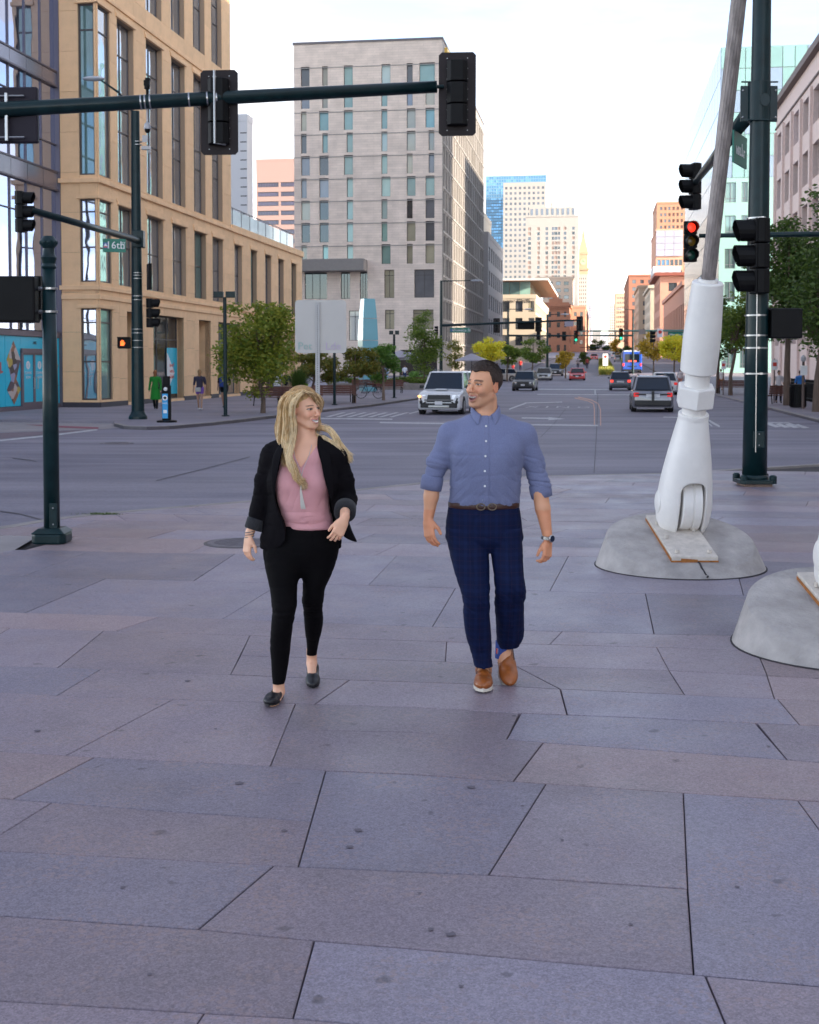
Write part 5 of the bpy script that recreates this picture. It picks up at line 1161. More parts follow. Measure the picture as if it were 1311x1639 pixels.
# --- blue kiosk, small lamp posts
def kiosk():
    p = G(267, 676, 0); k = p.y / 2000; t = thing('info_sign', 'slim black info stand with bright blue panel on the far left kerb', 'sign', p)
    mb = MB(); mb.lathe([(16 * k, 0), (16 * k, .06), (12 * k, .08)], 24); mb.build('foot', BLACK, t, True); h = 74 * k
    mb = MB(); mb.box(-7 * k, 7 * k, -.07, .07, .08, h * .8); mb.box(-5.5 * k, 5.5 * k, -.06, .06, h * .8, h); mb.build('case', BLACK, t, bevel=.02)
    mb = MB(); mb.box(-6.2 * k, 2.6 * k, -.085, -.072, .14, h * .62); mb.build('panel', mat('kiosk_blue', (.02, .30, .62), .4), t)
    mb = MB(); mb.lathe([(.09, 0), (.09, .006), (.05, .007), (.05, 0)], 16, (-1.8 * k, -.085, h * .53), M=Matrix.Rotation(R(90), 3, 'X')); mb.build('round_symbol', M_WV, t); marks(4, .18, .05, M_WV, t, Matrix.Translation((-1.8 * k, -.088, h * .42)) @ UP); mb = MB(); mb.box(-1.8 * k - .06, -1.8 * k + .06, -.09, -.086, h * .20, h * .27); mb.build('square_symbol', M_WV, t)
    mb = MB(); mb.sph((-1.0 * k, -.07, h * .72), .07, 10); mb.build('button', M_WV, t, True)
kiosk()
def lamppost(px, pbase, ptop, label, w=17, rz=0):
    p = G(px, pbase, 0.01); k = p.y / 2000; t = thing('lamp_post', label, 'lamp post', p, rz, 'twin-head lamp posts on the left pavement'); h = (pbase - ptop) * k
    mb = MB(); mb.lathe([(.16, 0), (.16, .03), (.075, .04), (.07, h - .2)], 12); mb.build('pole', GREEN, t, True)
    for s_ in (-1, 1): mb = MB(); a, b = sorted((s_ * .05, s_ * w * k)); mb.box(a, b, -.16, .16, h - .22, h + .02); mb.build('lamp_head', GREEN, t, bevel=.02)
lamppost(361, 666, 468, 'twin-head lamp post with square boxes in front of the left street tree')
lamppost(631, 637, 530, 'twin-head lamp post by the benches, nearer the white pickup', 8)
lamppost(535.5, 648, 556, 'dark lamp post partly behind the square sign, beside the planter', 7)
# --- near left pole
pb = G(83.5, 868, 0); k = pb.y / 2000; npole = thing('signal_post', 'short dark green post with round finial at the left plaza corner', 'post', pb)
zh = atY(78, 378, pb.y).z
mb = MB(); mb.lathe([(.078, .12), (.076, 1.4), (.062, zh - .30)], 28); mb.build('shaft', GREEN, npole, 'all')
mb = MB(); mb.prism([(-.17, -.12), (-.12, -.17), (.12, -.17), (.17, -.12), (.17, .12), (.12, .17), (-.12, .17), (-.17, .12)], 0, .10); mb.build('base', GREEN, npole, bevel=.02)
mb = MB(); mb.ring([[(x, y, .10) for x, y in ((-.17, -.17), (.17, -.17), (.17, .17), (-.17, .17))], [(x, y, .15) for x, y in ((-.11, -.11), (.11, -.11), (.11, .11), (-.11, .11))]]); mb.build('base_cap', GREEN, npole, bevel=.01)
mb = MB(); mb.lathe([(.064, zh - .32), (.075, zh - .30), (.062, zh - .27), (.078, zh - .21), (.06, zh - .18), (.055, zh - .12), (.08, zh - .09), (.085, zh - .05), (.05, zh), (.0, zh + .005)], 20); mb.build('finial', GREEN, npole, True)
for i in range(10): mb = MB(); a = i * .628; mb.sph((.072 * math.cos(a), .072 * math.sin(a), zh - .065), .022, 8); mb.build('finial_knob', GREEN, npole, True)
mb = MB(); mb.box(.0, .078, -.095, -.068, .14, .40); mb.build('hatch', GREEN, npole, bevel=.01)
for z in (.19, .35): mb = MB(); mb.sph((.04, -.098, z), .008, 8); mb.build('bolt', STEEL, npole, True)
for y in (462, 499): mb = MB(); band(mb, atY(80, y, pb.y) - pb + Vector((-.0, 0, 0)), .067); mb.tube([atY(80, y, pb.y) - pb + Vector((-.07, 0, 0)), atY(62, y, pb.y) - pb], .022, 8); mb.build('clamp', STEEL, npole, True)
pedbox('black walk signal box seen from behind on the short left post', atY(24, 480, pb.y), R(180), False, 1.12)
# --- big right pole
pb = G(1207.5, 777, 0); YB_ = pb.y; k = YB_ / 2000; bp_ = thing('mast_pole', 'massive dark green signal mast with steel bands on the right of the plaza', 'signal pole', pb); L_ = lambda px, py, Y=None: atY(px, py, Y or YB_) - pb
print('right mast', pb)
z0 = L_(1217, 0).z
mb = MB(); mb.lathe([(19.6 * k, .12), (18 * k, 2.0), (16.5 * k, 4.0), (14.4 * k, z0), (13.4 * k, z0 + 2.2)], 32); mb.xf(Matrix.Shear('XY', 4, (.004, 0))) ; mb.build('pole', GREEN, bp_, 'all')
mb = MB(); mb.prism([(-.27, -.2), (-.2, -.27), (.2, -.27), (.27, -.2), (.27, .2), (.2, .27), (-.2, .27), (-.27, .2)], .04, .10); mb.lathe([(.20, .1), (.20, .13), (.185, .16)], 32); mb.build('base_plate', GREEN, bp_, bevel=.008)
for a in range(4):
    x, y = .21 * (1 if a % 2 else -1), .21 * (1 if a > 1 else -1); mb = MB(); mb.lathe([(.055, .10), (.055, .15), (.03, .17)], 12, (x, y, 0)); mb.build('bolt_cover', GREEN, bp_, True, .004)
mb = MB(); mb.box(-.2, .2, -.22, .22, 0, .04); mb.build('grout', mat('rusty_grout', (.22, .15, .12), .9, var=.3, vs=10), bp_)
mb = MB(); mb.cbox((.01, -.172, .68), (.17, .03, .25)); mb.build('hatch', GREEN, bp_, bevel=.02)
for z in (.60, .76): mb = MB(); mb.sph((.01, -.19, z), .010, 8); mb.build('bolt', STEEL, bp_, True)
zc0, zc1 = L_(1212, 195).z, L_(1212, 132).z
mb = MB(); mb.lathe([(.155, zc0), (.162, zc0), (.162, zc1), (.155, zc1)], 28); mb.box(-.265, -.14, -.02, .02, zc0, zc1 - .05); mb.box(.14, .265, -.02, .02, zc0, zc1 - .05); mb.box(-.265, .265, -.05, -.02, zc1 - .01, zc1 + .01); mb.box(-.2, .2, -.17, -.14, zc0 - .01, zc0 + .01)
mb.build('arm_collar', GREEN, bp_, bevel=.006)
for s_ in (-1, 1):
    for z in (zc0 + .06, zc1 - .12): mb = MB(); mb.sph((s_ * .235, -.026, z), .018, 8); mb.build('bolt', STEEL, bp_, True)
mb = MB(); mb.lathe([(.07, 0), (.07, .01)], 20, (.04, -.165, (zc0 + zc1) / 2), M=Matrix.Rotation(R(90), 3, 'X'), sy=1.3); mb.build('hand_hole_cover', GREEN, bp_, True)
mb = MB(); mb.tube([L_(1200, 180), L_(1112, 293, 29.5)], [.12, .07], 18); mb.build('arm', GREEN, bp_, 'all')
for y in (350, 449, 464.5, 505, 537, 557, 598): z = L_(1210, y).z; mb = MB(); band(mb, (0, 0, z), (19.6 - 5.2 * z / z0) * k + .001, .022); mb.cbox((-.02 if y % 2 else .03, -(19.6 - 5.2 * z / z0) * k - .012, z), (.04, .012, .03)); mb.build('steel_band', STEEL, bp_, True)
mb = MB(); mb.tube([(-.04, -.19, .5), (-.04, -.178, 2.0), (-.04, -.168, 3.3)], .006, 6); mb.build('conduit_line', STEEL, bp_, True)
signal('signal head facing left at the tip of the right mast arm, beside the grey cable', atY(1108, 298.5, 29.3), R(-90) + R(6), plate=False)
signal('signal head with three black visors facing left on the big right mast', atY(1208, 410, YB_ - .25), R(-90), plate=False)
mb = MB(); q = atY(1184, 240, 19.5); rb = thing('street_sign', 'green street sign seen edge-on under the right mast arm', 'street sign', q, R(62))
mb.box(-.42, .42, -.015, .015, -.24, .24); mb.build('plate', M_SG, rb); marks(5, .6, .2, M_WV, rb, Matrix.Translation((0, -.018, 0)) @ UP)
pedbox('black walk signal box seen from behind on the big right mast', atY(1255, 518, YB_), R(180), False, 1.08)
# --- thin arm from the far right with the red light
E = atY(1119, 377.5, 33); q = atY(1420, 373, 33); gp = G(1420, 700, 0); fp = thing('mast_arm_pole', 'thin dark green signal arm coming in from the right edge', 'signal pole', (q.x, q.y, tz(33)))
o = Vector((q.x, q.y, tz(33))); mb = MB(); mb.tube([q - o, E - o], [.085, .055], 16); mb.build('arm', GREEN, fp, 'all'); mb = MB(); mb.lathe([(.16, 0), (.12, q.z + .6)], 16); mb.build('pole', GREEN, fp, True)
signal('signal head with its red lamp lit behind the grey cable', atY(1105.5, 386.5, 33.0), R(2), lit='red', plate=False)
# --- square sign seen from behind
pb = G(509, 818, 0); pb.y = 15.0; pb = Vector((atY(509, 800, 15).x, 15.0, 0)); ss = thing('square_sign', 'square grey sign seen from behind with faint graffiti, behind the woman', 'sign', pb)
top = atY(512, 480, 15).z; bot = atY(512, 565, 15).z; cx = atY(513, 500, 15).x - pb.x; M_SB = mat('sign_back_alu', (.40, .39, .39), .45, metal=.45, var=.05, vs=2)
mb = MB(); w = .307; pts = []
for (sx, sz, a0) in ((1, 1, 0), (-1, 1, 90), (-1, -1, 180), (1, -1, 270)):
    for j in range(5): a = R(a0 + 22.5 * j); pts.append((cx + sx * (w - .04) + .04 * math.cos(a), (top + bot) / 2 + sz * ((top - bot) / 2 - .04) + .04 * math.sin(a)))
mb.ring([[(x, .030, z) for x, z in pts], [(x, .034, z) for x, z in pts]]); mb.build('sign_plate', M_SB, ss)
mb = MB(); mb.box(-.026, .026, -.0, .028, 0, top - .03); 
pst = mb.build('post', mat('galvanised_post', (.36, .36, .37), .5, metal=.5, var=.1), ss)
hm = MB()
for i in range(96): hm.lathe([(.005, 0), (.005, .002)], 6, (0, -.0005, .05 + .0254 * i), M=Matrix.Rotation(R(90), 3, 'X'))
hm.build('punched_holes', BLACK, ss)['kind'] = 'stuff'
text_mesh('Pet', .13, mat('graffiti_green', (.24, .36, .34), .6), 'graffiti', ss, Matrix.Translation((cx - .19, .028, bot + .08)) @ UP); text_mesh('Lde', .13, mat('graffiti_violet', (.40, .33, .46), .6), 'graffiti', ss, Matrix.Translation((cx + .15, .028, bot + .08)) @ UP)
# ============================================================ CABLE FOOT
M_CW = mat('anchor_white_paint', (.82, .79, .76), .42, var=.05, vs=4, bump=.05, bs=30, dirt=.12); M_PAD = mat('pad_concrete', (.38, .35, .335), .8, var=.28, vs=3.5, bump=.4, bs=45, dirt=.45)
M_RUST = mat('rusty_white_plate', (.60, .54, .48), .6, var=.15, vs=14, bump=.3, bs=30, dirt=.3)
def pad(lab, cx, cy):
    o = Vector((cx, cy, 0)); t = thing('anchor_pad', lab, 'concrete base', o)
    n = 56; f = lambda a: (math.cos(a), math.sin(a)); tl = lambda x, y: .06 + .34 * (y + .62) / 1.24
    lo, l1, l2, l3 = [], [], [], []
    for i in range(n):
        c, s_ = f(2 * math.pi * i / n); lo.append((.735 * c, .735 * s_, -.01)); 
        l1.append((.640 * c, .640 * s_, tl(.640 * c, .640 * s_) - .010)); l2.append((.622 * c, .622 * s_, tl(0, .622 * s_))); l3.append((.5 * c, .5 * s_, tl(0, .5 * s_) + .006))
    mb = MB(); mb.ring([lo, l1, l2, l3]); mb.build('pad', M_PAD, t, True)
    mb = MB(); mb.ring([[(.739 * math.cos(2 * math.pi * i / n), .739 * math.sin(2 * math.pi * i / n), z) for i in range(n)] for z in (-.005, .006)]); mb.build('sealant', M_MORT, t)
    return t, tl
P1, tl1 = pad('round tilted concrete base under the white cable anchor', 2.36, 10.85)
P2, _ = pad('round tilted concrete base cut off by the right edge', 2.76, 7.72)
mb = MB()
pts = [(.03, -.30), (.045, -.36), (.03, -.42), (.06, -.50), (.055, -.58), (.075, -.66), (.08, -.70)]
for i in range(len(pts) - 1):
    (x0, y0), (x1, y1) = pts[i], pts[i + 1]; z0_, z1_ = (tl1(0, y0) + .008 if y0 > -.61 else -.0), (tl1(0, y1) + .008 if y1 > -.61 else .03)
    mb.tube([(x0, y0, z0_), (x1, y1, z1_)], .008, 5)
mb.build('crack', M_MORT, P1)
PV = Vector((2.425, 11.0, .54)); AX = Vector((.03, -.30, 1)); al = AX.length; AXn = AX.normalized()
xa = Vector((1, 0, 0)); xa = (xa - AXn * xa.dot(AXn)).normalized(); ya = AXn.cross(xa).normalized(); MA = Matrix((xa, ya, AXn)).transposed()
an = thing('cable_anchor', 'white steel cable anchor with hexagonal nut and rounded fork', 'cable anchor', PV); M4 = MA.to_4x4(); hA = lambda h: h * al
F = Field(ar(-.30, .30, .006), ar(-.30, .30, .006), ar(-.36, .86, .006))
F.loft([(-.30, -.0, 0, .10, .10), (-.27, 0, 0, .17, .15), (-.2, 0, 0, .215, .2), (hA(-.086), 0, 0, .237, .225), (hA(.142), 0, 0, .228, .225), (hA(.366), .0, 0, .197, .2), (hA(.588), .0, 0, .158, .165), (hA(.70), 0, 0, .137, .14), (hA(.775), 0, 0, .122, .122)], p=2.3, round_=.02)
F.fbox((.028, 0, -.1), (.108, .4, .36), k=.02, op='s', r=.09)
F.loft([(hA(.76), 0, 0, .131, .131), (hA(.80), 0, 0, .131, .131)], k=.004)
emit(F, 'fork', M_CW, an, M=M4)
mb = MB(); mb.lathe([(.235, -.085), (.243, -.075), (.243, .0), (.232, .006), (.232, .014), (.243, .02), (.243, .08), (.235, .085)], 48, (.028, 0, -.0), M=Matrix.Rotation(R(90), 3, 'Y')); mb.xf(M4); mb.build('lug_disc', M_CW, an, True)
mb = MB(); mb.lathe([(.08, -.245), (.10, -.235), (.10, .2)], 28, (0, 0, 0), M=Matrix.Rotation(R(90), 3, 'Y')); mb.xf(M4); mb.build('pin', M_CW, an, True)
mb = MB(); mb.box(-.025, .08, -.12, .12, -.46, -.1); mb.xf(M4); mb.build('lug_web', M_CW, an, bevel=.01)
mb = MB(); mb.lathe([(.103, .78), (.103, .92)], 32); mb.lathe([(.105, 1.08), (.105, 1.24)], 32); mb.xf(M4); mb.build('threaded_rod', M_CW, an, True)
mb = MB(); mb.lathe([(.158, hA(.865)), (.168, hA(.875)), (.168, hA(1.03)), (.158, hA(1.04))], 6, M=Matrix.Rotation(R(24), 3, 'Z')); mb.xf(M4); mb.build('hex_nut', M_CW, an, bevel=.004)
mb = MB(); mb.lathe([(.143, hA(1.157)), (.152, hA(1.165)), (.156, hA(1.3)), (.157, hA(1.45)), (.148, hA(1.62)), (.130, hA(1.895)), (.122, hA(1.904)), (.085, hA(1.904)), (.085, hA(1.89))], 48); mb.xf(M4); mb.build('socket', M_CW, an, True)
mb = MB(); mb.lathe([(.080, hA(1.87)), (.080, hA(1.93)), (.066, hA(1.93))], 32); mb.xf(M4); mb.build('socket_ring', M_CW, an, True)
mb = MB(); o = PV; 
q = [(-.20, -.47), (.19, -.47), (.14, .42), (-.25, .42)]; ox, oy = P1.location.x - PV.x + .03, P1.location.y - PV.y
mb.ring([[(x + ox, y + oy, tl1(0, y) - PV.z + .004) for x, y in q], [(x + ox, y + oy, tl1(0, y) - PV.z + .055) for x, y in q]]); mb.build('base_plate', M_RUST, an, bevel=.006)
for i, (x, y) in enumerate([(-.14, -.40), (.13, -.40), (-.17, -.1), (-.19, .2), (.10, .05)]): mb = MB(); mb.lathe([(.02, 0), (.018, .03)], 6, (x + ox, y + oy, tl1(0, y) - PV.z + .055)); mb.build('bolt', M_RUST, an)
for i, (x0_, y0_, x1_, y1_) in enumerate(((-.20, -.47, -.25, .42), (-.12, -.475, .02, -.475))):
    mb = MB(); z_ = lambda y: tl1(0, y) - PV.z; mb.face([(x0_ + ox - .003, y0_ + oy - .001, z_(y0_) + .004), (x1_ + ox - .003, y1_ + oy - .001, z_(y1_) + .004), (x1_ + ox - .003, y1_ + oy - .001, z_(y1_) + .030), (x0_ + ox - .003, y0_ + oy - .001, z_(y0_) + .040)]); mb.build('rust_streak', mat('rust', (.35, .13, .03), .8, var=.4, vs=20), an)
mb = MB(); mb.box(-.205 + ox, .192 + ox, -.474 + oy, -.469 + oy, tl1(0, -.47) - PV.z + .006, tl1(0, -.47) - PV.z + .02); mb.build('rust_edge', mat('rust', (.35, .13, .03), .8, var=.4, vs=20), an)
# second anchor, mostly outside the frame
an2 = copy_tree(an, 'white anchor plate corner on the right-hand concrete base', loc=PV + Vector((.40, -3.13, 0)))
# cable: strand of twisted wires
def cable(o, lab):
    t = thing('stay_cable', lab, 'cable', o); MB_ = MB(); n = 64; r0 = .058; st_ = 60; loops = []
    for i in range(st_ + 1):
        h = hA(1.88) + i * 7.5 / st_; tw = h * .55
        loops.append([((r0 + .0022 * math.cos(16 * (2 * math.pi * j / n))) * math.cos(2 * math.pi * j / n + tw), (r0 + .0022 * math.cos(16 * (2 * math.pi * j / n))) * math.sin(2 * math.pi * j / n + tw), h) for j in range(n)])
    MB_.ring(loops); MB_.xf(M4); MB_.build('strand', mat('cable_grey', (.29, .255, .245), .5, metal=.35, var=.38, vs=14, stretch=(1, 1, .35), bump=.3, bs=60), t, 'all'); return t
cable(PV, 'thick grey twisted steel cable rising from the white anchor')
cable(PV + Vector((.40, -3.13, 0)), 'second grey stay cable just outside the right edge')
# ============================================================ TREES
LG = leafmat('leaf_green', (.075, .145, .018), (.18, .24, .03)); LMP = leafmat('leaf_maple', (.12, .20, .02), (.33, .33, .035)); LDK = leafmat('leaf_dark', (.040, .085, .014), (.10, .16, .026))
LRD = leafmat('leaf_rust', (.10, .15, .02), (.24, .19, .03)); LYE = leafmat('leaf_yellow', (.80, .64, .03), (.58, .60, .05)); LOL = leafmat('leaf_olive', (.30, .22, .02), (.55, .36, .03)); LBR = leafmat('leaf_bright', (.07, .18, .025), (.15, .28, .04))
BARK = mat('bark', (.12, .085, .065), .9, var=.3, vs=8, bump=.4, bs=30, stretch=(1, 1, .2)); BARKL = mat('bark_pale', (.22, .16, .12), .9, var=.2, vs=8)
def leaves(n, cl, size, seed, flat=.0):
    """n leaf-shaped faces scattered over clumps cl (x,y,z,r)"""
    r = np.random.RandomState(seed); cl = np.array(cl); w = cl[:, 3] ** 2; c = cl[r.choice(len(cl), n, p=w / w.sum())]
    d = r.normal(size=(n, 3)); d /= np.linalg.norm(d, axis=1)[:, None]; rad = r.rand(n) ** .55 * 1.05
    P = c[:, :3] + d * (c[:, 3:4] * rad[:, None]) * np.array([1, 1, .62]); 
    a = r.normal(size=(n, 3)); a[:, 2] *= .6; a /= np.linalg.norm(a, axis=1)[:, None]; b = np.cross(a, r.normal(size=(n, 3))); b /= np.linalg.norm(b, axis=1)[:, None]
    s_ = size * (.65 + .7 * r.rand(n))[:, None]; V = np.stack([P - a * s_, P + b * s_ * .55, P + a * s_, P - b * s_ * .55], 1).reshape(-1, 3)
    return V, np.arange(n * 4).reshape(-1, 4)
def np_mesh(name, V, Q, m, parent=None):
    me = bpy.data.meshes.new(name); k = Q.shape[1]; me.vertices.add(len(V)); me.vertices.foreach_set('co', V.astype(np.float32).ravel()); me.loops.add(Q.size); me.loops.foreach_set('vertex_index', Q.astype(np.int32).ravel()); me.polygons.add(len(Q)); me.polygons.foreach_set('loop_start', np.arange(0, Q.size, k, dtype=np.int32)); me.update(calc_edges=True); me.materials.append(m); return link(name, me, parent)
def tree(label, px, pb, ptop, pl, pr, pcb, lm, n, size, group=None, trunk=.11, ncl=26, seed=1, bark=None, conical=0., sparse=.21, dep=None, name='street_tree'):
    p = G(px, pb, .03) if dep is None else None
    if dep: q = ray(px, 585); X = q.x / q.y * dep; ys = toS((X, dep))[1]; p = Vector((X, dep, tz(ys)))
    k = p.y / 2000; t = thing(name, label, 'tree', p, 0, group); z = lambda y: atY(px, y, p.y).z - p.z; x = lambda q: atY(q, 500, p.y).x - p.x
    zt, zb_, xl, xr = z(ptop), z(pcb), x(pl), x(pr); cx, rx, cz, rz_ = (xl + xr) / 2, (xr - xl) / 2, (zt + zb_) / 2, (zt - zb_) / 2; r = random.Random(seed); cl = []
    while len(cl) < ncl:
        a, b, c = r.uniform(-1, 1), r.uniform(-1, 1), r.uniform(-1, 1); q = a * a + b * b + c * c
        if q > 1 or q < .12: continue
        f = 1 - conical * (c * .5 + .5); cr_ = r.uniform(.7, 1.3) * sparse * (rx + rz_) * (1 - .3 * abs(c))
        cl.append((cx + a * max(.1, rx - cr_ * .6) * f, b * rx * f * .9, cz + c * max(.1, rz_ - cr_ * .5), cr_))
    V, Q = leaves(n, cl, size, seed); np_mesh('crown', V, Q, lm, t)
    mb = MB(); h0 = max(zb_ + rz_ * .25, .6); mb.tube([(0, 0, -.1), (r.uniform(-.04, .04), 0, h0 * .5), (cx * .3, 0, h0), (cx * .8, 0, cz + rz_ * .5)], [trunk * 1.25, trunk * .9, trunk * .75, trunk * .2], 9)
    for c in cl[:min(ncl, 16)]:
        s_ = Vector((cx * .2 * r.random(), 0, h0 + (cz - h0) * r.uniform(0, .8))); e = Vector(c[:3]); m_ = (s_ + e) / 2 + Vector((0, 0, -.08 * rx)); mb.tube([s_, m_, e], [trunk * .42, trunk * .26, trunk * .08], 5)
    mb.build('trunk', bark or BARK, t, True); return t
GT_ = 'street trees'
tree('round green maple with orange tips in front of the tan building', 421, 660, 452, 340, 474, 642, LMP, 11000, .08, GT_, .10, 34, 3)
tree('rust brown tree behind the square sign and dark planter', 500, 641, 556, 466, 552, 618, LRD, 5200, .08, GT_, .09, 18, 4)
tree('rust and green tree between the square sign and the bicycle', 567, 644, 545, 532, 606, 622, LRD, 5200, .075, GT_, .09, 18, 5)
tree('young bright green tree beside the bicycle', 614, 640, 537, 584, 642, 618, LBR, 4200, .075, GT_, .08, 16, 6, BARKL)
tree('tall leafy green tree left of the white pickup', 680, 622, 494, 646, 712, 604, LG, 6500, .09, GT_, .09, 22, 7, None, .35)
tree('thin dark reddish tree between the pole and the yellow tree', 728, 613, 535, 712, 748, 597, LRD, 1700, .10, GT_, .07, 20, 8, sparse=.2)
tree('bright yellow tree behind the man', 785, 611, 534, 754, 818, 584, LYE, 4200, .12, GT_, .09, 20, 9)
tree('green tree right behind the yellow tree', 812, 609, 540, 794, 836, 588, LG, 1500, .15, GT_, .09, 14, 10)
tree('broad green tree in front of the cream pavilion building', 852, 607, 538, 830, 880, 588, LG, 1700, .15, GT_, .1, 14, 11)
tree('olive tree in front of the orange brick building', 905, 604, 549, 889, 923, 594, LOL, 1100, .15, GT_, .1, 12, 12)
tree('small green tree near the end of the left pavement', 937, 590, 556, 926, 951, 586, LG, 800, .2, GT_, .1, 9, 13, dep=230)
tree('yellow green tree far down the street under the green lamp', 987, 580, 536, 977, 1001, 576, LOL, 800, .25, GT_, .1, 9, 14, dep=300)
tree('grey green bushy tree closing the far end of the street', 958, 575, 541, 940, 980, 570, LG, 1100, .45, GT_, .2, 12, 15, dep=620)
tree('dark green tree beside the bus', 1006, 590, 545, 990, 1024, 586, LDK, 1100, .2, GT_, .1, 12, 16, dep=240)
tree('olive gold tree to the right of the bus', 1046, 598, 528, 1017, 1076, 585, LOL, 2300, .15, GT_, .1, 16, 17, dep=150)
tree('glowing yellow tree between the bus and the white anchor', 1079, 604, 528, 1053, 1108, 588, LYE, 2600, .13, GT_, .09, 16, 18, dep=120)
tree('green tree just right of the white anchor', 1149, 629, 470, 1112, 1196, 585, LDK, 6500, .11, GT_, .13, 26, 19)
tree('second green tree right of the anchor with forked trunk', 1169, 632, 440, 1150, 1232, 590, LG, 6000, .11, GT_, .13, 24, 20)
tree('large dark green tree right of the big mast', 1260, 648, 335, 1196, 1330, 560, LDK, 13000, .105, GT_, .17, 44, 21)
tree('very large dark tree at the right edge of the picture', 1307, 658, 275, 1250, 1420, 590, LDK, 15000, .105, GT_, .17, 50, 22)
# planter with grasses
def bush(label, px, pb, w, h, lm, n, size, grass=False, name='planter', pot=(.03, .03, .035)):
    p = G(px, pb, .03); k = p.y / 2000; t = thing(name, label, 'planter', p); rx, rz_ = w * k / 2, h * k
    mb = MB(); ph = rz_ * .38; mb.lathe([(rx * .7, 0), (rx * .95, ph), (rx * .85, ph), (rx * .8, ph - .05)], 18); mb.build('pot', mat('pot_%d' % n, pot, .6), t, True)
    cl = [(random.Random(i).uniform(-rx, rx) * .7, random.Random(i + 50).uniform(-rx, rx) * .7, ph + (rz_ - ph) * (.2 + .7 * (i % 5) / 5), rx * .38) for i in range(12)]
    if grass:
        r = np.random.RandomState(3); a = r.rand(n) * 6.28; ti = r.rand(n) * .9; L_ = (rz_ - ph) * (.7 + .4 * r.rand(n)); B = np.stack([r.randn(n) * rx * .2, r.randn(n) * rx * .2, np.full(n, ph)], 1)
        T_ = B + np.stack([np.cos(a) * np.sin(ti) * L_, np.sin(a) * np.sin(ti) * L_, np.cos(ti) * L_], 1); s_ = np.stack([-np.sin(a), np.cos(a), 0 * a], 1) * size
        V = np.stack([B - s_, B + s_, T_], 1).reshape(-1, 3); np_mesh('foliage', V, np.arange(n * 3).reshape(-1, 3), lm, t)
    else: V, Q = leaves(n, cl, size, 5); np_mesh('foliage', V, Q, lm, t)
bush('large dark planter with spiky grasses above the woman', 478, 648, 34, 62, LDK, 900, .018, True)
bush('planter with lime green sweet potato vine beside the dark grasses', 491, 648, 14, 38, leafmat('leaf_lime', (.22, .38, .02), (.32, .50, .04)), 500, .06)
bush('dark planter with lime foliage behind the right-hand bench', 668, 617, 34, 22, LBR, 900, .09)
hd = thing('hedge', 'low clipped green hedge along the raised planting bed', 'hedge', S(-22, 103, tz(103) + .03), -A8)
cl = [(i * .42, (i % 2) * .3, .75 + .1 * math.sin(i), .42) for i in range(26)]; V, Q = leaves(5200, cl, .08, 8); np_mesh('foliage', V, Q, LG, hd)
mb = MB(); mb.box(-.5, 11.5, -.5, .9, -.2, .5); mb.build('stone_edge', M_CURB, hd, bevel=.03)
# grasses on the median
mx0, mx1, my0, my1 = -.1, 2.1, 160., 300.
sheet('median', [(mx0, my0), (mx1, my0), (mx1, my1), (mx0, my1)], .06, M_CURB, .3)
r = np.random.RandomState(9); n = 9000; xs_ = r.uniform(mx0 + .2, mx1 - .2, n); ys_ = my0 + .4 + (r.rand(n) ** 1.5) * 100; zs_ = np.interp(ys_, [a for a, b in TZ], [b for a, b in TZ]) + .05; hgt = .35 + .75 * r.rand(n) * (.5 + .5 * np.minimum(1, (ys_ - my0) / 6)); 
B = np.stack([xs_ * CS + ys_ * SS, -xs_ * SS + ys_ * CS, zs_], 1); a = r.rand(n) * 6.28; T_ = B + np.stack([np.cos(a) * .2, np.sin(a) * .2, hgt], 1); s_ = np.stack([-np.sin(a), np.cos(a), 0 * a], 1) * .05
o = np_mesh('median_grass', np.stack([B - s_, B + s_, T_], 1).reshape(-1, 3), np.arange(n * 3).reshape(-1, 3), leafmat('median_leaf', (.10, .17, .02), (.42, .34, .06))); o['kind'] = 'stuff'
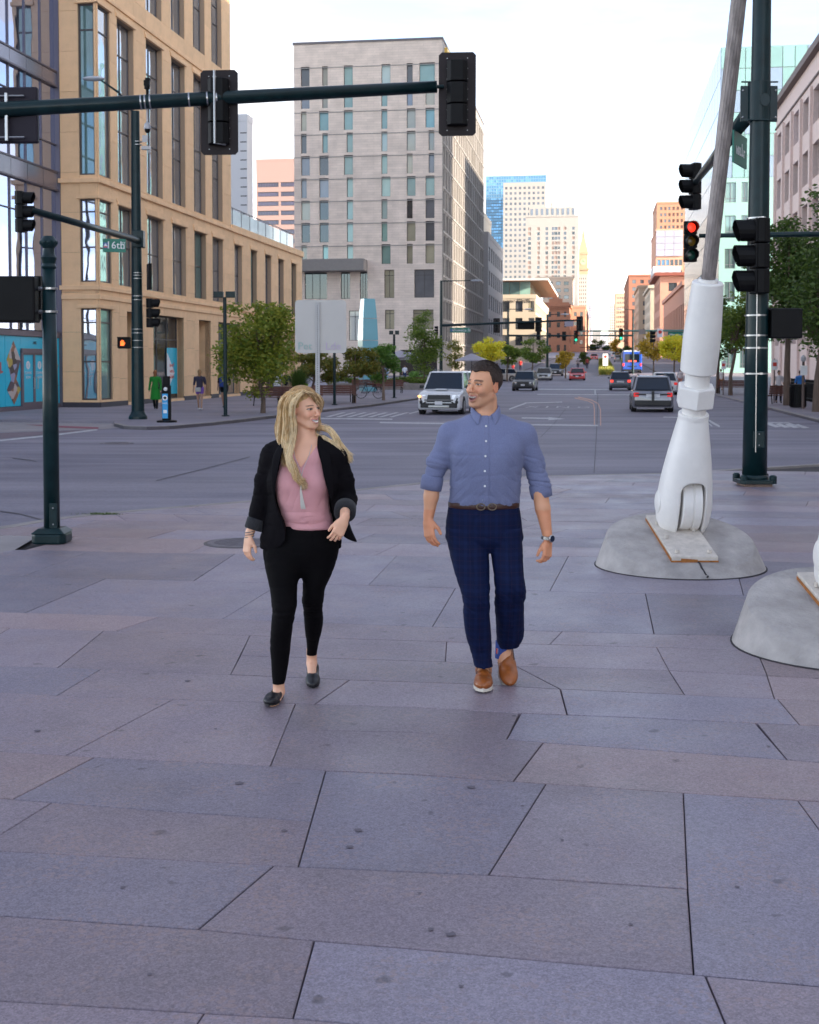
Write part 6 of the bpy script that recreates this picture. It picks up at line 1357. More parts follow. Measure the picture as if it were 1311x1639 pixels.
# ============================================================ VEHICLES
M_GL = glassmat('car_glass', (.006, .012, .024), .03, .0, 1.5, var=.3); M_HL = mat('headlamp', (.75, .78, .8), .12, metal=.4); M_TLR = mat('tail_lamp', (.45, .01, .012), .2, emit=.15); M_TLB = mat('tail_lamp_lit', (1, .04, .02), .2, emit=.35); M_TRIM = mat('black_trim', (.015, .015, .017), .5); M_PLATE = mat('number_plate', (.6, .6, .63), .5); M_RIM = mat('alloy_rim', (.30, .30, .32), .35, metal=.8); M_IND = mat('indicator_lit', (1, .42, .08), .3, emit=.9)
def paint(nm, c, metal=.0): return mat('car_paint_' + nm, c, .28, metal=metal, coat=.8)
def car(label, loc, rz, col, kind='suv', L=4.7, W=1.86, H=1.7, detail=2, brake=False, ind=False, extra=None, name='parked_car', cat='car', group='cars and SUVs on the street'):
    """nose towards local -y"""
    t = thing(name, label, cat, loc, rz, group); w = W / 2; gc = .20 if kind != 'sedan' else .16; bz_ = H * (.60 if kind == 'suv' else .62); hz_ = H * (.56 if kind == 'suv' else .55); rt_ = {'suv': (.25, .40, .93, .985), 'sedan': (.27, .44, .76, .90), 'hatch': (.24, .40, .88, .96)}[kind]
    y = lambda f: -L / 2 + L * f; mb = MB(); st_ = []
    prof = [(0, .86, gc + .12, hz_ * .60), (.015, .95, gc + .02, hz_ * .80), (.05, .985, gc, hz_ * .90), (.12, 1, gc, hz_ * .96), (rt_[0], 1, gc, hz_ + .02), (rt_[0] + .02, 1, gc, bz_), (.5, 1, gc, bz_ + .01), (rt_[3] - .01, .99, gc, bz_ + .03), (.975, .97, gc + .03, bz_ * (.98 if kind != 'sedan' else .93)), (1.0, .88, gc + .15, bz_ * .78)]
    for f, ws, z0, z1 in prof:
        ww = w * ws; q = [(ww * .93, z0), (ww, z0 + .10), (ww * 1.0, z0 + (z1 - z0) * .55), (ww * .975, z1 - .07), (ww * .90, z1 - .005), (ww * .45, z1 + (.02 if f > .03 else 0))]
        st_.append([(x, y(f), z) for x, z in q] + [(-x, y(f), z) for x, z in reversed(q)])
    mb.ring(st_); bd = mb.build('body', col, t, True, .012)
    # greenhouse
    g = MB(); a, b, c, d = rt_; zt_ = H - .045
    lo = [(-w * .90, y(a), bz_ - .03), (w * .90, y(a), bz_ - .03), (w * .90, y(d), bz_ - .01), (-w * .90, y(d), bz_ - .01)]; hi = [(-w * .74, y(b), zt_), (w * .74, y(b), zt_), (w * .74, y(c), zt_ - .01), (-w * .74, y(c), zt_ - .01)]
    g.ring([lo, hi]); g.build('windows', M_GL, t, False, .03)
    r = MB(); k = .03
    r.ring([[(-w * .76, y(b) - .05, zt_ - .02), (w * .76, y(b) - .05, zt_ - .02), (w * .76, y(c) + .06, zt_ - .03), (-w * .76, y(c) + .06, zt_ - .03)], [(-w * .70, y(b) + .12, H), (w * .70, y(b) + .12, H), (w * .70, y(c) - .08, H - .01), (-w * .70, y(c) - .08, H - .01)]])
    r.build('roof', col, t, True, .02)
    for s_ in (-1, 1):
        for (p, q, rr_) in (((w * .895 * s_, y(a), bz_ - .02), (w * .745 * s_, y(b), zt_), .035), ((w * .895 * s_, y(d), bz_), (w * .745 * s_, y(c), zt_), .05), ((w * .91 * s_, y((a + d) / 2 + .02), bz_), (w * .75 * s_, y((b + c) / 2), zt_), .03)):
            m_ = MB(); m_.tube([p, q], rr_, 6); m_.build('pillar', col, t)
        m_ = MB(); m_.cbox((w * 1.06 * s_, y(a + .06), bz_ + .06), (.2, .12, .15)); m_.build('mirror', col if kind != 'suv' or detail < 2 else M_TRIM, t, bevel=.03)
        if kind == 'suv': m_ = MB(); m_.tube([(w * .66 * s_, y(b + .05), H + .01), (w * .66 * s_, y(b + .08), H + .055), (w * .66 * s_, y(c - .08), H + .05), (w * .66 * s_, y(c - .04), H)], .018, 6); m_.build('roof_rail', M_TRIM, t)
        for f in (.17, .80):
            m_ = MB(); rw = .36 if kind == 'suv' else .33; m_.lathe([(rw * .7, -.115), (rw * .95, -.12), (rw, -.07), (rw, .07), (rw * .95, .12), (rw * .7, .115)], 20, (s_ * (w - .10), y(f), rw), M=Matrix.Rotation(R(90), 3, 'Y')); wh = m_.build('wheel', RUBBER, t, True)
            m_ = MB(); m_.lathe([(rw * .68, -.118), (rw * .68, .118)], 14, (s_ * (w - .10), y(f), rw), M=Matrix.Rotation(R(90), 3, 'Y')); m_.build('rim', M_RIM, wh)
            m_ = MB(); m_.lathe([(rw * 1.14, -.02), (rw * 1.14, .02)], 20, (s_ * (w - .02), y(f), rw + .02), M=Matrix.Rotation(R(90), 3, 'Y')); m_.build('wheel_arch', M_TRIM, t)
    yf_, yr = y(0) - .012, y(1) + .012; gw = w
    # front
    m_ = MB(); m_.cbox((0, y(0) + .02, gc + .20), (gw * 1.66, .10, .20)); m_.build('front_bumper', M_TRIM if kind == 'suv' else col, t, bevel=.03)
    gz0, gz1 = hz_ * (.52 if kind == 'suv' else .56), hz_ * .82
    m_ = MB(); m_.ring([[(-gw * .56, y(0) - .02, gz0), (gw * .56, y(0) - .02, gz0), (gw * .50, y(0) + .0, gz1), (-gw * .50, y(0) + .0, gz1)][::-1], [(-gw * .56, y(.03), gz0), (gw * .56, y(.03), gz0), (gw * .5, y(.03), gz1), (-gw * .5, y(.03), gz1)][::-1]]); m_.build('grille', M_TRIM, t, bevel=.02)
    for s_ in (-1, 1):
        m_ = MB(); m_.ring([[(s_ * gw * .60, y(0) - .0, gz0 + .12), (s_ * gw * .93, y(.02), gz0 + .15), (s_ * gw * .93, y(.02) + .02, gz1 + .0), (s_ * gw * .57, y(.005), gz1 - .01)], [(s_ * gw * .60, y(.05), gz0 + .12), (s_ * gw * .93, y(.08), gz0 + .15), (s_ * gw * .93, y(.08), gz1), (s_ * gw * .57, y(.05), gz1 - .01)]]); m_.build('headlight', M_HL, t)
        if detail > 1: m_ = MB(); m_.sph((s_ * gw * .80, y(0) - .0, gc + .34), (.07, .05, .09), 10); m_.build('fog_lamp', M_TRIM, t, True)
    m_ = MB(); m_.box(-.16, .16, y(0) - .055, y(0) - .04, gc + .23, gc + .38); m_.build('number_plate', M_PLATE, t)
    if ind: m_ = MB(); m_.sph((-gw * .88, y(0) - .01, gz1 - .06), (.06, .04, .045), 10); m_.build('indicator', M_IND, t, True)
    # rear
    m_ = MB(); m_.cbox((0, y(1) - .02, gc + .22), (gw * 1.74, .12, .24)); m_.build('rear_bumper', M_TRIM if kind == 'suv' else col, t, bevel=.03)
    for s_ in (-1, 1):
        m_ = MB(); m_.cbox((s_ * gw * .80, y(.99), bz_ * .80), (gw * .26, .12, bz_ * .20)); m_.build('tail_light', M_TLB if brake else M_TLR, t, bevel=.03)
    m_ = MB(); m_.box(-.30, .30, yr - .005, yr + .02, bz_ * .68, bz_ * .68 + .15); m_.build('number_plate', M_PLATE, t)
    if kind != 'sedan':
        m_ = MB(); m_.ring([[(-w * .74, y(d) + .03, bz_ + .04), (-w * .62, y(c) + .09, zt_ - .08), (w * .62, y(c) + .09, zt_ - .08), (w * .74, y(d) + .03, bz_ + .04)], [(-w * .74, y(d), bz_ + .04), (-w * .62, y(c) + .04, zt_ - .08), (w * .62, y(c) + .04, zt_ - .08), (w * .74, y(d), bz_ + .04)]]); m_.build('rear_window', M_GL, t)
    return t
def at_ground(px, pb, off=RZ): return G(px, pb, off)
g_ = at_ground(711, 664); c1 = car('white SUV with black grille coming towards the crossing behind the man', g_ + Vector((.25, 2.3, 0)), -A8 - R(3), paint('white', (.60, .61, .63)), L=4.8, W=1.92, H=1.85, ind=True, name='white_suv', cat='SUV')
mb = MB(); mb.box(-.62, .62, -2.42, -2.34, .60, .66); mb.build('grille_lettering_bar', mat('dark_chrome', (.1, .1, .11), .3, metal=.8), c1)
mb = MB(); mb.cbox((0, -1.65, 1.07), (.5, .5, .07)); mb.build('bonnet_scoop', paint('white', (.60, .61, .63)), c1, bevel=.03)
mb = MB(); mb.cbox((0, -2.44, .36), (.9, .06, .10)); mb.build('skid_plate', STEEL, c1, bevel=.02)
for s_ in (-1, 1): mb = MB(); mb.tube([(s_ * .55, -2.44, .55), (s_ * .72, -2.40, .47), (s_ * .80, -2.38, .72)], .035, 6); mb.build('lamp_surround', M_TRIM, c1)
g_ = at_ground(1046, 660); c2 = car('silver grey SUV seen from behind with white plate and folded black bike rack', g_ + Vector((.3, 2.2, 0)), R(180) - A8, paint('grey', (.22, .22, .25), .5), L=4.6, W=1.84, H=1.64, name='grey_suv', cat='SUV')
mb = MB(); mb.box(-.06, .06, 2.30, 2.42, .35, .95); mb.build('bike_rack', M_TRIM, c2); mb = MB(); mb.box(-.78, .78, 2.24, 2.33, .78, .84); mb.build('tailgate_trim', M_TRIM, c2)
g_ = at_ground(995, 625); car('dark blue hatchback with its brake lights lit ahead of the silver SUV', g_ + Vector((.2, 2, 0)), R(180) - A8, paint('navy', (.008, .012, .035)), 'hatch', 4.1, 1.8, 1.6, 1, True, name='blue_hatchback')
g_ = at_ground(1060, 632); car('white estate car half hidden between the silver SUV and the anchor', g_ + Vector((.5, 2, 0)), R(180) - A8, paint('white', (.60, .61, .63)), 'hatch', 4.6, 1.84, 1.62, 1, name='white_car')
g_ = at_ground(839, 626); car('dark grey SUV coming towards us behind the man', g_ + Vector((.3, 2.2, 0)), -A8 - R(2), paint('charcoal', (.06, .06, .062), .3), 'suv', 4.5, 1.84, 1.66, 1, name='charcoal_suv', cat='SUV')
g_ = at_ground(834, 612, RZ); car('silver hatchback turning behind the dark grey SUV', g_ + Vector((-2.2, 4, 0)), R(-70), paint('silver', (.38, .37, .36), .5), 'hatch', 4.3, 1.8, 1.5, 1, name='silver_hatchback')
g_ = at_ground(870, 609); car('pale silver sedan in the left lane near the far crossing', g_ + Vector((.3, 2.2, 0)), -A8, paint('silver', (.38, .37, .36), .5), 'sedan', 4.6, 1.82, 1.45, 1, name='silver_sedan')
g_ = at_ground(889, 602); car('dark sedan with pale roof behind the silver sedan', g_ + Vector((.3, 2.2, 0)), -A8, paint('charcoal', (.06, .06, .062), .3), 'suv', 4.6, 1.86, 1.6, 1, name='dark_sedan')
g_ = at_ground(924, 609); car('small red car coming towards us beside the planted median', g_ + Vector((.3, 2.2, 0)), -A8, paint('red', (.55, .03, .03)), 'sedan', 4.3, 1.78, 1.42, 1, name='red_car')
for i, (px, ys, c, lab, kd) in enumerate(((984, 330, 'white', 'white car far beyond the median, right lane', 'sedan'), (951, 300, 'red', 'red car far down the street left of the median sign', 'sedan'), (990, 270, 'silver', 'silver car beyond the median before the white one', 'sedan'), (978, 420, 'white2', 'tiny pale car farthest down the right lane', 'sedan'))):
    x_ = onYp(px, 570, ys)[0]; car(lab, S(x_, ys, tz(ys) + RZ), R(180) - A8 if px > 960 else -A8, paint(c, {'white': (.72, .73, .76), 'white2': (.6, .6, .62), 'red': (.55, .03, .03), 'silver': (.38, .37, .36)}[c]), kd, 4.5, 1.8, 1.45, 1, name='distant_car')
for i, (xx, ys, c, lab) in enumerate(((24, 128, 'red', 'parked red car on the cross street behind the tree trunks'), (30, 131, 'white', 'pale car on the cross street right of the red one'))):
    car(lab, S(xx, ys, tz(ys) + RZ), R(90) - A8, paint(c, (.5, .05, .04)), 'hatch', 4.4, 1.8, 1.5, 1, name='side_street_car')
# bus
g_ = S(4.1 + .4, 172, tz(172) + RZ); M_BUS = paint('bus_blue', (.012, .07, .42)); bus = thing('city_bus', 'blue city bus seen from behind in the right lane', 'bus', g_, -A8)
mb = MB(); mb.box(-1.3, 1.3, 0, 12, .35, 2.95); mb.build('body', M_BUS, bus, bevel=.12)
mb = MB(); mb.box(-1.15, 1.15, .2, 11.8, 2.95, 3.15); mb.build('roof_unit', mat('bus_white', (.55, .6, .7), .5), bus, bevel=.05)
mb = MB(); mb.box(-.95, .95, -.04, .0, 1.55, 2.65); mb.build('rear_window', M_GL, bus, bevel=.03)
mb = MB(); mb.box(-.55, .55, -.06, -.045, 1.60, 1.80); mb.build('destination_display', mat('display_red', (.9, .08, .05), .4, emit=.3), bus)
for s_ in (-1, 1):
    mb = MB(); mb.box(s_ * 1.15 - .1, s_ * 1.15 + .1, -.05, -.0, 1.05, 1.4); mb.build('tail_light', M_TLB, bus)
    mb = MB(); mb.box(s_ * 1.305 - .01, s_ * 1.305 + .01, .8, 11, 1.55, 2.6); mb.build('side_window', M_GL, bus)
    for yy_ in (3, 9.5): mb = MB(); mb.lathe([(.48, -.13), (.48, .13)], 18, (s_ * 1.18, yy_, .48), M=Matrix.Rotation(R(90), 3, 'Y')); mb.build('wheel', RUBBER, bus, True)
mb = MB(); mb.box(-.6, .6, -.05, -.0, .95, 1.05); mb.box(-1.25, 1.25, -.02, .02, .36, .6); mb.build('rear_trim', M_TRIM, bus)
# ============================================================ FAR SIGNALS
def far_arm(label, px, Y, ptop, arm=None, lamp=None, m=GREEN, rad=.14, side=None):
    q = ray(px, 585); X = q.x / q.y * Y; z = tz(toS((X, Y))[1]); o = Vector((X, Y, z)); t = thing('signal_pole', label, 'signal pole', o); W_ = lambda a, b, c=Y: atY(a, b, c) - o
    mb = MB(); mb.lathe([(rad * 1.3, 0), (rad * .8, W_(px, ptop).z)], 12); mb.build('pole', m, t, True)
    if arm: mb = MB(); mb.tube([W_(px, arm[0]), W_(arm[1], arm[2])], [.13, .08], 10); mb.build('arm', m, t, True)
    if lamp: mb = MB(); mb.tube([W_(px, ptop + 1), W_(lamp[0] - (8 if lamp[0] > px else -8), lamp[1])], [.06, .04], 6); mb.build('lamp_arm', m, t); mb = MB(); mb.sph(W_(*lamp), (.55, .15, .09), 10); mb.build('lamp_head', mat('lamp_grey', (.40, .42, .46), .4), t, True)
    return t
GS_ = 'signal heads at the far crossing'
far_arm('tall pole with a long arm over the far crossing, left side', 706, 118, 449, (521, 932, 512), (762, 449))
for px, py in ((795, 521), (862, 519.5), (928, 518)): signal('dark signal head on the long far arm, %s' % {795: 'above the yellow tree', 862: 'above the cream building door', 928: 'at the tip of the arm'}[px], atY(px, py, 118.3), R(180), visor=False, group=GS_)
mb = MB(); mb.box(-.8, .8, -.1, .1, -.40, .40); sb_ = mb.build('sign_box', BLACK, None, loc=atY(842, 520.5, 118.2)); tag(sb_, 'dark rectangular sign box between two heads on the long far arm', 'sign')
sg = thing('street_sign', 'green Wewatta street name sign on the long far arm', 'street sign', atY(736.5, 528.5, 117.5), 0)
mb = MB(); mb.box(-.95, .95, -.02, .02, -.23, .23); mb.build('plate', M_SG, sg); text_mesh('Wewatta St', .36, M_WV, 'lettering', sg, Matrix.Translation((.12, -.03, 0)) @ UP); mb = MB(); mb.box(-.9, -.72, -.03, -.021, -.12, .12); mb.build('emblem', M_LB, sg)
signal('small signal head on the left side of the far tall pole, upper one', atY(699, 529, 117), R(-90), plate=False, sc=.75, group=GS_); signal('small signal head on the left side of the far tall pole, lower one', atY(701, 550, 117), R(-90), plate=False, sc=.9, group=GS_)
far_arm('dark pole with arm and lamp in front of the cream pavilion building', 813, 150, 494, (537, 908, 538), (846, 495)); far_arm('dark pole with lamp arm left of the orange brick building', 876, 150, 503, (537, 920, 537.5), (904, 503)) 
for px, py, l in ((862, 537, 'left one'), (903, 538, 'right one')): signal('signal head on the second arm in front of the pavilion building, ' + l, atY(px, py, 150.3), R(180), sc=.8, visor=False, group=GS_)
PG = mat('pale_green_paint', (.12, .24, .20), .4)
far_arm('pale green pole and arm behind the white anchor', 1122, 140, 440, (529, 922, 530), None, PG)
signal('green-lit signal head left of the median', atY(922, 538, 139.6), 0, lit='green', plate=False, sc=1.15, group=GS_); signal('green-lit signal head above the median, right of its twin', atY(994, 535, 130), 0, lit='green', sc=1.15, plate=False, group=GS_)
signal('dark signal head right of the green-lit ones', atY(1044, 539, 139.5), R(60), plate=False, sc=1.2, group=GS_)
for px, py, w, h, m, lab in ((1056.5, 533, .6, .95, M_WV, 'white no-turn sign on the pale green arm'), (1028, 531, .75, .55, mat('sign_tan', (.28, .24, .22), .5), 'tan sign back on the pale green arm'), (911, 517, 1.0, .75, mat('sign_lilac', (.30, .27, .33), .5), 'grey sign back near the tip of the long far arm')):
    t = thing('arm_sign', lab, 'sign', atY(px, py, 139)); mb = MB(); mb.box(-w / 2, w / 2, -.02, .02, -h / 2, h / 2); mb.build('plate', m, t)
    if m is M_WV: mb = MB(); mb.lathe([(.2, -.005), (.2, .005)], 16, (0, -.03, .1), M=Matrix.Rotation(R(90), 3, 'X')); mb.build('symbol', M_RT, t)
t = thing('street_sign', 'green street name sign at the right end of the pale green arm', 'street sign', atY(1083, 535.5, 138)); mb = MB(); mb.box(-.95, .95, -.02, .02, -.3, .3); mb.build('plate', M_SG, t); text_mesh('Wewatta St', .34, M_WV, 'lettering', t, Matrix.Translation((0, -.03, 0)) @ UP)
far_arm('dark pole with a lower arm beyond the far crossing, right side', 1013, 165, 495, (537, 925, 537), (992, 495)); far_arm('distant pole with arm low over the street end', 985, 320, 530, (556, 928, 556), None)
t = thing('median_sign', 'white keep-right sign standing on the planted median', 'sign', S(.9, 172, tz(172))); mb = MB(); mb.box(-.35, .35, -.02, .02, 1.0, 2.6); mb.build('plate', M_WV, t); mb = MB(); mb.lathe([(.05, 0), (.05, 1.0)], 8); mb.build('post', STEEL, t); mb = MB(); mb.lathe([(.2, -.005), (.2, .005)], 16, (0, -.03, 2.2), M=Matrix.Rotation(R(90), 3, 'X')); mb.build('symbol', M_RT, t)
# ============================================================ BENCHES, BICYCLE, BITS
M_WD = mat('bench_wood', (.13, .055, .04), .7, var=.3, vs=12, stretch=(.3, 1, 1))
def bench_make(label, w=1.9):
    t = thing('bench', label, 'bench', (0, 0, 0), 0, 'wooden benches on the pavements')
    for i in range(4): mb = MB(); mb.box(-w / 2, w / 2, -.24 + i * .125, -.13 + i * .125, .42, .455); mb.build('seat_slat', M_WD, t)
    for i in range(4): mb = MB(); mb.box(-w / 2, w / 2, .27 + .02 * i, .30 + .02 * i, .50 + .115 * i, .60 + .115 * i); mb.build('back_slat', M_WD, t)
    for s_ in (-1, 1):
        mb = MB(); x_ = s_ * (w / 2 - .18); mb.tube([(x_, -.22, 0), (x_, -.22, .41), (x_, .25, .41), (x_, .34, .95)], .025, 6); mb.tube([(x_, .26, .41), (x_, .32, 0)], .025, 6); mb.build('leg', BLACK, t)
    return t
b0 = bench_make('red-brown slatted bench beside the square sign post', 2.3); b0.location = G(537, 645, .03); b0.rotation_euler = (0, 0, R(180) - A8)
for px, py, rz, lab in ((478, 650, R(200), 'slatted bench mostly hidden behind the blonde hair'), (589, 628, R(180), 'long brown bench behind the bicycle'), (622, 629, R(178), 'brown bench between the young tree and the lamp post'), (664, 621, R(180), 'brown bench left of the white SUV'), (436, 650, R(150), 'slatted bench end left of the dark planter'), (1252, 646, R(215), 'dark slatted bench at the foot of the large right tree'), (1172, 630, R(190), 'dark bench between the two trees right of the anchor')):
    copy_tree(b0, lab, G(px, py, .03), rz - A8)
def bicycle():
    p = G(592, 638, .03); t = thing('bicycle', 'black bicycle parked by the young green tree', 'bicycle', p, -A8)
    for x_ in (-.52, .52):
        mb = MB(); n = 24; mb.ring([[((.33 + .018 * math.cos(b)) * math.cos(a) + x_, .018 * math.sin(b), .35 + (.33 + .018 * math.cos(b)) * math.sin(a)) for b in (0, 1.57, 3.14, 4.71)] for a in [2 * math.pi * i / n for i in range(n)]], closed=True, caps=False); wh = mb.build('wheel', RUBBER, t)
        mb = MB()
        for i in range(10): a = i * .628; mb.tube([(x_, 0, .35), (x_ + .32 * math.cos(a), 0, .35 + .32 * math.sin(a))], .004, 4)
        mb.build('spokes', STEEL, wh)['kind'] = 'stuff'
    mb = MB(); A_, B_, C_, D_, E_ = (-.52, 0, .35), (-.1, 0, .33), (-.22, 0, .85), (.32, 0, .85), (.52, 0, .35)
    for a, b in ((A_, B_), (B_, D_), (C_, D_), (A_, C_), (B_, C_), (D_, E_)): mb.tube([a, b], .018, 6)
    mb.build('frame', BLACK, t)
    mb = MB(); mb.sph((-.25, 0, .93), (.14, .07, .03), 8); mb.build('saddle', BLACK, t); mb = MB(); mb.tube([(.32, 0, .85), (.30, 0, 1.0), (.34, -.25, 1.02)], .014, 6); mb.tube([(.30, 0, 1.0), (.34, .25, 1.02)], .014, 6); mb.build('handlebar', BLACK, t)
bicycle()
for px in (563, 567.5): t = thing('bike_rack', 'black hoop bike rack left of the bicycle, %s one of the pair' % ('left' if px < 565 else 'right'), 'bike rack', G(px, 643, .03), R(80), 'black bike hoops'); mb = MB(); mb.tube([(-.3, 0, 0), (-.3, 0, .8), (.3, 0, .8), (.3, 0, 0)], .025, 8); mb.build('hoop', BLACK, t, True)
# glass obelisk
OBY = 96.; q = atY(589, 615, OBY); o = Vector((q.x, OBY, -.25)); t = thing('glass_obelisk', 'tall pale blue glass sculpture standing behind the trees', 'sculpture', o, R(20)); k = OBY / 2000
zt_ = lambda y: atY(589, y, OBY).z - o.z; GB = glassmat('obelisk_glass', (.20, .50, .58), .12, .1, var=.12)
ws = [(0, 11), (zt_(600), 12), (zt_(545), 13), (zt_(510), 11.6), (zt_(478), 9)]
for i in range(4):
    mb = MB(); (a, wa), (b, wb) = ws[i], ws[i + 1]; mb.ring([[(x * w_ * k, y * w_ * k, z) for x, y in ((-1, -1), (1, -1), (1, 1), (-1, 1))] for w_, z in ((wa, a + .02), (wb, b - .02))]); mb.build('glass_section', GB, t)
# cafe parasols
for i, (px, py, lab) in enumerate(((655, 569, 'grey parasol left of the green tree by the hotel'), (640, 566, 'pale parasol on the hotel terrace behind the lamp post'), (755, 571, 'lilac canopy behind the head of the man'))):
    Y = 128; t = thing('parasol', lab, 'parasol', (atY(px, py, Y).x, Y, 0), 0, 'parasols on the terrace'); z = atY(px, py, Y).z
    mb = MB(); mb.lathe([(.02, z + .35), (1.7, z - .35), (1.7, z - .45), (.02, z + .30)], 8, caps=False); mb.build('canopy', mat('parasol_grey', (.30, .28, .32), .8), t); mb = MB(); mb.lathe([(.03, 0), (.03, z + .3)], 6); mb.build('pole', BLACK, t)
# right pavement furniture
for px, py, pt, lab, m in ((1239, 645, 574, 'thin parking sign on a post left of the large right tree', M_WV), (1157.5, 632, 577, 'thin parking sign between anchor and trees', M_WV)):
    p = G(px, py, .03); t = thing('parking_sign', lab, 'sign', p); h = (py - pt) * p.y / 2000; mb = MB(); mb.lathe([(.035, 0), (.035, h)], 8); mb.build('post', mat('brown_post', (.10, .07, .06), .6), t); mb = MB(); mb.box(-.15, .15, -.05, -.03, h - .6, h - .05); mb.build('plate', M_WV, t); mb = MB(); mb.box(-.10, .10, -.056, -.051, h - .4, h - .2); mb.build('symbol', M_RT, t)
p = G(1285, 654, .03); t = thing('parking_meter', 'pay meter post with grey head and parking plate near the right edge', 'parking meter', p); h = 86 * p.y / 2000; mb = MB(); mb.lathe([(.07, 0), (.06, h - .3)], 10); mb.build('post', mat('brown_post', (.10, .07, .06), .6), t, True); mb = MB(); mb.lathe([(.06, h - .32), (.12, h - .25), (.12, h - .12), (.02, h)], 12); mb.build('head', mat('camera_grey', (.42, .42, .45), .4), t, True); mb = MB(); mb.box(-.16, .16, -.09, -.07, h * .62, h * .80); mb.build('plate', M_WV, t)
p = G(1277, 652, .03); t = thing('litter_bin', 'black slatted litter bin beside the pay meter', 'bin', p); mb = MB(); mb.lathe([(.36, 0), (.36, 1.0), (.40, 1.02), (.40, 1.08), (.2, 1.1)], 20); mb.build('body', BLACK, t, True)
for i in range(20): mb = MB(); a = i * .314; mb.cbox((.37 * math.cos(a), .37 * math.sin(a), .5), (.04, .02, .9), a); mb.build('slat', BLACK, t)
p0, p1 = G(1266, 637, .03), G(1345, 652, .03); t = thing('picket_fence', 'black metal picket fence of a terrace near the right edge', 'fence', p0, math.atan2((p1 - p0).y, (p1 - p0).x)); Lf = (p1 - p0).length
pk = MB(); pk.box(-.02, .02, -.02, .02, 0, 1.15); pk.box(-.03, .03, -.03, .03, 1.15, 1.2); pm = pk.mesh('picket'); pm.materials.append(BLACK)
for i in range(int(Lf / .22)): link('picket', pm, t, (i * .22, 0, 0))
for z in (.15, 1.0): mb = MB(); mb.box(0, Lf, -.015, .015, z, z + .05); mb.build('rail', BLACK, t)
for px, pb_, pt, lab in ((445, 640, 560, 'dark sign pillar with pale posters left of the planter'),):
    p = G(px, pb_, .03); k = p.y / 2000; t = thing('poster_pillar', lab, 'sign', p); h = (pb_ - pt) * k; mb = MB(); mb.box(-.28, .28, -.06, .06, .3, h); mb.box(-.05, .05, -.04, .04, 0, .3); mb.build('pillar', mat('pillar_grey', (.14, .13, .15), .5), t); mb = MB(); mb.box(-.22, .22, -.07, -.062, h * .55, h * .95); mb.build('poster', mat('poster_brown', (.25, .14, .12), .6), t); mb = MB(); mb.box(-.22, .22, -.07, -.062, h * .28, h * .52); mb.build('notice', M_WV, t)
# ============================================================ PEOPLE
def vcmat(name, rough=.5, sss=.0, bump=0., bs=200.):
    m = mat(name, (.5, .3, .2), rough, sss=sss, bump=bump, bs=bs); N, L = m.node_tree.nodes, m.node_tree.links; a = N.new('ShaderNodeVertexColor'); a.layer_name = 'col'; L.new(a.outputs[0], N['Principled BSDF'].inputs['Base Color']); return m
SKIN = vcmat('skin', .48, .12, .06, 350)
def plaid():
    m = bpy.data.materials.new('navy_plaid'); m.use_nodes = True; N, L = m.node_tree.nodes, m.node_tree.links; b = N['Principled BSDF']; t = N.new('ShaderNodeTexCoord'); sp = N.new('ShaderNodeSeparateXYZ'); L.new(t.outputs['Object'], sp.inputs[0]); base = None
    def stripe(sock, per, wd, ph):
        a = N.new('ShaderNodeMath'); a.operation = 'MULTIPLY_ADD'; a.inputs[1].default_value = 1 / per; a.inputs[2].default_value = ph; L.new(sock, a.inputs[0]); f = N.new('ShaderNodeMath'); f.operation = 'FRACT'; L.new(a.outputs[0], f.inputs[0]); g = N.new('ShaderNodeMath'); g.operation = 'LESS_THAN'; g.inputs[1].default_value = wd; L.new(f.outputs[0], g.inputs[0]); return g.outputs[0]
    c = (.0035, .0085, .040, 1); prev = None
    for sock, per, wd, ph, col in ((sp.outputs[0], .055, .30, .1, (.009, .024, .105, 1)), (sp.outputs[2], .062, .30, .2, (.009, .022, .095, 1)), (sp.outputs[0], .055, .07, .55, (.055, .02, .045, 1)), (sp.outputs[2], .062, .07, .6, (.05, .02, .04, 1))):
        mx = N.new('ShaderNodeMix'); mx.data_type = 'RGBA'; fa = N.new('ShaderNodeMath'); fa.operation = 'MULTIPLY'; fa.inputs[1].default_value = .15; L.new(stripe(sock, per, wd, ph), fa.inputs[0]); L.new(fa.outputs[0], mx.inputs[0]); mx.inputs[7].default_value = col
        if prev is None: mx.inputs[6].default_value = c
        else: L.new(prev, mx.inputs[6])
        prev = mx.outputs[2]
    L.new(prev, b.inputs['Base Color']); b.inputs['Roughness'].default_value = .75; b.inputs['Specular IOR Level'].default_value = .15
    n = N.new('ShaderNodeTexNoise'); n.inputs['Scale'].default_value = 420; L.new(t.outputs['Object'], n.inputs['Vector']); bp = N.new('ShaderNodeBump'); bp.inputs['Strength'].default_value = .12; bp.inputs['Distance'].default_value = .004; L.new(n.outputs['Fac'], bp.inputs['Height']); L.new(bp.outputs[0], b.inputs['Normal']); return m
def cloth(name, c, rough=.8, v=.08, vs=300., bump=.12, bs=380, sheen=.1):
    m = mat(name, c, rough, var=v, vs=vs, bump=bump, bs=bs, spec=.12); m.node_tree.nodes['Principled BSDF'].inputs['Sheen Weight'].default_value = sheen; return m
M_SHIRT = cloth('blue_shirt_cloth', (.175, .195, .325), .8, .16, 260.); M_PLAID = plaid(); M_BLAZ = cloth('black_blazer', (.0042, .0034, .005), .85, sheen=0.); M_PINK = cloth('pink_top', (.66, .33, .35), .65, .03); M_BLKP = cloth('black_trousers', (.0022, .0018, .0026), .8, bump=.06, sheen=0.); M_CUFF = cloth('charcoal_cuff', (.03, .03, .034), .85, .3, 200)
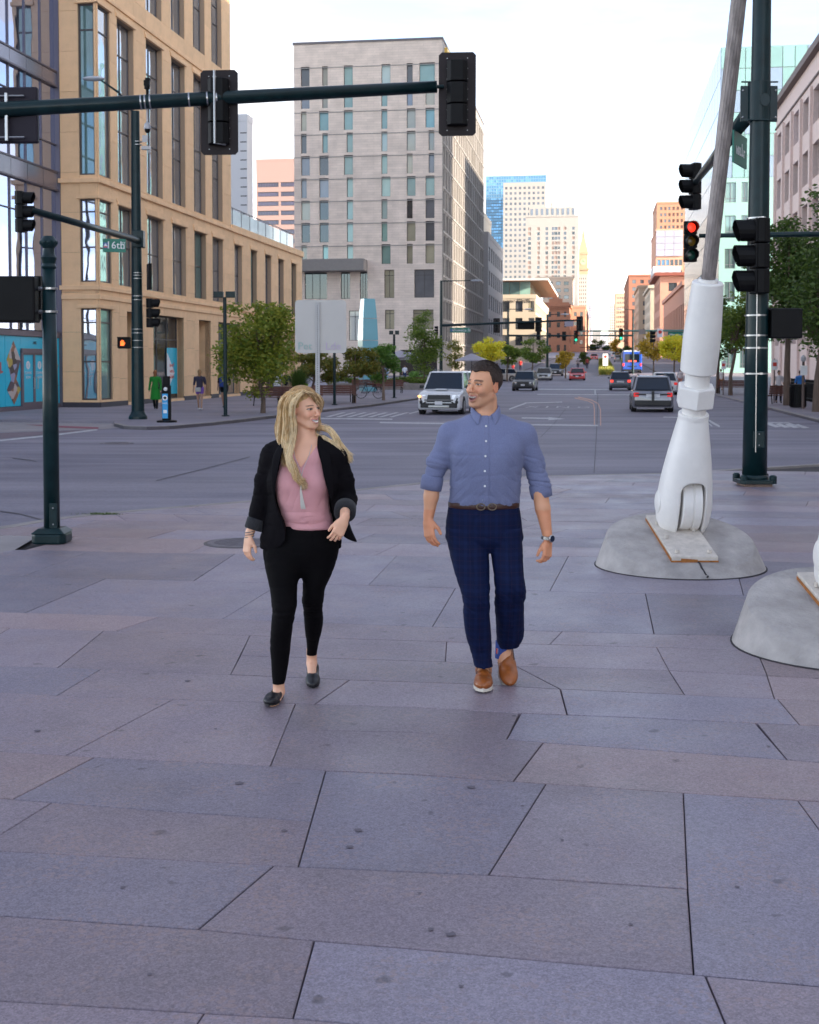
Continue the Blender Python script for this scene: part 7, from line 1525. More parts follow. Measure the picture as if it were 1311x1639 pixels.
M_SHOE = mat('tan_leather', (.31, .088, .016), .38, var=.18, vs=30, bump=.1, bs=120, coat=.2); M_SOLE = mat('white_sole', (.62, .57, .50), .6); M_BELT = mat('brown_belt', (.05, .018, .014), .4); M_FLAT = mat('black_flat', (.010, .010, .013), .45)
def lerp(a, b, t): return a + (b - a) * t
class Head:
    """head frame: x = person's left, y = face, z = up, origin between the eyes' height and the skull's middle"""
    def __init__(s, o, yaw, sc, pitch=0., roll=0., fem=False):
        s.o = Vector(o); s.s = sc; s.fem = fem
        # yaw 0 looks at the camera (-y)
        s.M = (Matrix.Rotation(yaw, 3, 'Z') @ Matrix.Rotation(R(180), 3, 'Z') @ Matrix.Rotation(pitch, 3, 'X') @ Matrix.Rotation(roll, 3, 'Y')); s.Mi = np.array(s.M.transposed())
    def w(s, x, y, z): return s.o + s.M @ (Vector((x, y, z)) * s.s)
    def E(s, F, c, r, k=.01, op='u', M=None): F.ell(s.w(*c), [q * s.s for q in r], k * s.s, op, s.M if M is None else s.M @ M)
    def C(s, F, a, b, ra, rb, k=.01, op='u'): F.cone(s.w(*a), s.w(*b), ra * s.s, rb * s.s, k * s.s, op)
    def local(s, P): return ((P - np.array(s.o)) @ s.Mi.T) / s.s
    def add(s, F, mouth=0.):
        f = s.fem; E, C = s.E, s.C
        E(F, (0, -.015, .034), (.075, .095, .084), .0); E(F, (0, .018, -.005), (.064, .070, .062), .02)
        E(F, (0, .022, -.045), (.053 if f else .057, .062, .058), .02)
        E(F, (0, .035, -.078 - mouth * .3), (.036 if f else .043, .046, .034), .022); E(F, (0, .066, -.101 - mouth), (.017 if f else .021, .017, .014), .014)
        for sg in (-1, 1):
            C(F, (sg * .056, -.005, -.055), (sg * .026, .055, -.094 - mouth), .014 if f else .018, .013, .018)      # jaw line
            E(F, (sg * .036, .062, -.030), (.021, .018, .019), .016)                                          # cheek
            E(F, (sg * .031, .090, .002), (.0165, .012, .0115), .010, 's')                                     # socket
            E(F, (sg * .031, .0735, .001), (.0135, .0125, .0115), .004)                                         # eyeball under the lids
            C(F, (sg * .013, .086, .0175), (sg * .043, .074, .020), .006 if f else .0085, .005, .008)           # brow
            E(F, (sg * .0105, .098, -.036), (.0085, .010, .0075), .006)                                        # nostril wing
            E(F, (sg * .0075, .103, -.0425), (.0035, .005, .003), .002, 's')
            e = Matrix.Rotation(R(-12), 3, 'X'); E(F, (sg * .075, -.012, -.010), (.0070, .0155, .026), .004, 'u', e @ Matrix.Rotation(R(sg * 18), 3, 'Z')); E(F, (sg * .081, -.010, -.006), (.004, .0095, .017), .004, 's', e)
            C(F, (sg * .024, .083, -.040), (sg * .036, .066, -.062), .002, .002, .008, 's')                     # smile fold
        C(F, (0, .083, .012), (0, .108, -.033), .0065, .0095, .008); E(F, (0, .107, -.036), (.0105, .010, .0085), .007)
        w_ = .027
        for sg in (-1, 1): C(F, (sg * w_, .074, -.0545), (sg * .012, .0875, -.0600), .003, .0048, .007); C(F, (sg * .012, .0875, -.0600), (0, .0905, -.0605), .0048, .0055, .006)
        for sg in (-1, 1): C(F, (sg * w_ * .92, .073, -.057 - mouth * .3), (sg * .012, .084, -.0745 - mouth), .003, .0060, .008); C(F, (sg * .012, .084, -.0745 - mouth), (0, .0870, -.0775 - mouth), .006, .0070, .006)
        E(F, (0, .090, -.0680 - mouth * .45), (.019, .010, .0036 + mouth * .5), .003, 's')
    def color(s, P, col, skin, lip, brow, stubble=0., mouth=0.):
        L_ = s.local(P); x, y, z = L_.T; ax_ = np.abs(x); front = y > .03
        def blend(m, c, a=1.): col[:] = col * (1 - (m * a)[:, None]) + np.array(c) * (m * a)[:, None]
        sm = lambda d, e: np.clip(.5 - d / e, 0, 1)
        inh = (z > -.16) & (z < .14) & (np.abs(x) < .1) & (np.abs(y) < .14)
        ck = np.exp(-(((ax_ - .036) / .02) ** 2 + ((z + .028) / .018) ** 2)) * front * inh; blend(ck, (skin[0] * 1.02, skin[1] * .72, skin[2] * .70), .55)
        nz_ = np.exp(-((x / .014) ** 2 + ((z + .034) / .014) ** 2)) * (y > .09) * inh; blend(nz_, (skin[0] * 1.0, skin[1] * .75, skin[2] * .72), .5)
        er = sm(.070 - ax_, .004) * (np.abs(z) < .05) * (y < .03) * inh; blend(er, (skin[0] * 1.0, skin[1] * .65, skin[2] * .6), .6)
        if stubble: 
            st_ = sm(z + .040, .02) * sm(-(y + .012), .02) * inh * sm(-.13 - z, .02); st_ = np.maximum(st_, sm(np.abs(z + .048) - .008, .006) * (ax_ < .03) * (y > .07) * inh); blend(st_, (.13, .075, .05), stubble)
        bz_ = .0205 - .10 * (ax_ - .03) ** 2 / .02 + .002; bm = sm(np.abs(z - bz_) - (.0032 if s.fem else .0048), .003) * sm(np.abs(ax_ - .030) - .018, .006) * (y > .05) * inh; blend(bm, brow, .85)
        lipm = (((ax_ / .029) ** 2 + ((z + .0690 + mouth * .5 - 14 * ax_ ** 2) / (.0145 + mouth * .6)) ** 2) < 1) * (y > .066) * inh; ins = (((ax_ / .0235) ** 2 + ((z + .0695 + mouth * .45 - 15 * ax_ ** 2) / (.0058 + mouth * .52)) ** 2) < 1) * (y > .06) * inh
        blend(lipm.astype(float), lip, .8); blend(ins.astype(float), (.80, .78, .74) if not mouth else (.10, .02, .02), 1.)
        if mouth: blend((ins & (z > -.0700 + 12 * ax_ ** 2)).astype(float), (.78, .76, .72), 1.)
        dz = z - .0015; eye = (((ax_ - .031) / .0135) ** 2 + (dz / (.0046 if not mouth else .0032)) ** 2 < 1) * (y > .05) * inh; blend(eye.astype(float), (.42, .38, .37))
        lid = (((ax_ - .031) / .016) ** 2 + ((dz - .0012) / .0075) ** 2 < 1) * (~eye) * (dz > (-.003 if s.fem else .001)) * (y > .05) * inh; blend(lid.astype(float), (.03, .018, .015) if s.fem else (.14, .07, .05), .85)
        iris = (((x - np.sign(x) * .031) / .0072) ** 2 + (dz / .0072) ** 2 < 1) & eye; blend(iris.astype(float), (.02, .015, .012))
        return col
def hand(F, Wp, d, n, s_, sc=1., curl=(.35, .5, .4), thumb=(.55, .65), k=.006):
    """Wp wrist, d direction, n palm normal, s_ thumb side"""
    d = Vector(d).normalized(); s_ = Vector(s_); s_ = (s_ - d * s_.dot(d)).normalized(); n_ = d.cross(s_).normalized(); n_ = n_ if n_.dot(Vector(n)) > 0 else -n_
    Wp = Vector(Wp); q = lambda a, b, c: Wp + (d * a + s_ * b + n_ * c) * sc
    F.cone(q(-.03, 0, 0), q(.02, 0, 0), .026 * sc, .027 * sc, .01, flat=(n_, .72))
    for b in (-.028, -.010, .010, .028): F.cone(q(.015, b * .75, 0), q(.088 - abs(b) * .15, b, 0), .0165 * sc, .0125 * sc, .012, flat=(n_, .85))
    F.ell(q(.035, .026, .008), (.02 * sc, .02 * sc, .02 * sc), .012)
    for i, (b, L_) in enumerate(((.029, .070), (.0105, .078), (-.0095, .072), (-.0275, .056))):
        p = q(.086 - abs(b) * .2, b, 0); ang = 0.; r0 = (.0092, .0094, .0090, .0080)[i]
        for j, f in enumerate((.46, .30, .24)):
            ang += curl[j] * (1 + .12 * i); dd = (d * math.cos(ang) + n_ * math.sin(ang) + s_ * (.06 * (1.5 - i))).normalized(); e = p + dd * L_ * f * sc; F.cone(p, e, r0 * sc, r0 * .93 * sc, .003); p = e; r0 *= .93
    p = q(.022, .026, .006); d1 = (d * .72 + s_ * thumb[0] + n_ * .35).normalized(); e = p + d1 * .045 * sc; F.cone(p, e, .0135 * sc, .0105 * sc, .008); d2 = (d * .92 + s_ * .12 + n_ * thumb[1] * .5).normalized(); F.cone(e, e + d2 * .032 * sc, .0105 * sc, .0085 * sc, .003)
def folds(P, amp, sc=(9, 9, 16), seed=1, rid=True):
    a = vnoise(P * np.array(sc), 1, seed); b = vnoise(P * np.array(sc) * 1.7 + 3, 1, seed + 5); c = vnoise(P * np.array(sc) * .6 + 9, 1, seed + 9)
    return amp * (c * 1.1 + a * .4 - .85 * np.exp(-(a / .16) ** 2) - .5 * np.exp(-(b / .13) ** 2) + .5)
def sheetmesh(name, pts, m, th=.006, sub=2, parent=None):
    mb = MB(); R_ = len(pts); C_ = len(pts[0])
    for row in pts: mb.v += [tuple(p) for p in row]
    for i in range(R_ - 1):
        for j in range(C_ - 1): a = i * C_ + j; mb.f.append((a, a + 1, a + C_ + 1, a + C_)); mb.m.append(0)
    o = mb.build(name, m, parent or wom, 'all'); s_ = o.modifiers.new('thick', 'SOLIDIFY'); s_.thickness = th; s_.offset = 0; u = o.modifiers.new('smooth', 'SUBSURF'); u.levels = u.render_levels = sub; return o
class Fig:
    def __init__(s, px, Y0): s.px, s.Y0 = px, Y0; s.o = Vector((atY(px, 900, Y0).x, Y0, 0)); s.k = Y0 / 2000
    def J(s, px, py, dy=0.): return atY(px, py, s.Y0 + dy) - s.o
    def rows(s, L_): 
        out = []
        for py, a, b, dy, ry in L_:
            p, q = s.J(a, py, dy), s.J(b, py, dy); out.append((p.z, (p.x + q.x) / 2, dy, abs(q.x - p.x) / 2, ry))
        return out
def shrink(rows, e): return [(z, x, y, max(.01, rx - e), max(.01, ry - e)) for z, x, y, rx, ry in rows]
def polymask(F, poly, y0, y1, k=.004, op='s'):
    """cut or keep a polygon drawn in x-z, running from y0 to y1"""
    xs = [p[0] for p in poly]; zs = [p[1] for p in poly]; ix, X, Y, Z = F.sl((min(xs), y0, min(zs)), (max(xs), y1, max(zs)), .02)
    x, z = X[:, 0, :] + 0 * Z[:, 0, :], Z[:, 0, :] + 0 * X[:, 0, :]; d = np.full(x.shape, 1e9); ins = np.zeros(x.shape, bool); n = len(poly)
    for i in range(n):
        (ax_, az), (bx_, bz_) = poly[i], poly[(i + 1) % n]; ex, ez = bx_ - ax_, bz_ - az; t = np.clip(((x - ax_) * ex + (z - az) * ez) / (ex * ex + ez * ez + 1e-12), 0, 1); d = np.minimum(d, (x - ax_ - t * ex) ** 2 + (z - az - t * ez) ** 2)
        c = ((az > z) != (bz_ > z)) & (x < (bx_ - ax_) * (z - az) / (bz_ - az + 1e-12) + ax_); ins ^= c
    d = np.sqrt(d) * np.where(ins, -1, 1); D = np.maximum(d[:, None, :], np.maximum(y0 - Y, Y - y1)); F.put(ix, D, k, op)
def shoe(parent, P, dirv, pitch, L_=.30, m=M_SHOE, sole=M_SOLE, lace=True, sc=1., low=False):
    """P = heel bottom"""
    dv_ = Vector(dirv); rz = math.atan2(-dv_.x, dv_.y); M_ = Matrix.Translation(P) @ Matrix.Rotation(rz, 4, 'Z') @ Matrix.Rotation(pitch, 4, 'X') @ Matrix.Scale(sc, 4)
    F = Field(ar(-.07, .07, .0035), ar(-.03, .33, .0035), ar(-.01, .15, .0035))
    if not low:
        F.ell((0, .045, .045), (.036, .052, .050), 0); F.cone((0, .05, .05), (0, .16, .036), .036, .040, .02); F.ell((.0, .225, .030), (.047, .080, .032), .03); F.cone((0, .055, .07), (0, .05, .105), .038, .036, .015)
        F.cone((0, .09, .075), (0, .17, .052), .018, .016, .02); F.ell((0, .05, .13), (.029, .038, .04), .006, 's')
    else:
        F.ell((0, .04, .030), (.031, .045, .034), 0); F.cone((0, .04, .025), (0, .17, .022), .031, .036, .015); F.ell((0, .20, .022), (.038, .060, .024), .02); F.ell((0, .10, .058), (.026, .075, .034), .006, 's'); F.ell((0, .05, .08), (.028, .05, .05), .006, 's')
    F.fbox((0, .15, -.04), (.2, .3, .052), .002, 's', r=.001)
    sh = emit(F, 'shoe', m, parent, M=M_)
    out = []; n = 36
    for i in range(n):
        a = 2 * math.pi * i / n; t = (1 - math.cos(a)) / 2; y = -.008 + (L_ + .01) * t; w_ = np.interp(t, [0, .06, .2, .45, .72, .9, 1], [0, .026, .037, .036, .050, .038, 0]) * (.80 if low else 1); out.append((w_ * (1 if math.sin(a) > 0 else -1), y))
    ob = MB(); h = .020 if not low else .008; ob.ring([[(x * .97, y, 0) for x, y in out], [(x, y, .004) for x, y in out], [(x, y, h) for x, y in out]]); ob.xf(M_); ob.build('sole', sole, sh, True)
    if lace:
        for i in range(5): mb = MB(); y = .095 + .017 * i; z = .108 - .0088 * i; mb.tube([(-.022, y - .004, z - .012), (0, y, z), (.022, y - .004, z - .012)], .0032, 6); mb.xf(M_); mb.build('lace', F_DARK, sh, True)
        for s_ in (-1, 1): mb = MB(); mb.tube([(s_ * .026, .085, .098), (s_ * .031, .12, .082), (s_ * .034, .165, .062), (s_ * .010, .185, .068)], .0022, 6); mb.xf(M_); mb.build('seam', M_BELT, sh, True)
    return sh
def tubes(name, paths, rads, m, parent, n=5):
    mb = MB()
    for p, r in zip(paths, rads): mb.tube(p, r, n)
    return mb.build(name, m, parent, 'all')
# ---------------------------------------------------------------- the man
f = Fig(775, 6.75); J = f.J
man = thing('person', 'man in blue shirt and navy checked trousers walking, laughing towards the woman', 'man', f.o)
HD = Head(J(774, 617, .01), R(-43), 1.03, R(4), R(-3))
hx0, hz0 = HD.o.x, HD.o.z
F = Field(grade(-.40, .43, .006, [(hx0 - .13, hx0 + .13, .003), (-.36, -.22, .0035), (.26, .41, .0035)]), grade(-.28, .40, .006, [(-.14, .14, .0035)]), grade(-.0, hz0 + .16, .009, [(hz0 - .17, hz0 + .16, .003), (J(0, 910).z, J(0, 820).z, .0035)]))
torso = f.rows([(664, 752, 804, .02, .075), (676, 738, 820, .01, .095), (688, 722, 838, 0, .115), (705, 718, 842, -.01, .130), (730, 718, 839, -.02, .142), (760, 721, 834, -.02, .138), (785, 719, 833, -.01, .132), (808, 720, 829, -.0, .120)])
legL = f.rows([(845, 714, 780, -.0, .105), (887, 721, 783, -.03, .098), (920, 729, 783, -.06, .088), (951, 740, 783, -.08, .080), (985, 742, 784, -.05, .076), (1020, 747, 786, .0, .072), (1050, 756, 787, .04, .068), (1072, 760, 789, .06, .070)])
legR = f.rows([(845, 776, 835, 0, .105), (887, 785, 837, -.02, .098), (915, 790, 838, -.05, .088), (942, 793, 840, -.06, .082), (970, 793, 838, -.0, .078), (1000, 794, 838, .08, .076), (1020, 795, 837, .13, .074), (1035, 797, 830, .16, .066)])
pel = f.rows([(803, 720, 829, 0, .118), (820, 716, 832, 0, .125), (845, 714, 835, .005, .128), (866, 717, 836, .005, .118), (884, 742, 812, .005, .07)])
F.loft(shrink(torso, .014)); F.loft(shrink(pel[:3], .026), .01); F.loft(shrink(legL, .024), .004); F.loft(shrink(legR, .024), .004)
F.cone(J(775, 690, .01), J(778, 640, .015), .075, .058, .02); F.cone(J(777, 655, .015), HD.w(0, -.02, -.05), .056, .051, .02)
for a, b, c, e in (((722, 697), (703, 735), (693, 772), (686, 829)), ((838, 698), (854, 738), (864, 786), (876, 856))):
    dyf = -.02 if a[0] < 780 else -.05
    F.cone(J(*a), J(*b), .050, .036, .02); F.cone(J(*b), J(*c, dyf * .3), .036, .043, .02); F.cone(J(*c, dyf * .3), J(lerp(c[0], e[0], .4), lerp(c[1], e[1], .4), dyf * .6), .043, .041, .02); F.cone(J(lerp(c[0], e[0], .4), lerp(c[1], e[1], .4), dyf * .6), J(*e, dyf), .041, .0265, .01)
hand(F, J(685, 832, -.02), (.10, -.25, -1), (.75, .65, 0), (.65, -.75, 0), .98, (.25, .35, .35)); hand(F, J(876.5, 866, -.05), (-.05, -.2, -1), (-.72, .68, 0), (-.68, -.72, 0), .90, (.40, .65, .55), (.35, .7))
F.cone(J(775, 1062, .06), J(775, 1085, .04), .04, .04, .01); F.cone(J(806, 1030, .16), J(808, 1060, .13), .04, .04, .01)
HD.add(F, .007)
sk = np.array((.70, .35, .205))
def cf(P):
    c = np.tile(sk, (len(P), 1)) * (1 + .05 * vnoise(P * 40, 1, 3))[:, None]; h = (P[:, 2] < J(0, 815).z) & (P[:, 2] > .5); c[h] *= np.array((1.0, .86, .80))
    return np.clip(HD.color(P, c, sk, (.42, .16, .13), (.045, .025, .018), .28, .007), 0, 1)
emit(F, 'body', SKIN, man, colf=cf)
# hair
F = Field(ar(hx0 - .14, hx0 + .14, .003), ar(HD.o.y - .14, HD.o.y + .14, .003), ar(hz0 - .10, hz0 + .17, .003))
HD.E(F, (0, -.018, .038), (.0785, .0985, .0865), 0.); HD.E(F, (0, .004, .058), (.066, .078, .069), .02)
P = np.stack(np.meshgrid(F.x, F.y, F.z, indexing='ij'), -1).reshape(-1, 3); l = HD.local(P); x, y, z = l.T; x = np.abs(x)
front = .074 - .010 * np.clip(1 - x / .02, 0, 1) + .10 * np.clip(x - .034, 0, .02) - .5 * np.clip(x - .052, 0, 1)          # forehead line with receding temples
zl = np.where(y > .030, front, np.where(y > .004, .066 - (.030 - y) * 3.3, np.where(y > -.004, -.022, np.where(y > -.030, .022, np.clip(.022 + (y + .030) * 2.2, -.062, .022)))))
zl = np.where((y > .004) & (y <= .030), np.maximum(np.minimum(zl, front), -.022), zl)
D = ((zl - z) * .6 * HD.s).reshape(F.F.shape); F.F = smin(F.F * -1, -D.astype(np.float32), .004) * -1
def hd(P):
    l = HD.local(P); ang = np.arctan2(l[:, 0], l[:, 1]); return .0022 * vnoise(np.stack([ang * 12, l[:, 2] * 70, l[:, 1] * 60], 1), 1, 4) + .0012 * vnoise(P * 300, 1, 8)
HM = mat('dark_brown_hair', (.040, .022, .016), .6, var=.45, vs=140, bump=.7, bs=170, stretch=(1, 1, .5))
emit(F, 'hair', HM, man, disp=hd)
r = random.Random(5); paths = []
for i in range(900):     # short combed tufts give the outline its edge
    a = r.uniform(0, 6.28); b = r.uniform(.0, 1.2); c = Vector((math.sin(b) * math.cos(a), math.sin(b) * math.sin(a), math.cos(b))); q = Vector((c.x * .080, -.016 + c.y * .100, .040 + c.z * .0885))
    if q.z < .080 and q.y > .0: continue
    if q.z < .05 and q.y > -.02: continue
    L_ = r.uniform(.008, .016); dd = Vector((r.uniform(-.3, .3) - .1, 1.0, .25)) + c * .35; e = q + dd.normalized() * L_; paths.append(([HD.w(*(q - c * .002)), HD.w(*((q + e) / 2 + c * .0015)), HD.w(*e)], [.0014, .0012, .0003]))
tubes('hair_tufts', [p for p, _ in paths], [q for _, q in paths], HM, man, 4)['kind'] = 'stuff'
# shirt
F = Field(grade(-.36, .36, .0042), grade(-.22, .20, .0048), grade(J(0, 820).z, J(0, 652).z, .0042))
F.loft(torso, p=2.25, round_=.01); 
for a, b, c, r_ in (((724, 698), (703, 737), (692, 768), (.071, .060, .0525)), ((836, 699), (855, 740), (864.5, 776), (.071, .058, .0520))):
    F.cone(J(*a), J(*b), r_[0], r_[1], .022); F.cone(J(*b), J(*c, -.005), r_[1], r_[2], .015)
F.cone(J(750, 684, .01), J(722, 697), .062, .066, .03); F.cone(J(806, 684, .01), J(838, 698), .062, .066, .03)
for s_ in (750, 806): F.ell(J(s_, 722, -.085), (.075, .055, .06), .05)
F.cone(J(775, 700, .0), J(778, 655, .02), .068, .063, .0, 's'); F.fbox(J(775, 830), (.4, .4, 24 * f.k), 0.0, 's')
for ca, cb, r_ in (((690, 780), (687, 790), .07), ((866, 789), (868, 800), .07)):
    dvv = (J(*cb) - J(*ca)).normalized(); F.cone(J(*ca) + dvv * .075, J(*cb) + dvv * .10, .085, .085, .0, 's')
xp = J(776, 740).x
def sd(P):
    x, y, z = P[:, 0] - xp, P[:, 1], P[:, 2]; ax_ = np.abs(x); dg = np.stack([(z + ax_ * 1.1) * 17, y * 4, (ax_ - z) * 3.2], 1); d1 = folds(dg, .0060, (1, 1, 1), 11); rings = folds(np.stack([z * 24 + x * 5, x * 5, y * 5], 1), .0058, (1, 1, 1), 21); gen = folds(P, .0020, (7, 7, 9), 15)
    arm = np.clip((ax_ - .17) / .03, 0, 1); side = np.clip((ax_ - .05) / .09, .25, 1) * np.clip((J(0, 700).z - z) / .10, 0, 1); v = gen + d1 * side * (1 - arm) + rings * arm * np.clip((J(0, 705).z - z) / .12, .2, 1.1)
    fr = y < -.04; v = v + np.where((ax_ < .016) & fr, .0014, 0) - .0030 * np.exp(-((x - .017) / .0030) ** 2) * fr; low = np.clip((J(0, 790).z - z) / .04, 0, 1); return v + low * (.004 + folds(np.stack([x * 30, y * 30, z * 6], 1), .0022, (1, 1, 1), 17))
emit(F, 'shirt', M_SHIRT, man, disp=sd)
for (cx_, cy_, ang) in ((691.5, 771, 9), (865, 783, -12)):
    mb = MB(); c = J(cx_, cy_, -.005); mb.lathe([(.046, -.046), (.0575, -.044), (.0605, -.010), (.0600, .010), (.0590, .026), (.0535, .032)], 28, c, M=Matrix.Rotation(R(ang), 3, 'Y'), sy=.98)
    cfm = mb.build('rolled_cuff', M_SHIRT, man, 'all')
# collar
mb = MB(); n = 40; tc = J(777, 662, .012); lo_, hi_, mid_ = [], [], []
for i in range(n + 1):
    t = i / n; a = R(-158 + 316 * t); fr = max(0, -math.cos(a)); c_, s_ = math.sin(a), math.cos(a)
    ru = .066; top_z = .046 - .055 * fr ** 1.3; bot_z = top_z - .040 - .030 * fr ** 6; rb = .080 + .012 * fr
    e = fr ** 5 * .030
    hi_.append(tc + Vector((c_ * ru * .98, s_ * ru, top_z))); mid_.append(tc + Vector((c_ * (ru + .008), s_ * (ru + .010), top_z + .003))); lo_.append(tc + Vector((c_ * rb * (1.0 + e * 12), s_ * (rb + .01) - .015 * fr, bot_z)))
inn = [p + Vector((0, 0, -.045)) for p in hi_]; half = [(a_ + b_) / 2 + Vector((0, 0, 0)) + (a_ - tc).normalized() * .003 for a_, b_ in zip(mid_, lo_)]
co = sheetmesh('collar', [inn, hi_, mid_, half, lo_], M_SHIRT, .0035, 1, man)
for px, py in ((778, 682), (778, 706), (777, 730), (776, 754), (776, 778), (774, 800)):
    zc = J(px, py).z; yb = -np.interp(zc, [t[0] for t in torso[::-1]], [t[4] - t[2] for t in torso[::-1]]) - .004; mb = MB(); mb.lathe([(.0058, -.002), (.0058, .0016), (.003, .002)], 14, (J(px, py, yb).x, yb - .002, J(px, py, yb).z), M=Matrix.Rotation(R(90), 3, 'X')); mb.build('button', M_WV, man, True)
# trousers
F = Field(grade(-.24, .26, .0042), grade(-.20, .28, .0050), grade(.10, J(0, 798).z, .0048))
F.loft(pel, p=2.2); F.loft(legL, .006, p=2.2); F.loft(legR, .006, p=2.2)
F.cone(J(745, 868, .03), J(747, 884, .03), .085, .07, .02); F.cone(J(808, 868, .03), J(810, 884, .03), .085, .07, .02)
kz = J(0, 950).z
def pd(P):
    v = folds(P, .0022, (8, 7, 9), 31); dg = P @ np.array([.6, .1, .8]); d2 = folds(np.stack([dg, P[:, 1], P[:, 0]], 1), .0060, (22, 5, 5), 41); near = np.exp(-((P[:, 2] - kz) / .10) ** 2) + .8 * np.clip((.35 - P[:, 2]) / .2, 0, 1) + .5 * np.exp(-((P[:, 2] - J(0, 870).z) / .06) ** 2)
    cx_ = np.where(P[:, 0] < J(784, 900).x, np.interp(P[:, 2], [t[0] for t in legL[::-1]], [t[1] for t in legL[::-1]]), np.interp(P[:, 2], [t[0] for t in legR[::-1]], [t[1] for t in legR[::-1]])); cr_ = np.exp(-((P[:, 0] - cx_) / .006) ** 2) * (P[:, 1] < 0) * .005 * (P[:, 2] < J(0, 850).z)
    return v + d2 * np.clip(near, .12, 1.2) + cr_
emit(F, 'trousers', M_PLAID, man, disp=pd)
bz0 = J(0, 807).z
mb = MB(); n = 48; bl = lambda e, z, r_=0: [(J(774.5, 807).x + (54.8 * f.k + e) * math.copysign(abs(math.cos(a)) ** .92, math.cos(a)), (.120 + e) * math.copysign(abs(math.sin(a)) ** .92, math.sin(a)), bz0 + z) for a in [2 * math.pi * i / n for i in range(n)]]
mb.ring([bl(-.01, -.016), bl(.006, -.016), bl(.009, -.012), bl(.009, .012), bl(.006, .016), bl(-.01, .016)]); mb.build('belt', M_BELT, man, 'all')
for dx in (-.032, .028): mb = MB(); mb.ring([[(J(777, 807).x + dx + (.022 + .0035 * math.cos(b)) * math.cos(a), -.134 + .0035 * math.sin(b), bz0 + (.017 + .0035 * math.cos(b)) * math.sin(a)) for b in (0, 1.57, 3.14, 4.71)] for a in [2 * math.pi * i / 20 for i in range(20)]], closed=True, caps=False); mb.build('buckle', mat('bronze_buckle', (.28, .22, .16), .35, metal=.8), man, True)
# watch, sock, shoes
w_ = J(876.5, 861, -.05); mb = MB(); mb.lathe([(.030, -.010), (.034, -.008), (.034, .008), (.030, .010)], 28, w_, M=Matrix.Rotation(R(6), 3, 'Y'), sy=.9); wt = mb.build('watch', STEEL, man, True)
mb = MB(); wd = Vector((.62, -.78, 0)); mb.lathe([(.020, -.002), (.021, .004), (.017, .007)], 24, w_ + wd * .030, M=Vector((0, 0, 1)).rotation_difference(wd).to_matrix()); mb.build('watch_case', STEEL, wt, True)
mb = MB(); mb.lathe([(.0165, 0), (.0165, .0075)], 24, w_ + wd * .030, M=Vector((0, 0, 1)).rotation_difference(wd).to_matrix()); mb.build('watch_dial', mat('watch_dial_navy', (.02, .03, .06), .15), wt)
sp_ = J(805, 1037, .15); mb = MB(); mb.lathe([(.044, -.055), (.041, .04)], 24, sp_); mb.build('sock', mat('sock_blue', (.03, .07, .30), .85), man, True)
for i, (dx, c) in enumerate(((-.034, M_RT), (-.026, M_WV), (-.006, mat('sock_teal', (.10, .28, .45), .85)), (.018, M_RT))): mb = MB(); mb.cbox(sp_ + Vector((dx, -.036 + abs(dx) * .35, -.012)), (.010, .008, .030)); mb.build('sock_motif', c, man)
tL = J(770, 1105, -.10); shoe(man, Vector((J(775, 1080, .13).x, .165, .0)), (-.07, -1, 0), R(2.0), .30, sc=1.10)
shoe(man, Vector((J(806, 1050, .25).x, .305, .165)), (.06, -1, 0), R(-33), .30, sc=1.12)
# ---------------------------------------------------------------- the woman
f = Fig(485, 6.55); J = f.J
wom = thing('person', 'blonde woman in black blazer and pink top walking, smiling towards the man', 'woman', f.o)
HD = Head(J(488, 655, .0), R(47), .915, R(2), R(4), True); hx0, hz0, hy0 = HD.o.x, HD.o.z, HD.o.y
F = Field(grade(-.36, .32, .006, [(hx0 - .12, hx0 + .12, .0028), (-.35, -.24, .0035), (.10, .26, .0035)]), grade(-.36, .60, .006, [(-.13, .13, .0032), (-.34, -.16, .0035)]), grade(0, hz0 + .15, .009, [(hz0 - .20, hz0 + .15, .0028), (J(0, 925).z, J(0, 800).z, .0035)]))
torso = f.rows([(706, 462, 515, .01, .075), (716, 450, 532, .0, .095), (745, 443, 530, -.01, .112), (775, 440, 528, -.02, .125), (800, 443, 527, -.02, .122), (820, 450, 528, -.01, .116), (838, 454, 532, 0, .115), (846, 456, 532, 0, .113)])
pel = f.rows([(838, 445, 535, 0, .112), (858, 428, 541, .0, .122), (885, 421, 541, .01, .128), (900, 425, 534, .02, .118), (922, 452, 508, .02, .07)])
legL = f.rows([(872, 421, 488, -.0, .115), (906, 423, 484, -.03, .106), (940, 430, 477, -.06, .090), (971, 434, 476, -.09, .078), (1000, 433, 471, -.09, .073), (1030, 431, 467, -.07, .066), (1060, 433, 463, -.06, .052), (1095, 435, 457, -.06, .041)])
legR = f.rows([(872, 474, 541, .02, .115), (906, 480, 537, .02, .104), (940, 484, 523, .03, .088), (965, 483, 518, .05, .072), (990, 485, 519, .12, .066), (1020, 488, 514, .22, .056), (1049, 490, 508, .31, .038)])
F.loft(shrink(torso, .013)); F.loft(shrink(pel[:3], .020), .02); F.loft(shrink(legL, .013), .01); F.loft(shrink(legR, .013), .01)
for px in (466, 504): F.ell(J(px, 772, -.075), (.062, .058, .058), .03)
F.cone(J(490, 722, .01), J(490, 690, .02), .060, .046, .03); F.cone(J(490, 705, .0), HD.w(0, -.022, -.055), .048, .046, .02)
F.cone(J(468, 716, .0), J(436, 728, 0), .045, .045, .03); F.cone(J(510, 716, .0), J(540, 733, 0), .045, .045, .03)
F.cone(J(436, 728), J(424, 770), .042, .036, .02); F.cone(J(424, 770), J(411, 818, -.01), .036, .034, .02); F.cone(J(411, 818, -.01), J(399, 856, -.03), .032, .0225, .01)
F.cone(J(540, 733), J(555, 796, .0), .040, .030, .02); F.cone(J(555, 796, .0), J(551, 830, -.21), .031, .0235, .01)
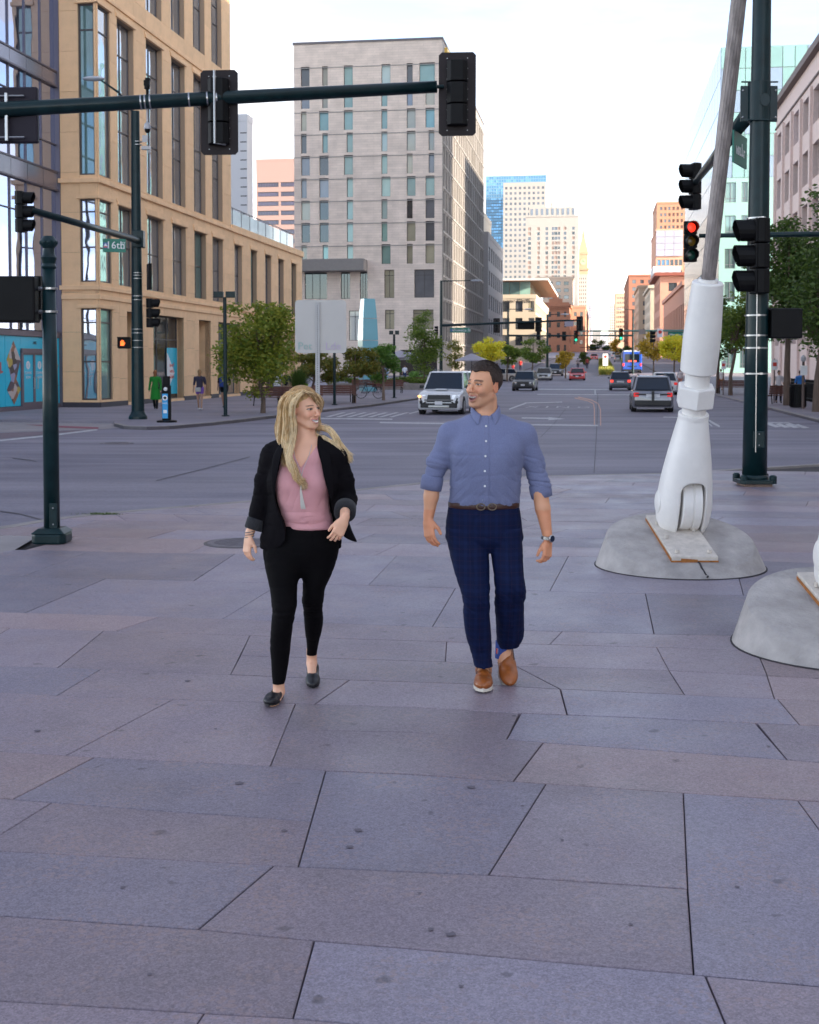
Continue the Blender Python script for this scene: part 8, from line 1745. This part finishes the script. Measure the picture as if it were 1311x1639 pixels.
hand(F, J(398, 860, -.035), (-.12, -.15, -1), (.75, .6, 0), (.6, -.75, 0), .84, (.3, .45, .45)); hand(F, J(550, 833, -.22), (-.38, -.25, -.85), (.2, .85, -.3), (-.75, -.25, .25), .84, (.3, .5, .45), (.35, .7))
fa = J(446, 1100, -.06)
F.cone(fa + Vector((0, 0, .05)), fa + Vector((0, .01, -.02)), .032, .030, .01); F.cone(fa + Vector((0, .01, -.03)), fa + Vector((-.015, -.11, -.068)), .028, .024, .02); F.ell(fa + Vector((-.018, -.11, -.066)), (.026, .04, .015), .015)
fb_ = J(499, 1055, .32)
F.cone(fb_ + Vector((0, 0, .05)), fb_ + Vector((0, .01, -.02)), .030, .028, .01); F.cone(fb_ + Vector((0, .0, -.03)), fb_ + Vector((.01, -.11, -.082)), .027, .023, .02); F.ell(fb_ + Vector((.010, -.11, -.082)), (.024, .04, .014), .015)
HD.add(F, 0)
sw = np.array((.80, .45, .30))
def cf(P):
    c = np.tile(sw, (len(P), 1)) * (1 + .04 * vnoise(P * 40, 1, 3))[:, None]; return np.clip(HD.color(P, c, sw, (.50, .17, .17), (.16, .10, .06), 0, 0), 0, 1)
emit(F, 'body', SKIN, wom, colf=cf)
# pink top
F = Field(grade(-.20, .20, .0042), grade(-.20, .16, .0048), grade(J(0, 850).z, J(0, 700).z, .0042))
F.loft(torso, p=2.1, round_=.01)
for px in (466, 505): F.ell(J(px, 773, -.078), (.070, .066, .064), .045)
zx = lambda px, py, dy=-.10: (J(px, py, dy).x, J(px, py, dy).z)
polymask(F, [zx(455, 690), zx(462, 716), zx(482, 749), zx(507, 712), zx(512, 690)], -.4, .03, .003)
def td(P):
    zz_ = P[:, 2]; low = np.clip((J(0, 800).z - zz_) / .10, .0, 1); d = folds(np.stack([P[:, 0] + zz_ * .4, P[:, 1], zz_], 1), .0055, (5, 4, 24), 3); up = folds(np.stack([P[:, 0] - zz_ * .3, P[:, 1], zz_], 1), .0022, (22, 6, 5), 9) * (1 - low); return d * low + up + .007 * np.exp(-((zz_ - J(0, 842).z) / .010) ** 2)
emit(F, 'top', M_PINK, wom, disp=td)
# trousers
F = Field(grade(-.25, .22, .0044), grade(-.22, .42, .0052), grade(.08, J(0, 834).z, .005))
F.loft(pel, p=2.1); F.loft(legL, .02); F.loft(legR, .02); F.ell(J(462, 885, .06), (.085, .08, .09), .02); F.ell(J(508, 885, .06), (.085, .08, .09), .02)
kz = J(0, 975).z
emit(F, 'trousers', M_BLKP, wom, disp=lambda P: -.005 + folds(P, .002, (8, 8, 16), 51) + folds(P, .004, (6, 5, 26), 52) * np.exp(-((P[:, 2] - kz) / .07) ** 2))
# blazer
F = Field(grade(-.34, .34, .0045), grade(-.30, .20, .0050), grade(J(0, 892).z, J(0, 694).z, .0045))
jk = f.rows([(700, 458, 519, .02, .080), (710, 440, 536, .01, .105), (724, 430, 546, .0, .125), (745, 428, 548, .0, .138), (775, 427, 546, -.01, .150), (805, 428, 542, -.005, .150), (835, 423, 546, .0, .148), (860, 417, 548, .01, .150), (878, 416, 546, .02, .146)])
F.loft(jk, p=2.1, round_=.01); 
for px in (458, 514): F.ell(J(px, 773, -.080), (.074, .072, .075), .04)
F.cone(J(462, 714, .01), J(437, 728), .058, .060, .03); F.cone(J(515, 715, .01), J(540, 735), .058, .060, .03)
F.cone(J(437, 729), J(425, 770), .060, .052, .02); F.cone(J(425, 770), J(409, 836, -.012), .052, .043, .02)
F.cone(J(540, 735), J(549, 770), .060, .056, .02); F.cone(J(549, 770), J(555, 798, .01), .056, .054, .02); F.cone(J(555, 798, .01), J(553, 812, -.07), .053, .050, .02)
q = lambda px, py: zx(px, py, -.10)
polymask(F, [q(468, 680), q(463, 700), q(452, 722), q(446, 745), q(441, 775), q(441, 800), q(446, 818), q(454, 834), q(458, 850), q(458, 864), q(450, 874), q(436, 880), q(436, 900), q(600, 900), q(600, 862), q(545, 850), q(538, 832), q(530, 808), q(524, 780), q(516, 745), q(508, 715), q(506, 680)], -.5, .0, .004)
F.fbox(J(486, 905, .0), (.5, .5, .055), 0, 's')
cz_ = J(553, 812, -.07)
def bd_(P): 
    v = folds(P, .0030, (7, 7, 8), 61) + folds(np.stack([P[:, 0] + P[:, 2], P[:, 1], P[:, 2]], 1), .0036, (5, 5, 20), 62) * np.clip((np.abs(P[:, 0]) - .12) / .05, .1, 1); return v
emit(F, 'blazer', M_BLAZ, wom, disp=bd_)
# blown-open flap, lapels, cuffs
sheetmesh('blazer_flap', [[J(530, 806, -.08), J(543, 800, -.07), J(551, 800, .0), J(548, 800, .08)], [J(537, 828, -.09), J(548, 825, -.08), J(557, 825, .0), J(552, 822, .08)], [J(545, 846, -.07), J(555, 848, -.07), J(565, 850, -.02), J(558, 850, .06)], [J(547, 858, -.04), J(560, 866, -.06), J(576, 870, -.05), J(566, 862, .02)]], M_BLAZ)
for pts in ([[J(462, 701, -.05), J(450, 706, -.04)], [J(454, 718, -.115), J(437, 726, -.10)], [J(447, 742, -.165), J(434, 744, -.145)], [J(442, 770, -.180), J(434, 772, -.170)], [J(441, 798, -.155), J(437, 798, -.15)]], [[J(506, 701, -.05), J(518, 706, -.04)], [J(510, 718, -.11), J(529, 727, -.10)], [J(516, 745, -.160), J(532, 752, -.135)], [J(523, 775, -.175), J(533, 778, -.155)], [J(529, 803, -.150), J(534, 803, -.14)]]):
    sheetmesh('lapel', pts, M_BLAZ, .007)
for c, ax2, r0, L_ in ((J(408, 839, -.013), (J(399, 856, -.03) - J(411, 818, -.01)), .043, .030), (J(552.5, 817, -.105), (J(551, 830, -.21) - J(555, 796, 0)), .051, .034)):
    mb = MB(); mb.lathe([(r0 * .75, L_ * 1.05), (r0 + .001, L_), (r0 + .006, L_ * .8), (r0 + .006, -L_ * .9), (r0, -L_)], 26, c, M=Vector((0, 0, 1)).rotation_difference(ax2.normalized()).to_matrix()); mb.build('rolled_cuff', M_CUFF, wom, 'all')
# shoes
shoe(wom, fa + Vector((.0, .065, -fa.z + .0)), (-.13, -1, 0), R(3), .245, M_FLAT, M_FLAT, False, 1.0, True)
shoe(wom, Vector((fb_.x, fb_.y + .075, .045)), (.08, -1, 0), R(-10), .245, M_FLAT, M_FLAT, False, 1.0, True)
# necklace, bracelet
mb = MB(); ch = [J(*p) for p in ((499, 712, -.075), (495, 728, -.105), (489, 742, -.135), (484, 755, -.155), (483, 762, -.160))]; mb.tube(ch, .0016, 5); mb.tube([J(469, 714, -.06), J(473, 735, -.115), J(480, 752, -.15), J(483, 762, -.16)], .0016, 5); nk = mb.build('necklace', mat('silver_chain', (.55, .52, .5), .3, metal=.7), wom, True)
mb = MB()
for i in range(9): dx = (i - 4) * .7; mb.tube([J(483, 764, -.162), J(481.5 + dx * .3, 785, -.165), J(484 + dx, 806, -.148), J(485.5 + dx * 1.3, 815, -.142)], [.0022, .0022, .0018, .001], 5)
mb.build('tassel', mat('tassel_white', (.62, .60, .56), .7), nk, True)
mb = MB()
for k_ in range(3): mb.ring([[(J(399.5, 852 + 4 * k_, -.03).x + (.0255 + .0022 * math.cos(b)) * math.cos(a), -.03 + (.0255 + .0022 * math.cos(b)) * math.sin(a), J(399.5, 851 + 4 * k_, -.03).z + .0022 * math.sin(b) + .004 * math.cos(a)) for b in (0, 1.57, 3.14, 4.71)] for a in [2 * math.pi * i / 24 for i in range(24)]], closed=True, caps=False)
mb.build('bracelet', mat('bracelet_grey', (.22, .20, .20), .4, metal=.5), wom, True)
# hair: an under-volume and combed locks
HB1 = mat('blonde_hair', (.56, .34, .135), .42, var=.30, vs=70, stretch=(1, 1, .35), bump=.35, bs=220); HB2 = mat('blonde_hair_light', (.84, .66, .40), .42, var=.22, vs=70, stretch=(1, 1, .35)); HB3 = mat('blonde_hair_root', (.33, .20, .10), .45, var=.3, vs=80, stretch=(1, 1, .35))
guides = [  # (points (px,py,dy), spread, radius of under-volume, share, material)
    ([(478, 627, -.02), (462, 631, -.03), (452, 648, -.03), (449, 675, -.02), (450, 700, -.02), (455, 722, -.07), (458, 742, -.11)], .014, .020, 60, 0),
    ([(483, 626, -.05), (469, 632, -.08), (461, 650, -.088), (461, 678, -.075), (457, 703, -.085), (459, 728, -.125), (469, 750, -.155), (477, 767, -.165), (487, 770, -.165)], .011, .017, 70, 0),
    ([(486, 627, -.065), (474, 637, -.095), (466, 656, -.095), (469, 682, -.07), (468, 704, -.085), (464, 728, -.13), (466, 748, -.155), (479, 766, -.165), (484, 778, -.16)], .010, .014, 60, 1),
    ([(485, 627, .03), (468, 632, .07), (455, 652, .07), (450, 688, .06), (453, 716, .05)], .018, .030, 40, 0),
    ([(486, 627, .02), (500, 632, .02), (509, 645, .05), (508, 668, .08), (506, 690, .07)], .016, .026, 30, 2),
    ([(487, 627, -.075), (497, 631, -.072), (506, 639, -.050), (509, 652, -.010)], .007, .010, 26, 2),
    ([(500, 681, .06), (511, 684, .03), (526, 688, .0), (540, 703, -.01), (550, 719, -.02), (558, 734, -.02)], .009, .009, 60, 1),
    ([(496, 690, .05), (507, 699, .01), (521, 703, -.03), (536, 715, -.035), (548, 727, -.03)], .007, .008, 40, 1)]
F = Field(ar(J(438, 700).x, J(566, 700).x, .0042), ar(-.20, .16, .0046), ar(J(0, 782).z, J(0, 618).z, .0042))
HD.E(F, (0, -.022, .045), (.086, .105, .092), 0.)
P = np.stack(np.meshgrid(F.x, F.y, F.z, indexing='ij'), -1).reshape(-1, 3); l = HD.local(P); x, y, z = l.T
face = np.maximum.reduce([.030 - y + .25 * np.maximum(0, np.abs(x) - .055), z - .082 + .6 * np.abs(x), -.2 - z]).reshape(F.F.shape) * .8      # keep the face free
F.F = np.maximum(F.F, -face.astype(np.float32))
for g, sp_, rv, nn, mi in guides:
    pp = [J(*p) for p in g]
    for i in range(len(pp) - 1): t0, t1 = i / (len(pp) - 1), (i + 1) / (len(pp) - 1); F.cone(pp[i], pp[i + 1], rv * (1 - .6 * t0 ** 1.5), rv * (1 - .6 * t1 ** 1.5), .008)
emit(F, 'hair', HB1, wom, disp=lambda P: .0016 * vnoise(P * np.array([110, 110, 18]), 1, 5) - .004, rel=3)
r = random.Random(12); sets = {0: [], 1: [], 2: []}
def catmull(p, n):
    out = []
    for i in range(n + 1):
        t = i / n * (len(p) - 1); k = min(int(t), len(p) - 2); u = t - k; a, b, c, d = p[max(k - 1, 0)], p[k], p[k + 1], p[min(k + 2, len(p) - 1)]
        out.append(.5 * ((2 * b) + (c - a) * u + (2 * a - 5 * b + 4 * c - d) * u * u + (3 * b - a - 3 * c + d) * u ** 3))
    return out
for g, sp_, rv, nn, mi in guides:
    pp = [J(*p) for p in g]
    for i in range(int(nn * 5.5)):
        a = r.uniform(0, 6.28); rr_ = rv * r.uniform(.75, 1.15) + sp_ * .2; off = Vector((math.cos(a) * rr_, math.sin(a) * rr_, 0)); ph = r.uniform(0, 6.28); q_ = []; gp = g[0][0] * .9 + r.gauss(0, .45)
        for j, p in enumerate(pp):
            t = j / (len(pp) - 1); w_ = (1 - .45 * t) * (.55 if j == 0 else 1); q_.append(p + off * w_ + Vector((r.gauss(0, .0022), r.gauss(0, .0022), off.x * (.8 if mi == 1 and g[0][0] > 495 else .1) + r.gauss(0, .003))) + Vector((math.sin(gp + t * 10), math.cos(gp + t * 10), .4 * math.sin(gp + 2 + t * 10) * (mi == 1))) * .0095 * min(1, t * 1.6))
        q_[-1] += Vector((r.uniform(-.012, .014), r.uniform(-.01, .01), r.uniform(-.022, .016))); q_[-2] += Vector((r.uniform(-.004, .004), 0, r.uniform(-.004, .004)))
        c_ = catmull(q_, 14); m_ = mi if r.random() < .45 else r.choice([0, 1, 1]); n_ = len(c_); sets[m_].append((c_, [.00135 * (1 - .85 * (k_ / n_) ** 2) for k_ in range(n_)]))
for i in range(1100):     # combed over the crown from the parting
    a = r.uniform(-3.14, 3.14); pts = []; bm_ = 1.2
    for k_ in range(8):
        t = k_ / 7; b = .05 + t * bm_; sx = math.copysign(1, math.sin(a)) if abs(a) > .05 else 1; v = Vector((math.sin(b) * math.sin(a) * .0875, -.022 - math.cos(a) * math.sin(b) * .106, .045 + math.cos(b) * .0935)); pts.append(HD.w(*v))
    sets[2 if r.random() < .4 else 0].append((pts, [.0014] * 8))
for i, (s_, m_) in enumerate(((sets[0], HB1), (sets[1], HB2), (sets[2], HB3))):
    o = tubes('hair_strands', [p for p, _ in s_], [q for _, q in s_], m_, wom, 4); o['kind'] = 'stuff'
# ---------------------------------------------------------------- passers-by
def passer(label, px, pf, ph, skin=(.45, .26, .18), hair=(.08, .04, .03), top=None, bottom=None, long_top=False, legs='long', back=True, rz=0, longhair=False, step=.12, cat='woman', dep=None, off=.03, shoe_c=(.03, .03, .03)):
    p = G(px, pf, off)
    if dep: q = ray(px, 585); p = Vector((q.x / q.y * dep, dep, tz(toS((q.x / q.y * dep, dep))[1]) + off))
    h = (pf - ph) * p.y / 2000 if not dep else 1.72; h = max(1.5, min(1.9, h)); s_ = h / 1.75; t = thing('person', label, cat, p, rz); v = .016; g = lambda a, b: grade(a * s_, b * s_, v * s_)
    V = lambda x, y, z: (x * s_, y * s_, z * s_); fw = 1 if not back else -1      # fw: faces -y (towards camera) or +y
    def fld(): return Field(g(-.38, .38), g(-.42, .42), g(-.02, 1.82))
    sk = np.array(skin); F = fld(); c = lambda F, a, b, ra, rb, k=.02: F.cone(V(*a), V(*b), ra * s_, rb * s_, k)
    F.ell(V(0, 0, 1.63), (.075 * s_, .09 * s_, .105 * s_), 0); F.ell(V(0, -fw * .085, 1.61), (.016 * s_, .018 * s_, .02 * s_), .01); c(F, (0, 0, 1.56), (0, .01, 1.42), .05, .055); c(F, (-.11, 0, 1.38), (.11, 0, 1.38), .065, .065); c(F, (0, 0, 1.36), (0, 0, 1.0), .12, .11); c(F, (-.07, 0, .93), (.07, 0, .93), .10, .10)
    kn = {1: ((.09, -step * .6, .50), (.08, -step * .9, .08)), -1: ((-.09, step * .4, .50), (-.08, step * 1.6, .12))}
    arms = {1: ((.19, 0, 1.38), (.24, .02, 1.10), (.25, -.08, .86)), -1: ((-.19, 0, 1.38), (-.25, .03, 1.10), (-.28, .02, .86))}
    for sg in (1, -1):
        k_, a_ = kn[sg]; c(F, (sg * .09, 0, .90), k_, .08, .052); c(F, k_, a_, .052, .034); c(F, a_, (a_[0], a_[1] - fw * .13, .04), .035, .03)
        A, B, C_ = arms[sg]; c(F, A, B, .05, .038); c(F, B, C_, .036, .026); c(F, C_, (C_[0], C_[1], C_[2] - .10), .032, .026)
    emit(F, 'body', SKIN, t, colf=lambda P: np.tile(sk, (len(P), 1)))
    mk = lambda nm, cc: cloth('cloth_%d_%d_%d' % tuple(int(q * 99) for q in cc), cc)
    F = fld(); F.ell(V(0, fw * .012, 1.65), (.086 * s_, .098 * s_, .105 * s_), 0); F.ell(V(0, -fw * .10, 1.60), (.075 * s_, .07 * s_, .09 * s_), .01, 's')
    if longhair: F.cone(V(0, fw * .05, 1.62), V(0, fw * .07, 1.40), .075 * s_, .055 * s_, .02)
    emit(F, 'hair', mk('hair', hair), t)
    if top:
        F = fld(); c(F, (-.13, 0, 1.37), (.13, 0, 1.37), .078, .078); c(F, (0, 0, 1.34), (0, 0, 1.12), .155, .135, .04); c(F, (0, 0, 1.12), (0, 0, .98), .135, .15, .03)
        if long_top: F.loft([(.42 * s_, 0, 0, .24 * s_, .18 * s_), (.75 * s_, 0, 0, .21 * s_, .16 * s_), (1.1 * s_, 0, 0, .15 * s_, .12 * s_)], .03)
        for sg in (1, -1): A, B, C_ = arms[sg]; c(F, A, B, .066, .052); (c(F, B, C_, .050, .042) if long_top or legs == 'suit' else None)
        emit(F, 'top', mk('top', top), t, disp=lambda P: folds(P, .008, (6, 6, 9), 7))
    if bottom:
        F = fld(); c(F, (-.07, 0, .93), (.07, 0, .93), .115, .115)
        for sg in (1, -1):
            k_, a_ = kn[sg]
            if legs in ('long', 'suit'): c(F, (sg * .09, 0, .90), k_, .095, .068); c(F, k_, a_, .068, .052)
            else: m_ = tuple(lerp(a, b, .38) for a, b in zip((sg * .09, 0, .90), k_)); c(F, (sg * .09, 0, .90), m_, .098, .088)
        emit(F, 'skirt' if legs == 'skirt' else 'trousers', mk('bot', bottom), t)
    for sg in (1, -1): a_ = kn[sg][1]; mb = MB(); mb.sph(V(a_[0], a_[1] - fw * .06, .045), (.045 * s_, .13 * s_, .045 * s_), 10); mb.build('shoe', mk('shoe', shoe_c), t, True)
    return t
passer('woman in a long green coat seen from behind by the tan building', 249, 654.5, 592, hair=(.22, .09, .04), top=(.02, .20, .03), bottom=(.01, .01, .012), long_top=True, longhair=True)
w2 = passer('woman with ponytail in grey shirt and purple shorts walking away', 320, 656, 591, hair=(.30, .17, .08), top=(.05, .045, .07), bottom=(.20, .10, .42), legs='short', longhair=True, shoe_c=(.6, .6, .6))
mb = MB(); mb.cbox((-.05, -.16, .90), (.26, .08, .20)); mb.build('handbag', mat('bag_grey', (.42, .40, .38), .6), w2, bevel=.03)
w3 = passer('man in dark shorts with a blue backpack, half behind the lamp post', 359, 653, 588, top=(.01, .01, .02), bottom=(.01, .01, .015), legs='short', cat='man', step=.2); mb = MB(); mb.cbox((-.03, -.2, 1.22), (.32, .2, .48)); mb.build('backpack', mat('backpack_blue', (.01, .04, .22), .6), w3, bevel=.06)
passer('man in black shirt standing by the dark planter', 458, 641, 593, top=(.012, .012, .014), bottom=(.3, .22, .16), back=False, cat='man', step=.03)
passer('woman in a light blue dress beside the young tree', 618, 613, 590, top=(.22, .36, .50), bottom=(.22, .36, .50), long_top=True, longhair=True, dep=138)
passer('man in white shirt and navy trousers facing away on the terrace', 648, 613, 590, top=(.62, .65, .72), bottom=(.015, .03, .10), cat='man', dep=138)
for px, dep, c, b, lab, ct in ((821, 175, (.05, .05, .06), (.4, .03, .03), 'person in black with red bag under the green trees', 'person'), (833, 180, (.40, .03, .03), (.02, .02, .04), 'person in a red top in front of the cream building', 'person'), (796, 150, (.03, .05, .12), (.02, .02, .03), 'person in navy just right of the yellow tree trunk', 'person'), (1089, 105, (.6, .55, .55), (.5, .2, .15), 'woman in pale top walking left of the white anchor', 'woman'), (925, 190, (.35, .3, .3), (.05, .05, .08), 'person crossing behind the red car', 'person'), (940, 195, (.5, .1, .1), (.05, .05, .08), 'person in red at the far kerb', 'person')):
    passer(lab, px, 600, 590, top=c, bottom=b, dep=dep, cat=ct)
passer('person in white shirt standing behind the bench by the large right tree', 1247, 636, 600, top=(.60, .58, .60), bottom=(.02, .02, .03), back=False, dep=66, cat='man', hair=(.02, .02, .02))
passer('person in blue and white shirt behind the litter bin', 1281, 640, 600, top=(.04, .18, .50), bottom=(.1, .1, .12), dep=66, cat='man')
passer('person in orange shorts between the tree trunks right of the anchor', 1154, 618, 590, top=(.7, .68, .66), bottom=(.5, .2, .04), legs='short', dep=100, cat='person')
